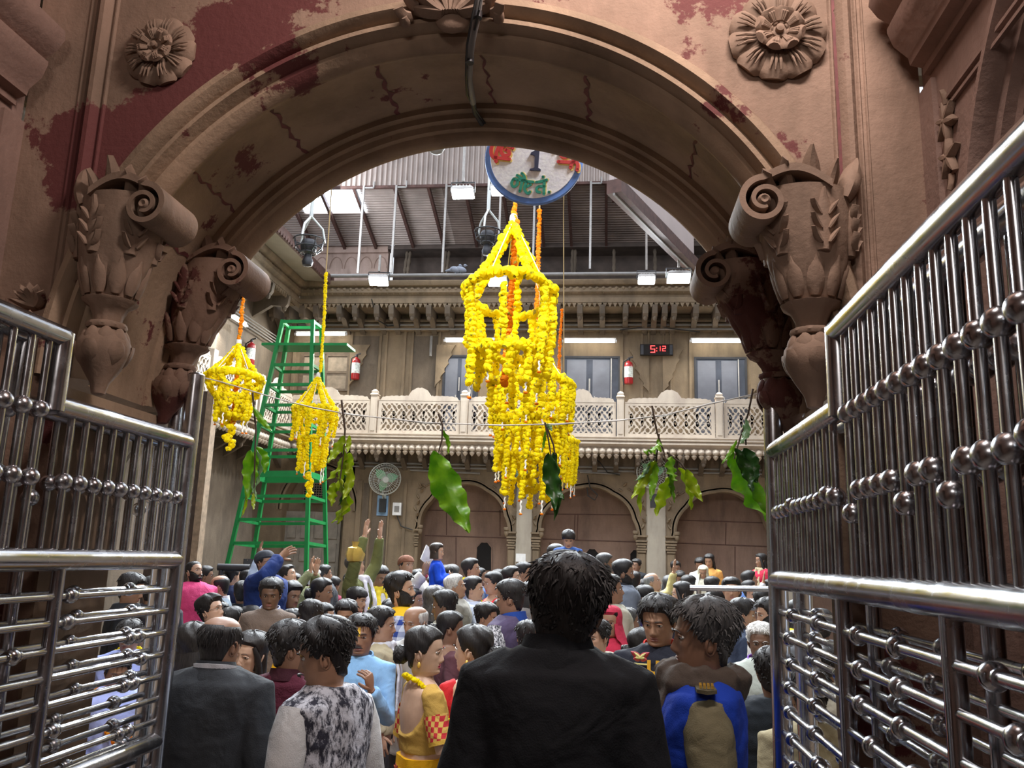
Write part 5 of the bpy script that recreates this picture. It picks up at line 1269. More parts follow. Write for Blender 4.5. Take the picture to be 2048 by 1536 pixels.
_B=np.array([.050,.052,.055,.059,.067,.075,.083,.091,.095,.090,.079,.061,.040,.004])
_Wd=np.array([.054,.054,.054,.058,.065,.070,.0735,.076,.078,.074,.066,.052,.034,.004])
def _ip(z,A):
    # smooth interpolation with cosine-free cubic through numpy
    i=np.clip(np.searchsorted(_Z,z)-1,0,len(_Z)-2);t=np.clip((z-_Z[i])/(_Z[i+1]-_Z[i]),0,1)
    p0=A[np.maximum(i-1,0)];p1=A[i];p2=A[i+1];p3=A[np.minimum(i+2,len(A)-1)]
    return np.maximum(.5*(2*p1+(-p0+p2)*t+(2*p0-5*p1+4*p2-p3)*t*t+(-p0+3*p1-3*p2+p3)*t**3),.002)
def headgrid(z,th):
    """z:(m,) th:(n,) -> x,y (m,n) of the skull surface; th=0 is the face"""
    F=_ip(z,_F)[:,None];B=_ip(z,_B)[:,None];W=_ip(z,_Wd)[:,None];c=np.cos(th)[None,:];s=np.sin(th)[None,:]
    e=.90;x=W*np.sign(s)*np.abs(s)**e;y=np.where(c>0,-F*np.abs(c)**e,B*np.abs(c)**.95)+.012
    return x,y
def g(a,s):return np.exp(-(a/s)**2)
def face(x,y,Z,fem=False,beard=0):
    fr=np.clip(-(y-.0)/.05,0,1);ax=np.abs(x)
    A=np.interp(Z,[1.548,1.556,1.564,1.570,1.600,1.618,1.632],[0,.012,.022,.0225,.009,.004,0])*(.88 if fem else 1);S=np.interp(Z,[1.555,1.568,1.60,1.62],[.0145,.0135,.0085,.009])
    d=-A*g(x,S)-.005*g(ax-.014,.006)*g(Z-1.560,.006)
    d+=.0085*g(ax-.031,.017)*g(Z-1.607,.011);d-=(.005 if not fem else .002)*g(Z-1.628,.008)*np.exp(-(x/.05)**4)
    d-=.004*g(ax-.044,.016)*g(Z-1.583,.014);d-=.0062*g(x,.021)*g(Z-1.5415,.0042);d-=.0062*g(x,.018)*g(Z-1.5305,.0046);d+=.0030*g(x,.024)*g(Z-1.536,.0018)
    d+=.003*g(x,.03)*g(Z-1.521,.005);d-=.007*g(x,.020)*g(Z-1.506,.010)
    return y+d*fr
def smooth(a,b,x):
    t=np.clip((x-a)/(b-a),0,1);return t*t*(3-2*t)
ND=0.0
def rotate_head(V,yaw,pitch,roll,hs):
    """turn the head part of the point array about the neck"""
    piv=np.array([0,.02,1.485]);w=smooth(1.425,1.505,V[:,2])[:,None];P=(V-piv)
    P=P*(1+(hs-1)*w)
    # axis angle built from blended euler
    out=P.copy();wv=w[:,0]
    a=np.radians(pitch)*wv;  # pitch up: face (-Y) goes up
    y,z=out[:,1].copy(),out[:,2].copy();out[:,1]=y*np.cos(a)+z*np.sin(a);out[:,2]=-y*np.sin(a)+z*np.cos(a)
    a=np.radians(roll)*wv;x,z=out[:,0].copy(),out[:,2].copy();out[:,0]=x*np.cos(a)+z*np.sin(a);out[:,2]=-x*np.sin(a)+z*np.cos(a)
    a=np.radians(yaw)*wv;x,y=out[:,0].copy(),out[:,1].copy();out[:,0]=x*np.cos(a)-y*np.sin(a);out[:,1]=x*np.sin(a)+y*np.cos(a)
    out[:,2]-=ND*wv
    return out+piv
def add_hand(mb,W,D,N,T,s=1,curl=.25,spread=.12,m=None):
    """W wrist, D direction, N palm normal (palm faces N), T thumb side"""
    W=Vector(W);D=Vector(D).normalized();N=Vector(N);N=(N-D*N.dot(D)).normalized();T0=Vector(T);S_=D.cross(N);S_=S_ if S_.dot(T0)>0 else -S_
    R=[]
    for t,w,h in((-.01,.024,.020),(.01,.026,.018),(.035,.036,.016),(.065,.041,.014),(.088,.040,.011),(.096,.034,.008)):
        c=W+D*t*s;R.append([c+S_*cos(2*pi*k/12)*w*s+N*sin(2*pi*k/12)*h*s for k in range(12)])
    mb.loft(R,m=m)
    for i,(o,L) in enumerate(((.030,.068),(.010,.078),(-.010,.072),(-.029,.056))):
        p=W+D*(.086-.003*abs(i-1))*s+S_*o*s;d=(D+S_*spread*(1.2-i*.8)).normalized();pts=[p-d*.012*s,p];rr=[.0095,.0095]
        for q in(.42,.33,.25):
            a=curl;d=(d*cos(a)+N*sin(a)).normalized();p=p+d*L*q*s;pts.append(p);rr.append(.0085 if q>.3 else .0068)
        mb.tube(pts,[r*s for r in rr],8,m=m)
    p=W+D*.022*s+S_*.026*s;d=(D*.55+S_*.8+N*.15).normalized();pts=[p-d*.01*s,p+d*.022*s];d2=(d+D*.45+N*curl*.6).normalized();pts.append(pts[-1]+d2*.030*s);pts.append(pts[-1]+(d2+D*.3).normalized()*.022*s)
    mb.tube(pts,[.013*s,.0115*s,.010*s,.0075*s],8,m=m)
ARM={'down':((.232,.03,1.10),(.235,-.055,.86),(0,-.15,-1),(-1,0,0),(0,-1,0),.35),
 'up':((.275,-.10,1.47),(.225,-.17,1.72),(-.05,-.1,1),(0,-1,0.1),(-1,0,0),.08),
 'highup':((.235,-.07,1.60),(.17,-.12,1.86),(-.1,-.05,1),(0,-1,0.1),(-1,0,0),.08),
 'namaste':((.215,-.12,1.16),(.030,-.27,1.33),(-.02,-.25,1),(-1,0,0),(0,1,0),.04),
 'phone':((.225,-.15,1.26),(.10,-.32,1.50),(-.2,-.2,1),(-.6,.5,0),(-.5,-.6,0),.75),
 'chest':((.225,-.03,1.13),(.06,-.22,1.22),(-1,-.3,.15),(0,1,0),(0,0,1),.5)}
def hairline(th):
    a=np.degrees(np.abs(((th+pi)%(2*pi))-pi));return np.interp(a,[0,30,48,62,74,84,100,112,130,180],[1.672,1.671,1.664,1.640,1.598,1.600,1.606,1.575,1.530,1.512])
def add_fn_shell(z0,z1,nz,nt_,off,rs,lump=0,lf=3):
    """closed shell around the skull; off(z,th)->offset"""
    t=np.linspace(-pi,pi,nt_,endpoint=False);z=z0+(z1-z0)*(1-(1-np.linspace(0,1,nz))**1.6);x,y=headgrid(np.minimum(z,1.7185),t)
    cz=1.61;Zm=np.repeat(z[:,None],nt_,1);nrm=np.stack([x,y-.012,(Zm-cz)*1.0*np.clip((Zm-1.60)/.08,0,1)],-1);nrm/=np.linalg.norm(nrm,axis=-1,keepdims=True)+1e-9
    O=off(Zm,np.repeat(t[None,:],nz,0))
    if lump:
        ph=rs.uniform(0,6,8);N=sum(np.sin(t[None,:]*(lf+k*2)+Zm*(60+25*k)+ph[k])*(.6/(k+1)) for k in range(4));O=O+np.where(O>0,lump*N*np.clip(O/.012,0,1),0)
    P=np.stack([x,y,Zm],-1)+nrm*O[...,None];return P.reshape(-1,3),nz,nt_
def gridfaces(nz,n,cap=True):
    f=[(i*n+j,i*n+(j+1)%n,(i+1)*n+(j+1)%n,(i+1)*n+j) for i in range(nz-1) for j in range(n)]
    if cap:f.append(tuple((nz-1)*n+j for j in range(n)));f.append(tuple(range(n-1,-1,-1)))
    return f
DISP=None
def folds(o,strength,size,vox=None,it=3):
    global DISP
    if vox:
        r=o.modifiers.new('weld','REMESH');r.mode='VOXEL';r.voxel_size=vox;r.use_smooth_shade=True
        s_=o.modifiers.new('soften','SMOOTH');s_.iterations=it;s_.factor=.6
    key='folds_%d'%int(size*1000)
    tx=bpy.data.textures.get(key) or bpy.data.textures.new(key,'CLOUDS');tx.noise_scale=size;tx.noise_depth=2
    d=o.modifiers.new('folds','DISPLACE');d.texture=tx;d.strength=strength;d.mid_level=.5;d.texture_coords='LOCAL'
def person(label,px,ytop,hp,body=90,head=0,pitch=0,roll=0,sk='a',hair='short',hc='k',top='shirt',col=(.1,.1,.1),arms=('down','down'),fem=False,D=None,hs=None,vol=1.0,
           beard=0,mous=0,tilak=0,glasses=0,kind='plain',col2=None,cscale=60,sleeve='long',lower=(.05,.05,.06),collar=None,garl=0,scarf=None,hat=None,base=None,height=None,bob=0,drop=0,build=1.0,extra=None,group=None,bindi=0,dz=0,lips=None,smile=0,neck=None):
    PL.append(dict(locals()))
PL=[]
FLZ=FL
def torso_rings(outset,z0,z1,sh=1.0,drop=0,fem=False,wid=1.0,n=28):
    body=outset==0
    T=[(.78,.160,.115,.0),(.88,.165,.12,0),(.96,.155,.112,0),(1.06,.143 if not fem else .128,.103,0),(1.18,.155 if not fem else .138,.11,0),(1.28,.170 if not fem else .150,.118 if not fem else .128,-.004),(1.35,.188 if not fem else .158,.108,0),(1.40,.184*sh if not fem else .152,.094,.006),(1.43,.158 if not fem else .128,.084,.010),(1.455,.112 if not fem else .088,.074,.013),(1.478,.074 if not fem else .064,.064,.014),(1.50,.060,.058,.012)]
    if body:T=T[:-4]+[(1.42,.135,.080,.010),(1.45,.082,.066,.013),(1.475,.060,.059,.014),(1.50,.056,.056,.012)]
    zs=np.array([t[0] for t in T]);R=[]
    Z=np.concatenate([np.linspace(z0,min(1.34,z1),10)[:-1],np.linspace(min(1.34,z1),z1,8)]) if z1>1.34 else np.linspace(z0,z1,12)
    for z in Z:
        zc_=min(max(z,.78),1.50);rx=np.interp(zc_,zs,[t[1] for t in T]);ry=np.interp(zc_,zs,[t[2] for t in T]);yc=np.interp(zc_,zs,[t[3] for t in T])
        o_=outset*(1 if z<1.42 else .6);row=[]
        for k in range(n):
            a=2*pi*k/n;c_,s_=cos(a),sin(a);e=.82
            x=(rx*wid+o_)*abs(c_)**e*(1 if c_>0 else -1);y=(ry+o_)*abs(s_)**e*(1 if s_>0 else -1)+yc
            zz=z
            if drop and s_>0:zz=z-drop*max(0,(z-1.15)/.3)*s_**.7
            row.append((x,y,zz))
        R.append(row)
    return R
def make_person(p,idx):
    global ND
    rs=np.random.RandomState(100+idx);D=p['D'];T=atD(p['px'],p['ytop'],D);near=D<5.2;mid=D<7.5
    fz=FLZ if p['base'] is None else p['base'];H=(T.z-fz) if p['height'] is None else p['height'];fz=T.z-H if p['height'] is not None else fz
    ND=p['neck'] if p['neck'] is not None else (.010 if p['fem'] else .020)
    s=H/(1.722-ND)
    if p['hair'] in('short','bob','long','bun','girl'):s*=.985
    hs=p['hs'] if p['hs'] else min(1.25,max(.85,p['hp']*D/(FPX*.238*s)))
    s=s/(1+(hs-1)*.138)
    root=thing('person',p['label'],'person',p['group'])
    yaw,pitch,roll=p['head'],p['pitch'],p['roll'];sm=skin(p['sk']);hm=hairm(p['hc']);cm=cloth(p['col'],p['kind'],p['col2'],p['cscale'])
    def fin(mb_,name,mats,parent,arr=None,smooth=True,headpart=False):
        V=np.array(mb_.v if arr is None else arr,float)
        if headpart:V=rotate_head(V,yaw,pitch,roll,hs)
        V=V*s;mb_.v=V.tolist();return mb_.build(name,mats,parent,smooth)
    # --- body: torso, neck and head in one surface, arms and hands, feet
    nt_=72 if near else(56 if mid else 40);nz=60 if near else(46 if mid else 32)
    t=np.linspace(-pi,pi,nt_,endpoint=False);th=t-.5*np.sin(t) if nt_>40 else t-.4*np.sin(t);z=1.485+(1.719-1.485)*(1-(1-np.linspace(0,1,nz))**1.35)
    x,y=headgrid(z,th);Zm=np.repeat(z[:,None],nt_,1);y=face(x,y,Zm,p['fem'])
    if p['sk']: pass
    HV=np.stack([x,y,Zm],-1).reshape(-1,3)
    tr=torso_rings(0,.80,1.475,drop=0,fem=p['fem'],wid=p['build'],n=nt_)
    TV=[]
    for r in tr:  # resample torso ring so that its points follow the head angles
        zz=r[0][2];k=[( -pi/2+a)%(2*pi) for a in th]
        for a in k:
            f=a/(2*pi)*nt_;i=int(f)%nt_;q=f-int(f);v0=r[i];v1=r[(i+1)%nt_];TV.append((v0[0]*(1-q)+v1[0]*q,v0[1]*(1-q)+v1[1]*q,zz))
    V=np.concatenate([np.array(TV),HV]);rows=len(tr)+nz
    mb=MB();F=gridfaces(rows,nt_)
    cen=None;mats=[sm,M_lipr if p['lips'] else M_lip,hm,M_eyew,M_iris,M_tilak]
    mi=[0]*len(F)
    FX=V[[f[0] for f in F]]*.5+V[[f[2] for f in F]]*.5
    front=FX[:,1]<-.035
    for i in np.nonzero(front&(np.abs(FX[:,2]-1.536)<.0095)&(np.abs(FX[:,0])<.0235-.9*np.abs(FX[:,2]-1.536)))[0]:mi[i]=1
    if p['tilak']:
        for i in np.nonzero(front&(FX[:,2]>1.612)&(FX[:,2]<1.665)&(np.abs(FX[:,0])<(.007 if p['tilak']==1 else .022)))[0]:mi[i]=5
    if p['beard']:
        bz=1.552 if p['beard']>1 else 1.545
        for i in np.nonzero((FX[:,1]<.03)&(FX[:,2]>1.478)&(FX[:,2]<bz+np.clip(np.abs(FX[:,0])-.03,0,1)*1.3)&~((np.abs(FX[:,2]-1.536)<.009)&(np.abs(FX[:,0])<.022)))[0]:mi[i]=2
    mb.v=V.tolist();mb.f=F;mb.m=mi
    parts_head=MB();a0=0
    for e in(-1,1):
        ey=-.0655;parts_head.sph((e*.031,ey,1.6065),(.0140,.0120,.0068),12,8,m=3);parts_head.sph((e*.031+.002*0,ey-.0095,1.6065),(.0058,.0040,.0060),8,6,m=4)
        parts_head.tube([(e*.015,-.0775,1.6110),(e*.031,-.0795,1.6145),(e*.047,-.072,1.610)],[.0022,.0034,.002],6,m=0)
        parts_head.tube([(e*.013,-.092,1.623),(e*.026,-.0925,1.629),(e*.040,-.087,1.628),(e*.050,-.077,1.622)],[.0025,.0036 if not p['fem'] else .0022,.003 if not p['fem'] else .002,.0012],6,m=2,flat=.7)
        # ear
        pts=[(e*(.076+.010*sin(q*.9)),.018+.016*cos(q*2*pi/9+1.2),1.588+.029*sin(q*2*pi/9+1.2)) for q in range(9)]
        parts_head.tube(pts,.0052,6,m=0);parts_head.sph((e*.076,.016,1.588),(.006,.014,.022),8,6,m=0)
    if p['mous']:
        parts_head.tube([(-.030,-.086,1.541),(-.018,-.0955,1.5465),(0,-.100,1.549),(.018,-.0955,1.5465),(.030,-.086,1.541)],[.002,.0055,.006,.0055,.002],8,m=2,flat=.8)
    if p['bindi']:parts_head.sph((0,-.0925,1.633),(.005,.002,.005),8,5,m=1)
    hv=rotate_head(np.array(parts_head.v),yaw,pitch,roll,hs);bv=rotate_head(np.array(mb.v),yaw,pitch,roll,hs)
    mb.v=bv.tolist();mb.add(hv.tolist(),parts_head.f,0);mb.m[-len(parts_head.f):]=parts_head.m
    armpts=[]
    for sd,ap in((-1,p['arms'][0]),(1,p['arms'][1])):
        if ap is None:armpts.append(None);continue
        a=ARM[ap] if isinstance(ap,str) else ap
        mir=lambda v:Vector((sd*v[0],v[1],v[2]))
        wd=p['build'];S0=Vector((sd*(.168 if not p['fem'] else .15)*wd,.005,1.385));E_=mir(a[0])+Vector((sd*.02*(wd-1)*5,0,0));W_=mir(a[1]);armpts.append((S0,E_,W_,sd))
        mb.tube([S0,S0.lerp(E_,.5),E_,E_.lerp(W_,.35),W_],[.050,.043,.036,.037,.024],12,m=0)
        add_hand(mb,W_,mir(a[2]),mir(a[3]),mir(a[4]),1.0,a[5],m=0)
    for sd in(-1,1):   # legs and feet
        mb.tube([(sd*.085,0,.84),(sd*.09,-.01,.48),(sd*.095,.02,.08)],[.075,.052,.038],12,m=0)
        mb.loft([[(sd*.10+w*cos(2*pi*k/10),yy,max(.0,.035+h*sin(2*pi*k/10))) for k in range(10)] for yy,w,h in((.07,.015,.02),(.05,.033,.035),(0,.038,.04),(-.08,.045,.03),(-.14,.042,.022),(-.165,.02,.012))],m=0)
    mb.v=(np.array(mb.v)*s).tolist();bo=mb.build('body',mats,root)
    # --- lower garment
    mb=MB()
    if p['fem']:
        n=32;R=[]
        for zz,r_,q in((.03,.24,.035),(.3,.21,.03),(.6,.185,.02),(.85,.18,.01),(1.0,.15,.0)):
            R.append([((r_*.95+q*cos(6*2*pi*k/n+zz*3))*cos(2*pi*k/n),(r_*.8+q*cos(6*2*pi*k/n+zz*3))*sin(2*pi*k/n),zz) for k in range(n)])
        mb.loft(R);fin(mb,'skirt',cloth(p['lower']),root)
    else:
        for sd in(-1,1):mb.tube([(sd*.088,.0,.92),(sd*.09,0,.80),(sd*.092,-.012,.48),(sd*.097,.018,.055)],[.095,.098,.075,.062],14)
        mb.loft([[((.168)*cos(2*pi*k/20),.122*sin(2*pi*k/20),zz) for k in range(20)] for zz in(.80,1.0)]);o=fin(mb,'trousers',cloth(p['lower']),root)
    # --- top garment
    mb=MB();k=p['top'];outs={'shirt':.014,'suit':.030,'sweater':.022,'vest':.026,'kurta':.018,'blouse':.006,'shawl':.035,'jacket':.032}[k]
    zlo={'suit':.70,'jacket':.80,'kurta':.60}.get(k,.84);zhi=1.474 if k!='blouse' else 1.41
    if p['drop'] and k=='blouse':zlo=1.08
    mb.loft(torso_rings(outs,zlo,zhi,sh=1.06 if k in('suit','jacket') else 1,drop=p['drop'],fem=p['fem'],wid=p['build']))
    slmat=None
    for ar in armpts:
        if ar is None:continue
        S0,E_,W_,sd=ar;o2=outs*.75+.004
        if p['sleeve']=='none':continue
        a_=Vector((sd*.10,.005,1.40))
        if p['sleeve']=='long':mb.tube([a_,S0+Vector((sd*.008,0,.004 if k!='suit' else -.002)),S0.lerp(E_,.5),E_,E_.lerp(W_,.5),E_.lerp(W_,.95)],[.045+o2,.056+o2,.047+o2,.044+o2,.038+o2,.030+o2],14)
        else:
            q={'short':.85,'half':.95}[p['sleeve']];mb.tube([a_,S0+Vector((sd*.004,0,.0)),S0.lerp(E_,.5),S0.lerp(E_,q)],[.045+o2,.054+o2,.046+o2,.044+o2],14)
    o=fin(mb,{'suit':'suit_jacket','vest':'vest'}.get(k,k),cm,root)
    folds(o,.016*s if k!='suit' else .008*s,.07,vox=(.0095 if D<4.2 else .013 if D<6 else .02)*s,it=3)
    if p['col2'] is not None and p['kind']=='plain':  # sleeves of another cloth (vest over shirt)
        mb=MB()
        for ar in armpts:
            if ar is None:continue
            S0,E_,W_,sd=ar;mb.tube([S0+Vector((-sd*.02,0,.004)),S0.lerp(E_,.25),S0.lerp(E_,.5),E_,E_.lerp(W_,.5),E_.lerp(W_,.95)],[.070,.074,.069,.064,.056,.045],14)
        o=fin(mb,'sleeve',cloth(p['col2']),root);folds(o,.012*s,.05,vox=.012*s)
    if p['collar']:
        mb=MB();R=[]
        for q in range(25):
            a=-pi*.86+2*pi*.86*q/24;c_=p['collar'];h=.035 if k!='suit' else .030
            base=np.array([.080*sin(a),.014+.077*cos(a)]);h+=.010*(1-abs(a)/pi)
            drop_=.045*(abs(a)/(pi*.86))**3
            R.append([(base[0]*1.0,base[1],1.445-drop_),(base[0]*(1.30 if k!='suit' else 1.04),base[1]*(1.30 if k!='suit' else 1.04)-.004,1.440-drop_),(base[0]*1.10,base[1]*1.10,1.456+h-drop_*1.2),(base[0]*1.0,base[1]*1.0,1.456+h-drop_*1.2)])
        mb.loft(R,True,True);fin(mb,'collar',cloth(p['collar']),root)
    if p['scarf']:
        mb=MB();R=[]
        for q in range(29):
            a=2*pi*q/28;big=1.28 if D<3 else 1;rx,ry=.095*(1+.12*(big>1)),.088*(1+.12*(big>1));c0=Vector((rx*sin(a),.012-ry*cos(a)*1.0,1.455+.02*cos(a*1)-.03*(1+cos(a))*.5));out=Vector((sin(a),-cos(a),0));rr=(.036+.006*sin(q*2.1))*big
            R.append([c0+out*cos(2*pi*j/12)*rr*(1+.18*sin(j*2.3+q*.4))+Vector((0,0,1))*sin(2*pi*j/12)*rr*1.15 for j in range(12)])
        mb.loft(R,True,False)
        for e in(-1,1):mb.loft([[Vector((e*(.06+.01*i)+w_*cos(2*pi*j/10)*.05,-.10-.03*min(i,2)*.8-.012*sin(2*pi*j/10),1.43-.085*i)) for j in range(10)] for i,w_ in enumerate((.7,.9,1,1.05,1.0,.95))])
        o=fin(mb,'scarf',cloth(p['scarf'],'plain'),root);folds(o,.012*s,.04,vox=(.009 if D<4.2 else .014)*s,it=2)
    # --- hair
    hr=p['hair'];vol=p['vol']
    nz_,n_=(40,80) if near else((28,52) if mid else(20,36))
    if hr!='none':
        def off(Zm,t_):
            hl=hairline(t_)
            if hr in('long','bob'):hl=np.where(np.abs(t_)>1.15,np.minimum(hl,1.53),hl)
            if hr=='fringe' or p['bob']:hl=hl-np.where(np.abs(t_)<1.0,.030,0)
            m=smooth(-.004,.010,Zm-hl);top=smooth(1.60,1.70,Zm);T_=(.009+.020*top*vol)
            if hr in('long','bun','girl'):T_=(.010+.009*top)
            if hr in('bob','fringe'):T_=(.016+.010*top*vol)
            if hr=='bald':
                m=m*(1-smooth(1.655,1.700,Zm-.006*(np.abs(t_)>2.3)))*smooth(.9,1.25,np.abs(t_));T_=.0065+0*Zm
            if hr=='thin':T_=.005+0*Zm;
            return np.where(m>0,T_*m,0)-.005*(1-m)
        P,a_,b_=add_fn_shell(1.495,1.7188,nz_,n_,off,rs,lump=0 if hr in('bald','thin') else .0035*vol*(1.3 if near else 1),lf=5)
        mb=MB();mb.v=P.tolist();mb.f=gridfaces(a_,b_);mb.m=[0]*len(mb.f)
        if hr=='short' or hr=='fringe':   # tufts
            fine=.62 if D<3.6 else .8 if near else 1;nT=int((800 if D<3.6 else 330 if near else 60 if mid else 10)*(.6+.4*vol))
            for q in range(nT):
                th_=rs.uniform(-pi,pi);zz=1.715-rs.uniform(0,1)**1.3*(.10 if abs(th_)<1 else .15)
                if zz<hairline(np.array([th_]))[0]+.006:continue
                xx,yy=headgrid(np.array([zz]),np.array([th_]));p0=Vector((xx[0,0],yy[0,0],zz));nr=Vector((xx[0,0],yy[0,0]-.012,(zz-1.61)*1.1)).normalized();tp=float(smooth(1.60,1.70,zz))
                L=rs.uniform(.020,.036)*(.7+.5*tp*vol);dn=Vector((p0.x*6,p0.y*6 if p0.y>0 else -.6,-.55 if zz<1.69 else .05));tan=Vector((dn.x+rs.uniform(-.5,.5),dn.y+rs.uniform(-.4,.4),dn.z+rs.uniform(-.3,.3)));tan=(tan-nr*tan.dot(nr)).normalized();b0=.006+.016*tp*vol
                mb.tube([p0+nr*(b0-.004),p0+nr*(b0+.004)+tan*L*.45,p0+nr*(b0+rs.uniform(-.004,.006*tp+.001))+tan*L],[.0062*fine,.0052*fine,.0006],4 if near else 5)
        if hr=='bald' and near:
            for q in range(260):
                th_=rs.uniform(-pi,pi);zz=rs.uniform(1.60,1.672)
                if abs(th_)<1.0+ (zz-1.60)*4:continue
                xx,yy=headgrid(np.array([zz]),np.array([th_]));p0=Vector((xx[0,0],yy[0,0],zz));nr=Vector((xx[0,0],yy[0,0]-.012,(zz-1.61)*1.1)).normalized()
                tan=Vector((p0.x*3,p0.y*3,-1+rs.uniform(-.2,.2)));tan=(tan-nr*tan.dot(nr)).normalized();L=.022;h=.006 if zz<1.67 else .001
                mb.tube([p0+nr*h,p0+nr*(h+.002)+tan*L*.5,p0+nr*h+tan*L],[.0022,.0018,.0005],4)
        if hr in('long','girl'):
            R=[];L_=.36 if hr=='long' else .30
            for i in range(12):
                q=i/11;zz=1.63-L_*q;w_=.088+.014*sin(q*3);yb=.100+.012*sin(q*2.2)+(.02*q);row=[]
                for j in range(24):
                    a=2*pi*j/24
                    row.append((w_*cos(a)*(1+.03*sin(5*a+i)),yb-.055+.050*sin(a)*(1.0+.08*sin(7*a)) - .02*(abs(cos(a))**2)*(1 if q<.6 else .4),zz))
                R.append(row)
            R.append([(v[0]*.6,v[1],v[2]-.02) for v in R[-1]]);mb.loft(R)
            for e in(-1,1):
                mb.tube([(e*.060,-.055,1.665),(e*.079,-.040,1.62),(e*.086,-.020,1.56),(e*.090,-.012,1.50),(e*.098,-.015,1.42),(e*.10,-.03,1.34)],[.010,.016,.020,.024,.024,.006],10)
        if hr=='bob' or p['bob']:
            R=[]
            for i in range(7):
                q=i/6;zz=1.62-.115*q;row=[]
                for j in range(28):
                    a=-pi*.66+2*pi*.66*j/27;r_=1.10+.10*q
                    row.append((.080*r_*sin(a),.012+.092*r_*cos(a),zz))
                row+= [(v[0]*.86,.012+(v[1]-.012)*.86,v[2]) for v in row[::-1]];R.append(row)
            mb.loft(R)
        if hr=='bun':
            c0=(0,.125,1.585)
            for q in range(14 if near else 6):
                a=q*.9;mb.tube([(c0[0]+.034*cos(a+u*.5),c0[1]+.022*sin(u)+.01,c0[2]+.034*sin(a+u*.5)) for u in range(5)],.016,7)
            mb.sph(c0,(.048,.036,.046),14,10)
        fin(mb,'hair',hm,root,headpart=True)
    if p['beard']>0:
        def offb(Zm,t_):
            m=(Zm<1.556+.02*smooth(.5,1.2,np.abs(t_)))*(np.abs(t_)<1.55)*(Zm>1.487);mouth=((np.abs(Zm-1.536)<.010)&(np.abs(t_)<.30));return np.where(m&~mouth,.0045*p['beard']+.002*np.abs(t_<.4),-.004)
        P,a_,b_=add_fn_shell(1.484,1.60,26 if near else 16,n_,offb,rs,lump=.0015,lf=9)
        mb=MB();mb.v=P.tolist();mb.f=gridfaces(a_,b_);mb.m=[0]*len(mb.f);fin(mb,'beard',hm,root,headpart=True)
    if p['glasses']:
        mb=MB()
        for e in(-1,1):
            mb.tube([(e*.032+.021*cos(q*pi/8),-.102,1.605+.016*sin(q*pi/8)) for q in range(17)],.0016,5);mb.tube([(e*.053,-.100,1.610),(e*.082,-.02,1.607),(e*.08,.03,1.60)],.0017,5)
        mb.tube([(-.011,-.103,1.607),(.011,-.103,1.607)],.0016,5);fin(mb,'spectacles',M_dkmetal,root,headpart=True)
    if p['hat']:
        hc_,hk=p['hat']
        def offh(Zm,t_):
            if hk=='cap':hl=1.652+0*t_-.018*smooth(1.5,3,np.abs(t_))
            elif hk=='beanie':hl=1.640-.03*smooth(1.,2.5,np.abs(t_))
            else:hl=np.where(np.abs(t_)<.95,1.672,1.49)+0*Zm
            m=smooth(-.003,.006,Zm-hl);return np.where(m>0,(.016 if hk!='hood' else .022)*m,0)-.004*(1-m)
        P,a_,b_=add_fn_shell(1.49,1.7188,34 if near or mid else 22,56 if near or mid else 36,offh,rs,lump=.001 if hk!='hood' else .003,lf=3)
        mb=MB();mb.v=P.tolist();mb.f=gridfaces(a_,b_);mb.m=[0]*len(mb.f)
        if hk=='hood':
            R=[]
            for i in range(9):
                q=i/8;zz=1.60-.30*q;row=[]
                for j in range(28):
                    a=-pi*.80+2*pi*.80*j/27;rx=.095+.13*q**1.3;ry=.10+.06*q
                    row.append((rx*sin(a)*(1+.03*sin(j*1.3+i)),.012+ry*cos(a)-(.03*q if abs(a)>2 else 0),zz-.0*q))
                row+=[(v[0]*.90,.012+(v[1]-.012)*.88,v[2]) for v in row[::-1]];R.append(row)
            mb.loft(R)
        fin(mb,{'cap':'cap','beanie':'beanie','hood':'head_shawl'}[hk],cloth(hc_),root,headpart=True)
    if p['garl']:
        path=[]
        for q in range(30):
            a=2*pi*q/29;fr_=(1+cos(a))/2;path.append(Vector((.135*sin(a)*(1-.15*fr_),-.04-.15*cos(a),1.478-.36*fr_**1.4))*s)
        o=garland([path],.017*s,'marigold_garland',M_mari if p['garl']==1 else M_oran,root,green=.05,jit=.1)
    if p['extra']:p['extra'](p,root,s,fin,armpts,near)
    root.location=(T.x,T.y,fz);root.rotation_euler=(0,0,rad(p['body']))
    # keep the crown of the head at its measured place even when the head is tilted
    v=rotate_head(np.array([[0,.0,1.60]]),yaw,pitch,roll,hs)[0]*s;v=Matrix.Rotation(rad(p['body']),3,'Z')@Vector(v);c0=atD(p['px'],p['ytop']+p['hp']*.5,D);rx_=1
    root.location=(root.location.x+(c0.x-root.location.x-v.x),root.location.y-v.y,fz+p['dz'])
    return root
def Q(label,px,yt,hp,body,face,pitch=0,**k):
    k.setdefault('D',FPX*.245/hp);person(label,px,yt,hp,body=body,head=max(-80,min(80,((face-body+180)%360)-180)),pitch=pitch,**k)
BLK=(.012,.013,.016);DG=(.045,.048,.055);NAVY=(.018,.025,.07);WHT=(.62,.62,.66);BEI=(.42,.36,.27);OLV=(.15,.16,.08);MAR=(.16,.012,.035);BRN=(.14,.095,.07);RED_=(.60,.02,.03);YEL=(.85,.42,.01);LBL=(.20,.38,.62);GRY=(.16,.17,.19);KHA=(.30,.26,.16)
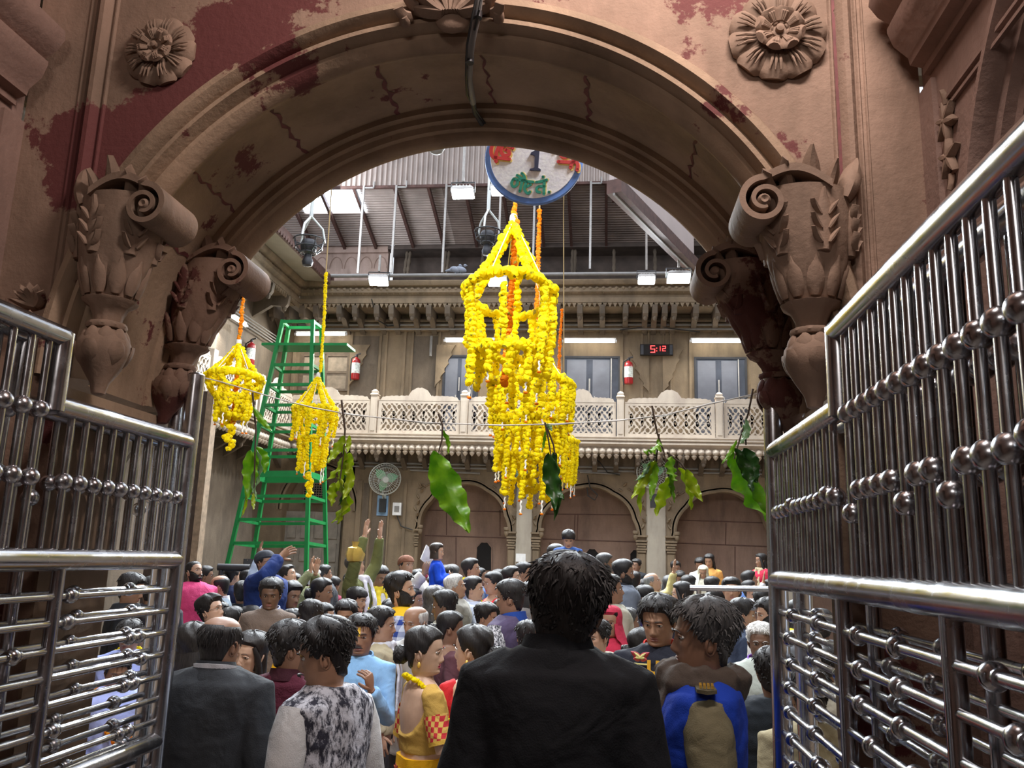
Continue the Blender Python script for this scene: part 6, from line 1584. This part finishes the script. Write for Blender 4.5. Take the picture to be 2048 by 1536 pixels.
def text_on(s,txt,parent,mat,loc,size,rot=(pi/2,0,0),ext=.003):
    cu=bpy.data.curves.new('lettering','FONT');cu.body=txt;cu.size=size*s;cu.extrude=ext;cu.align_x='CENTER';cu.offset=.004*s
    o=bpy.data.objects.new('tmp',cu);me=bpy.data.meshes.new_from_object(o);bpy.data.objects.remove(o);me.materials.append(mat)
    o=bpy.data.objects.new('lettering',me);C.objects.link(o);o.parent=parent;o.location=Vector(loc)*s;o.rotation_euler=rot;return o
M_letter=plain('yellow_print',(.80,.42,.03),.5,var=.05)
def ex_us(p,root,s,fin,ar,near):
    text_on(s,'US',root,M_letter,(.014,-.148,1.345),.088)
    mb=MB()
    for e,c in((-1,0),(1,0)):
        for h,L in((.6,.055),(-.2,.035)):
            petal(mb,(-.075,-.130,1.415),(e,-.02,h),(0,-1,0),L,.035,.004,.05,m=0);petal(mb,(-.075,-.133,1.415),(e,-.02,h+.25),(0,-1,0),L*.7,.018,.004,.05,m=1)
    mb.box((-.115,-.142,1.384),(-.035,-.134,1.390),1)
    fin(mb,'chest_emblem',[plain('emblem_red',(.40,.04,.05),.5,var=.2),plain('emblem_yellow',(.72,.66,.25),.5,var=.2)],root)
def ex_police(p,root,s,fin,ar,near):
    S0,E_,W_,sd=ar[1];mb=MB();c=S0+Vector((.015,0,.062));mb.loft([[c+Vector((x,y,-.25*abs(x)+z)) for x,y in((-.05,-.028),(.045,-.028),(.055,0),(.045,.028),(-.05,.028))] for z in(0,.010)]);fin(mb,'epaulette',cloth((.10,.085,.05)),root,smooth=False)
    mb=MB()
    for i in range(4):
        for q in range(3):mb.box((c.x+.028-.0+q*.006-.006,c.y-.020+i*.011,c.z+.004-q*.002),(c.x+.031+q*.006-.006,c.y-.013+i*.011,c.z+.014-q*.002))
    fin(mb,'epaulette_badge',M_gold,root,smooth=False)
def ex_saree(p,root,s,fin,ar,near):
    # patterned band on the sleeve and the saree end over the shoulder
    for a in ar:
        S0,E_,W_,sd=a;mb=MB();mb.tube([S0.lerp(E_,.36),S0.lerp(E_,.60),S0.lerp(E_,.84)],[.066,.064,.062],20,cap=False);fin(mb,'sleeve_band',cloth((.50,.03,.04),'check',(.62,.40,.10),130),root)
        mb=MB();mb.tube([S0.lerp(E_,.84),S0.lerp(E_,.92)],[.064,.063],20,cap=False);fin(mb,'sleeve_hem',cloth((.62,.38,.06)),root)
    mb=MB();R=[]
    for i in range(14):
        q=i/13;R.append([Vector((.175-.02*q+ .02*sin(j*1.5),-.12*cos(q*3.1)*(1 if q<.5 else 1)+.0,1.40-.55*abs(q-.45)**1.1*1.3))+Vector((.05*cos(2*pi*j/10)*1.2,.02*sin(2*pi*j/10),0)) for j in range(10)])
    if p['kind']!='x':
        mb=MB();mb.loft([[((.150+.010*sin(5*a+h*9))*cos(a),(.128+.010*sin(5*a+h*9))*sin(a)-.002,h) for a in[2*pi*k/36 for k in range(36)]] for h in(.80,.9,1.0,1.06)]);o=fin(mb,'saree_wrap',cloth((.80,.42,.012)),root)
        mb=MB()
        for k in range(9):
            a=2*pi*k/9;petal(mb,(-.04+.0*a,.150,.99),(cos(a),0.02,sin(a)),(0,1,0),.045,.022,.003,.05)
        mb.sph((-.04,.152,.99),(.012,.004,.012),8,6);fin(mb,'flower_motif',plain('motif_red_brown',(.38,.07,.03),.6),root)
def ex_fist(p,root,s,fin,ar,near):pass
def ex_phone(p,root,s,fin,ar,near):
    a=ar[1] if ar[1] is not None else ar[0];W=a[2];mb=MB();c=W+Vector((-a[3]*.03,-.06,.10));mb.box((c.x-.075,c.y-.006,c.z-.040),(c.x+.075,c.y+.004,c.z+.040));fin(mb,'phone',M_black if p['sk']!='e' else M_white,root,smooth=False)
def ex_tablet(p,root,s,fin,ar,near):
    mb=MB();M=Matrix.Rotation(.5,3,'Y');v=[Vector((x,y,z)) for x in(-.11,.11) for y in(0,.012) for z in(-.08,.08)];v=[M@q+Vector((.0,-.30,1.66)) for q in v]
    mb.add(v,[(0,1,3,2),(4,6,7,5),(0,4,5,1),(2,3,7,6),(0,2,6,4),(1,5,7,3)]);fin(mb,'tablet',M_white,root,smooth=False)
def ex_bag(p,root,s,fin,ar,near):
    S0,E_,W_,sd=ar[0];mb=MB();c=S0.lerp(E_,.9)+Vector((0,0,.10));mb.loft([[c+Vector((r*cos(2*pi*k/16)*(1+.1*sin(k*3)),r*.8*sin(2*pi*k/16),h)) for k in range(16)] for r,h in((.03,-.09),(.09,-.06),(.11,.0),(.09,.06),(.04,.08),(.05,.12))]);fin(mb,'gold_pouch',plain('gold_satin',(.60,.42,.10),.3,.4,var=.2),root)
def ex_green(p,root,s,fin,ar,near):
    mb=MB();c=Vector((-.02,-.16,1.28));mb.loft([[c+Vector((r*cos(2*pi*k/18)*(1+.2*sin(k*2.3+h*20)),r*.8*sin(2*pi*k/18)*(1+.2*sin(k*1.7)),h)) for k in range(18)] for r,h in((.04,-.16),(.10,-.12),(.13,-.04),(.11,.05),(.06,.10),(.02,.13))]);fin(mb,'green_cloth_bundle',plain('bright_green_cloth',(.02,.50,.16),.7,var=.25),root)
def ex_clip(p,root,s,fin,ar,near):
    mb=MB()
    for k in range(5):mb.sph((.045+.01*cos(k*1.3),.085+.006*k%2*0,1.645+.010*sin(k*1.3)),.010,8,5)
    fin(mb,'hair_clip',plain('clip_red',(.65,.05,.04),.4),root,headpart=True)
def ex_bunflowers(p,root,s,fin,ar,near):
    path=[Vector((.062*cos(a),.125+.0*a,1.555+.03*sin(a)-.01)) for a in[pi+pi*k/10 for k in range(11)]];V=rotate_head(np.array([list(v) for v in path]),p['head'],p['pitch'],p['roll'],1)*s
    garland([[Vector(v) for v in V]],.014*s,'hair_garland',M_mari,root,green=.05,jit=.1)
def ex_earring(p,root,s,fin,ar,near):
    mb=MB()
    for e in(-1,1):mb.lathe([(.003,0),(.009,-.008),(.010,-.02),(.003,-.028)],(e*.083,.012,1.562),10)
    fin(mb,'earring',M_gold,root,headpart=True)
def ex_saree2(p,root,s,fin,ar,near): ex_saree(p,root,s,fin,ar,near);ex_earring(p,root,s,fin,ar,near)
def ex_red(p,root,s,fin,ar,near):
    ex_bunflowers(p,root,s,fin,ar,near);ex_earring(p,root,s,fin,ar,near)
    mb=MB();mb.loft([[((.02+.05*sin(q*3.1)*0)+.055*cos(2*pi*k/12)-.10+.10*q,(.02+.135*sin(pi*(q)))+.012*sin(2*pi*k/12)-.0,1.20+.27*sin(pi*q*.5)) for k in range(12)] for q in[i/8 for i in range(9)]]);fin(mb,'saree_end',cloth((.62,.20,.12)),root)
def ex_blazerback(p,root,s,fin,ar,near):
    mb=MB();mb.loft([[(.078*cos(a)*k,.014+.074*sin(a)*k,z+.010*sin(a)) for a in[2*pi*j/32 for j in range(32)]] for k,z in((1.42,1.40),(1.30,1.440),(1.10,1.472),(.99,1.496),(.93,1.492),(.95,1.45))],True,False);fin(mb,'jacket_collar',cloth(p['col']),root)
    if p['collar'] is None:return
# --- foreground ---
Q('tall man seen from behind in a plain black suit, filling the centre foreground',1134,1098,180,181,178,D=2.25,hs=.97,roll=-9,sk='b',top='suit',col=(.012,.013,.016),vol=.95,build=.88,neck=.045,extra=ex_blazerback)
Q('balding man seen from behind in a dark grey suit with white shirt collar, left foreground',448,1231,108,180,168,-4,D=3.35,sk='b',hair='bald',hc='k',top='suit',col=(.030,.033,.038),build=1.0,neck=.035,collar=(.55,.55,.58),extra=ex_blazerback)
Q('police officer in profile facing left, khaki shirt, bright blue knitted vest and thick brown scarf',1400,1189,140,-92,-86,3,D=2.75,sk='b',hair='short',hc='s',top='vest',col=(.012,.05,.42),kind='plain',col2=(.20,.175,.105),sleeve='none',scarf=(.085,.065,.052),vol=1.05,extra=ex_police,build=1.06,neck=.035)
Q('young man facing left with yellow forehead mark, patterned black and white vest over white shirt',652,1232,122,-118,-80,-10,D=3.15,sk='a',hair='short',top='vest',col=(.55,.56,.62),kind='blotch',col2=(.03,.03,.045),cscale=24,sleeve='none',tilak=2,mous=1,vol=1.35,extra=lambda p,root,s,fin,ar,near:(lambda: [fin(m_,'sleeve',cloth((.60,.60,.60)),root) for m_ in [ (lambda mb:(mb.tube([a[0]+Vector((-a[3]*.02,0,.004)),a[0].lerp(a[1],.3),a[1],a[1].lerp(a[2],.5),a[1].lerp(a[2],.95)],[.074,.076,.066,.06,.045],16),mb)[1])(MB()) for a in ar]])())
Q('man in maroon sweater seen from behind, between the bald man and the patterned vest',590,1238,96,176,120,0,D=4.05,sk='b',top='sweater',col=(.065,.008,.02),kind='knit',collar=(.035,.006,.012))
Q('smiling young woman with long black hair and pink lips, peeping beside the bald man',503,1256,86,10,-12,-4,D=4.35,sk='e',fem=True,hair='long',top='shawl',col=(.55,.48,.36),lips=1,arms=('down','chest'),roll=8)
Q('person with long black hair hidden behind the bald man on his left',392,1240,92,200,185,0,D=4.5,sk='a',fem=True,hair='long',top='jacket',col=(.05,.055,.07))
Q('woman in a golden yellow saree with checked sleeves and a marigold garland, facing right',855,1247,92,122,86,0,D=4.15,sk='e',fem=True,hair='bun',top='blouse',col=(.48,.30,.07),sleeve='short',drop=.26,lower=(.80,.42,.012),garl=1,bindi=1,arms=('chest','down'),extra=ex_saree2,lips=1)
Q('woman in red saree seen from behind, bun with yellow flowers in her hair',945,1245,92,200,-105,0,D=4.5,sk='e',fem=True,hair='bun',top='blouse',col=(.50,.02,.025),sleeve='short',drop=.12,lower=RED_,garl=0,extra=ex_red)
Q('man facing the viewer in a black polo with red collar and yellow US lettering',1316,1187,92,-14,-22,-8,D=4.3,sk='a',top='shirt',col=(.012,.013,.022),collar=(.65,.03,.02),vol=1.3,mous=0,extra=ex_us,beard=0,build=1.05)
Q('mustached man in light blue shirt with yellow forehead line, one hand raised',724,1226,76,12,8,0,D=4.85,sk='b',top='shirt',col=LBL,collar=LBL,tilak=1,mous=1,arms=('down',((.20,-.10,1.10),(.10,-.26,1.30),(-.2,-.3,1),(-.7,.5,0),(-.6,-.5,0),.9)))
Q('person in a black coat beyond the police officer, shoulder only, under the right gate',1546,1290,90,172,170,0,D=3.7,sk='b',top='jacket',col=(.016,.02,.026))
Q('person in khaki uniform shirt half hidden behind the right gate post',1612,1330,95,200,190,0,D=3.3,sk='b',hc='k',top='shirt',col=(.36,.31,.19),arms=(((.30,.0,1.12),(.24,-.15,.95),(0,-.3,-1),(-1,0,0),(0,-1,0),.3),'down'))
# --- middle distance, left to right ---
M_=Q
M_('bearded man looking up, pink sweater under dark jacket, by the left gate post',391,1122,38,60,72,14,D=8.6,sk='c',top='sweater',col=(.55,.05,.16),kind='knit',beard=2,hair='thin')
M_('balding man in grey jacket looking down to the left',440,1150,46,-70,-78,-10,sk='a',hair='bald',top='jacket',col=(.17,.21,.25),collar=WHT)
M_('man with big glossy black hair and glasses tilting his head back',428,1187,58,95,82,20,D=6.4,sk='c',top='jacket',col=(.10,.11,.15),glasses=1,vol=1.5)
M_('dark head behind the phone holder near the left gate post',415,1130,30,120,110,5,sk='b',top='jacket',col=DG)
M_('person holding a phone up high at the far left',455,1137,30,60,60,10,sk='b',top='jacket',col=(.10,.03,.03),arms=('down',((.24,-.10,1.48),(.12,-.24,1.70),(-.3,-.1,1),(0,-1,0),(-1,0,0),.5)),extra=ex_phone)
M_('man in brown V-neck sweater over pale shirt, facing the viewer with lowered eyes',544,1154,58,8,16,-8,sk='d',top='sweater',col=(.17,.125,.10),kind='knit',collar=(.36,.40,.58),vol=1.2)
M_('boy looking right just behind the man in the brown sweater',585,1162,50,60,60,-5,sk='b',top='jacket',col=NAVY,vol=1.3)
M_('man in navy jacket with beanie and arm bent over his face',534,1102,44,75,72,12,D=7.9,sk='a',top='jacket',col=(.012,.03,.14),hat=((.05,.055,.07),'beanie'),hair='thin',glasses=1,mous=1,arms=(((.24,-.16,1.46),(.06,-.16,1.62),(-.8,-.3,.6),(0,-1,0),(-1,0,0),.4),'down'))
M_('dark haired person in pale blue sleeve waving one hand at the left',499,1138,32,100,90,8,sk='b',top='shirt',col=(.42,.50,.66),arms=('highup','down'))
M_('dark round head seen from behind below the raised navy arm',486,1161,42,180,200,0,sk='b',top='jacket',col=BLK)
M_('man with glasses in profile looking down to the right behind the crowd',588,1144,38,80,78,-6,sk='c',top='jacket',col=(.10,.10,.11),glasses=1,mous=1)
M_('green sleeved man looking up with both palms raised together',580,1127,34,80,80,22,D=9.6,sk='c',top='kurta',col=OLV,arms=(((.20,-.16,1.40),(.05,-.24,1.62),(0,-.1,1),(-.3,-1,0),(-1,0,0),.05),((.20,-.16,1.40),(.03,-.26,1.60),(0,-.1,1),(-.3,-1,0),(-1,0,0),.05)))
M_('woman in profile facing right with a red hair clip',648,1153,52,90,88,0,sk='b',fem=True,hair='bun',top='shawl',col=(.04,.06,.10),extra=ex_clip)
M_('white haired elder glimpsed behind the raised palms',630,1136,28,150,130,0,sk='c',hc='w',top='kurta',col=WHT)
M_('dark head in front of the olive sleeve',652,1128,32,120,115,8,sk='b',top='jacket',col=DG)
M_('man in olive kurta and white scarf throwing both arms up, gold pouch on his elbow',714,1106,38,80,82,18,D=8.9,sk='c',hc='s',top='kurta',col=(.13,.14,.05),scarf=(.68,.66,.74),arms=('highup','highup'),garl=1,extra=ex_bag)
M_('boy with dark hair looking up to the right under the raised arms',711,1145,44,80,80,12,sk='b',hair='fringe',top='jacket',col=DG)
M_('young boy with fringe in a red top, left of the plaid sleeve',716,1177,47,75,78,-4,sk='c',hair='fringe',top='shirt',col=(.45,.05,.05))
M_('small child with dark hair in red beside the boy with fringe',749,1186,34,70,60,-8,sk='b',hair='fringe',top='shirt',col=(.40,.03,.03))
M_('person in yellow clothes seen from behind with glossy black hair, centre left',624,1197,56,168,172,-12,D=5.9,sk='b',top='kurta',col=YEL,collar=(.62,.03,.02),vol=1.2)
M_('man facing the viewer with spiky fringe, only his forehead showing',694,1198,56,5,5,-10,sk='a',top='jacket',col=DG,vol=1.1)
M_('man with bright yellow scarf looking down, white shirt',761,1128,42,50,48,-14,sk='b',top='shirt',col=(.70,.70,.78),scarf=(.85,.66,.05),arms=('chest','chest'))
M_('woman half hidden behind the boy with fringe',741,1166,32,70,55,0,sk='c',fem=True,hair='long',top='shawl',col=(.5,.42,.5))
M_('bearded young man in yellow vest over blue plaid shirt, looking up',806,1143,64,98,88,12,sk='c',top='vest',col=(.85,.50,.02),col2=None,kind='plain',beard=1.5,vol=1.35,sleeve='none',extra=lambda p,root,s,fin,ar,near:[fin((lambda mb:(mb.tube([a[0]+Vector((-a[3]*.02,0,.004)),a[0].lerp(a[1],.3),a[1],a[1].lerp(a[2],.95)],[.072,.074,.066,.045],16),mb)[1])(MB()),'sleeve',cloth((.60,.66,.82),'plaid',(.03,.06,.28),75),root) for a in ar])
M_('person in brown cap holding up a white tablet',814,1112,36,60,50,8,D=9.4,sk='b',hat=((.17,.07,.04),'beanie'),hair='thin',top='shawl',col=(.5,.48,.46),arms=('phone','phone'),extra=ex_tablet)
M_('man in maroon cap and maroon jacket, seen half from behind',841,1138,42,120,110,5,sk='b',hat=((.20,.015,.04),'beanie'),top='jacket',col=(.20,.02,.06))
M_('little girl in bright blue carried on shoulders, bobbed hair, above the crowd',876,1085,36,100,84,2,D=9.0,hs=1.18,height=1.08,sk='c',fem=True,hair='bob',hc='b',top='sweater',col=(.01,.07,.62),lower=(.02,.03,.10),arms=('chest','chest'))
M_('curly black haired person right behind the maroon cap',866,1152,36,170,160,0,sk='b',vol=1.5,top='jacket',col=MAR)
M_('dark haired adult carrying the little girl in blue',894,1131,34,130,120,0,sk='b',vol=1.4,top='jacket',col=BLK)
M_('woman with loose frizzy dark hair behind the mustached man',872,1168,58,170,160,0,D=7.1,sk='b',fem=True,hair='long',hc='s',vol=1.4,top='shawl',col=BLK)
M_('dark mustached man looking left, beige jacket',888,1178,56,-82,-88,-4,D=6.2,sk='d',top='jacket',col=(.30,.29,.24),mous=1,vol=1.1,garl=0)
M_('man in beige waistcoat with white scarf in profile facing right, fat cheeked',767,1211,66,98,92,2,D=5.7,sk='c',top='vest',col=(.42,.36,.24),col2=(.55,.14,.03),scarf=(.60,.60,.66),build=1.1)
M_('old bald man with wrinkled face glancing left',831,1212,66,-20,-28,-6,D=6.1,sk='a',hair='bald',hc='w',top='kurta',col=(.50,.50,.50))
M_('silver haired man looking up to the right',914,1147,46,95,88,14,sk='a',hc='w',top='jacket',col=(.30,.28,.24))
M_('man in white striped shirt praying with joined hands, facing right',950,1152,46,85,84,6,sk='c',top='shirt',col=(.60,.66,.80),collar=WHT,arms=('namaste','namaste'),vol=1.1)
M_('mustached man wearing a marigold garland, looking up to the right',945,1115,40,90,84,10,sk='a',top='shirt',col=(.20,.24,.34),mous=1,garl=1)
M_('woman in bright red facing left with closed eyes',985,1140,44,-60,-62,-4,sk='a',fem=True,hair='bun',top='blouse',col=(.62,.02,.03),lips=1)
M_('woman with tied dark hair turned right behind the yellow saree',905,1218,62,110,100,-2,D=5.5,sk='b',fem=True,hair='bun',top='blouse',col=(.10,.04,.05))
M_('boy in a purple quilted vest with patterned sleeve, facing left',1020,1155,66,-118,-95,-6,D=5.7,sk='b',top='vest',col=(.075,.055,.11),sleeve='none',collar=(.015,.05,.25),vol=.9,extra=lambda p,root,s,fin,ar,near:[fin((lambda mb:(mb.tube([a[0]+Vector((-a[3]*.02,0,.004)),a[0].lerp(a[1],.3),a[1],a[1].lerp(a[2],.95)],[.070,.072,.064,.045],16),mb)[1])(MB()),'sleeve',cloth((.62,.62,.66),'blotch',(.03,.03,.04),60),root) for a in ar])
M_('pale young man looking up to the right beside the pillar',1026,1131,42,85,80,14,sk='c',top='jacket',col=(.03,.035,.06),beard=1)
M_('man with glasses in navy shirt looking right beside the tall man',1050,1123,38,85,82,4,sk='a',top='shirt',col=(.03,.04,.10),glasses=1,mous=1)
M_('long black haired woman half hidden left of the tall man',1060,1160,44,170,165,0,sk='c',fem=True,hair='long',top='shawl',col=(.20,.18,.17))
M_('curly head low in front, just left of the tall man shoulder',1058,1240,60,180,180,-10,D=5.2,sk='b',vol=1.5,top='jacket',col=BLK)
M_('small boy in blue hooded jacket carried high above the tall man head, looking down',1137,1060,38,10,6,-22,D=8.4,hs=1.18,height=1.05,sk='c',hair='fringe',top='jacket',col=(.03,.09,.32),arms=('chest','chest'))
M_('dark head just behind the small boy in blue',1113,1086,26,170,160,0,D=9.5,sk='b',top='jacket',col=BLK)
M_('cropped haired man in olive jacket right of the tall man',1211,1103,38,105,96,0,sk='b',hc='s',vol=.6,top='jacket',col=(.20,.19,.12),beard=1)
M_('young man in grey sports jacket facing right',1249,1118,46,105,90,2,sk='b',top='jacket',col=(.14,.16,.20),collar=(.02,.02,.025),beard=1,vol=1.2)
M_('man in beige coat looking right, directly right of the tall man head',1225,1148,54,108,92,10,sk='b',top='jacket',col=(.42,.40,.32),vol=1.0)
M_('grey haired elder behind the woman in the red shawl',1212,1192,38,20,-10,-4,sk='c',fem=True,hair='bun',hc='g',top='shawl',col=(.10,.12,.40))
M_('woman in an embroidered red shawl over her head, looking at the viewer',1220,1208,58,0,-14,-2,D=5.9,sk='a',fem=True,hair='bun',hat=((.50,.035,.075),'hood'),top='shawl',col=(.52,.03,.07),lips=1,bindi=1,lower=(.4,.02,.05))
M_('person smiling low behind the tall man right shoulder in beige wrap',1193,1235,56,-20,-40,-4,D=5.0,sk='c',top='shawl',col=(.40,.36,.28))
M_('curly haired person in purple holding a bright green cloth bundle',1286,1171,42,-150,-110,0,sk='b',top='jacket',col=(.04,.03,.13),vol=1.4,extra=ex_green)
M_('bald grey elder looking up to the right in yellow scarf',1306,1145,38,70,80,18,sk='c',hair='bald',hc='g',top='kurta',col=(.5,.44,.20),arms=('down','up'))
M_('woman with long dark hair facing left behind the police officer',1362,1160,48,-80,-88,0,sk='c',fem=True,hair='long',top='jacket',col=(.04,.04,.06))
M_('long haired young man facing the viewer with chin up at the right',1462,1154,46,-5,-4,6,sk='a',top='jacket',col=(.22,.14,.12),vol=1.2,mous=0)
M_('man in grey topi cap and dark navy coat looking right',1487,1194,56,98,86,-4,D=6.3,sk='a',hat=((.26,.28,.36),'cap'),top='suit',col=(.035,.05,.09),glasses=0)
M_('bearded young man facing left next to the right gate post',1535,1193,56,-70,-80,-4,D=6.0,sk='c',top='shirt',col=(.55,.55,.52),beard=1.4,vol=1.2)
M_('old grey haired man in pale shirt with purple collar, facing the viewer',1520,1240,70,-14,-10,-6,D=5.0,sk='d',hc='w',vol=.7,top='shirt',col=(.40,.44,.40),collar=(.20,.08,.40),mous=0)
M_('person raising both pale palms at the far right of the crowd',1500,1160,34,80,70,10,sk='a',top='shirt',col=WHT,arms=('up','up'))
M_('dark head beside the raised palms at the far right',1540,1158,34,150,150,0,sk='b',top='jacket',col=GRY)
M_('wide dark head in the gap right of the police officer hair',1470,1165,30,170,170,0,D=9.9,sk='b',top='jacket',col=BLK)
# --- on the plinth at the back ---
def B_(label,px,yt,hp,body,face,pitch=0,**k):
    k['D']=k.get('D',14.6);k.pop('height',None);k['base']=.30;Q(label,px,yt,hp,body,face,pitch,**k)
B_('woman in red shawl standing against the back wall at the far right',1521,1105,28,-60,-70,0,height=1.6,sk='b',fem=True,hair='long',top='shawl',col=(.45,.02,.05),scarf=(.35,.28,.18),lower=(.45,.02,.05))
B_('woman in orange looking down, standing at the back right',1418,1105,27,-10,-20,-14,height=1.6,sk='a',fem=True,hair='long',top='kurta',col=(.72,.36,.10),lower=(.6,.3,.1))
B_('man in white shirt bending beside the woman in orange',1400,1113,26,-20,-25,-20,height=1.55,sk='b',top='shirt',col=(.62,.60,.58),D=14.9)
B_('seated elder wrapped in cream woollen shawl and cap',1406,1131,26,-5,-10,-16,D=14.0,sk='a',hair='thin',hat=((.55,.52,.40),'hood'),top='shawl',col=(.55,.52,.42))
B_('seated man wearing an orange marigold garland by the right pillar',1351,1121,26,0,10,-6,D=14.9,sk='b',top='jacket',col=DG,garl=2)
B_('seated man in dark jacket bowing in front of the garlanded man',1360,1139,26,10,0,-26,D=14.2,sk='b',top='jacket',col=(.02,.03,.06))
B_('person peering out behind the right pillar',1272,1117,24,-30,-30,0,D=14.8,height=1.6,sk='b',top='jacket',col=BLK)
mb=MB();mb.box((-6.6,13.8,FL),(XRW,18.3,.30));struct(mb.build('floor_plinth',M_court,smooth=False))
Q('adult carrying the small boy in blue, hidden behind the tall man head',1141,1112,36,150,150,0,D=8.6,sk='b',top='jacket',col=DG)
# --- people glimpsed through the gates ---
G_=[('man leaning with hand to his face, seen through the left gate',268,1142,48,120,100,-10,dict(sk='b',top='jacket',col=BLK,D=5.9)),
('person in black behind the left gate rods, upper row',306,1150,44,-160,-150,0,dict(sk='b',top='jacket',col=(.03,.03,.04),D=6.4)),
('child with blue cloth seen low through the left gate',262,1235,52,20,10,-10,dict(sk='b',top='kurta',col=(.30,.36,.70),D=5.0,garl=1)),
('dark haired person in the middle of the left gate opening',300,1215,50,150,140,0,dict(sk='a',top='shirt',col=(.12,.08,.07),D=5.5)),
('person in pale blue cloth low behind the left gate',238,1305,60,60,40,-10,dict(sk='b',top='kurta',col=(.34,.40,.74),D=4.4,garl=2)),
('woman in yellow and grey seen through the right gate',1598,1195,44,60,40,-5,dict(sk='b',fem=True,hair='long',top='shawl',col=(.45,.45,.42),D=6.3,scarf=(.8,.6,.03))),
('person in beige shirt seen low through the right gate',1650,1290,62,170,160,-10,dict(sk='b',top='shirt',col=(.36,.33,.26),D=4.6)),
('dark head between the post and the jamb behind the right gate',1640,1215,50,180,180,0,dict(sk='b',top='jacket',col=GRY,D=5.6))]
for a in G_:Q(*a[:-1],**a[-1])
# --- smaller heads filling the gaps between the named ones ---
rsf=random.Random(21)
DESC=['navy jacket','grey sweater','black coat','brown shawl','maroon sweater','olive jacket','white shirt','dark green kurta','blue shirt','beige wrap']
COLS=[NAVY,GRY,BLK,BRN,MAR,OLV,WHT,(.03,.10,.05),(.06,.12,.30),BEI]
fill=[(468,1128,'just right of the bearded man in pink'),(522,1140,'below the raised hand at the left'),(560,1135,'between the beanie and the raised palms'),(612,1150,'behind the woman with the red clip'),(668,1150,'under the olive sleeve'),(780,1150,'between the yellow scarf and the plaid shirt'),(830,1172,'under the maroon cap'),(905,1132,'left of the garlanded man'),(962,1130,'behind the garlanded man'),(1000,1136,'just left of the white notice'),(1075,1140,'at the left ear of the tall man'),(1200,1125,'at the right ear of the tall man'),(1268,1140,'right of the grey sports jacket'),(1290,1158,'left of the bald grey elder'),(1340,1150,'right of the bald grey elder'),(1378,1148,'below the seated elder in cream'),(1425,1150,'below the woman in orange'),(1445,1170,'left of the chin-up young man'),(1500,1142,'below the woman in red shawl at the back'),(1525,1175,'above the bearded young man at the gate'),
 (470,1210,'right of the man with glossy hair'),(505,1215,'left of the brown V-neck sweater'),(590,1215,'below the boy beside the brown sweater'),(650,1205,'left of the spiky fringe'),(793,1200,'under the plaid shirt man'),(860,1230,'right of the old bald man'),(975,1200,'behind the praying man'),(1000,1235,'left of the purple vest'),(1258,1215,'right of the red head shawl'),(1470,1240,'left of the grey topi cap coat'),(1425,1185,'behind the police officer head'),(440,1300,'beyond the bald man'),(560,1290,'beyond the maroon sweater'),(790,1290,'left of the yellow saree bun'),(1290,1250,'beyond the black polo'),(1010,1290,'left of the tall man shoulder')]
for i,(px,yt,w) in enumerate(fill):
    fem=rsf.random()<.25;c=i%len(COLS);hp=34 if yt<1160 else 44 if yt<1200 else 54 if yt<1250 else 70
    if yt>1280: D=6.3; yt=1200; hp=50
    f=rsf.choice([80,90,100,110,130,150,175]);Q('%s in %s, %s'%('woman' if fem else 'dark haired person',DESC[c],w),px,yt+rsf.randint(-4,4),hp,f+10,f,rsf.randint(-5,12),sk=rsf.choice('abbc'),fem=fem,hair=('long' if i%2 else 'bun') if fem else 'short',hc=rsf.choice('kkkks'),top='jacket' if c!=6 else 'shirt',col=COLS[c],vol=rsf.uniform(.8,1.4))
# spread people out along their lines of sight so that nobody stands inside a neighbour
def pos(p):
    T=atD(p['px'],p['ytop'],p['D']);return T.x,T.y
mov=[p for p in PL if p['height'] is None and p['base'] is None]
for p in mov:p['D']=min(p['D'],10.6 if p['px']<700 else 13.0)
for it in range(500):
    ch=0
    P_=[pos(p) for p in mov]
    for i in range(len(mov)):
        for j in range(i+1,len(mov)):
            dx=P_[i][0]-P_[j][0];dy=P_[i][1]-P_[j][1];d=math.hypot(dx,dy)
            if d<.41:
                a,b=(mov[i],mov[j]) if mov[i]['D']>mov[j]['D'] else (mov[j],mov[i]);st=.012
                wa=1.0;wb=1.0
                if b['D']<4.6:wb=.0
                if a['D']<4.6:wa=.6
                if a['D']<(10.9 if a['px']<690 else 13.2):a['D']+=st*wa*(1.6 if wb==0 else 1)
                if b['D']>3.6:b['D']-=st*wb
                ch+=1
    if not ch:break
print('PEOPLE',len(PL),'left overlaps',ch)
for i,p in enumerate(PL):make_person(p,i)
# steel barrier pipe in front of the far crowd
mb=MB();a=atD(1380,1176,8.1);b=atD(1560,1178,7.9);mb.tube([a,b],.028,12)
for q in(a.lerp(b,.1),a.lerp(b,.9)):mb.tube([q,Vector((q.x,q.y,FL))],.024,10)
o=mb.build('barrier_rail',M_steel);tag(o,'grey steel barrier rail crossing the crowd at the right','railing');localize(o,(a.x,a.y,FL))
mb=MB();a=atD(436,1134,9.6);b=atD(500,1136,9.6);mb.tube([a,b],.040,12);
for q in(a.lerp(b,.1),a.lerp(b,.9)):mb.tube([q,Vector((q.x,q.y,FL))],.024,10)
o=mb.build('barrier_rail',M_dkmetal);tag(o,'dark pipe rail behind the heads at the far left','railing');localize(o,(a.x,a.y,FL))
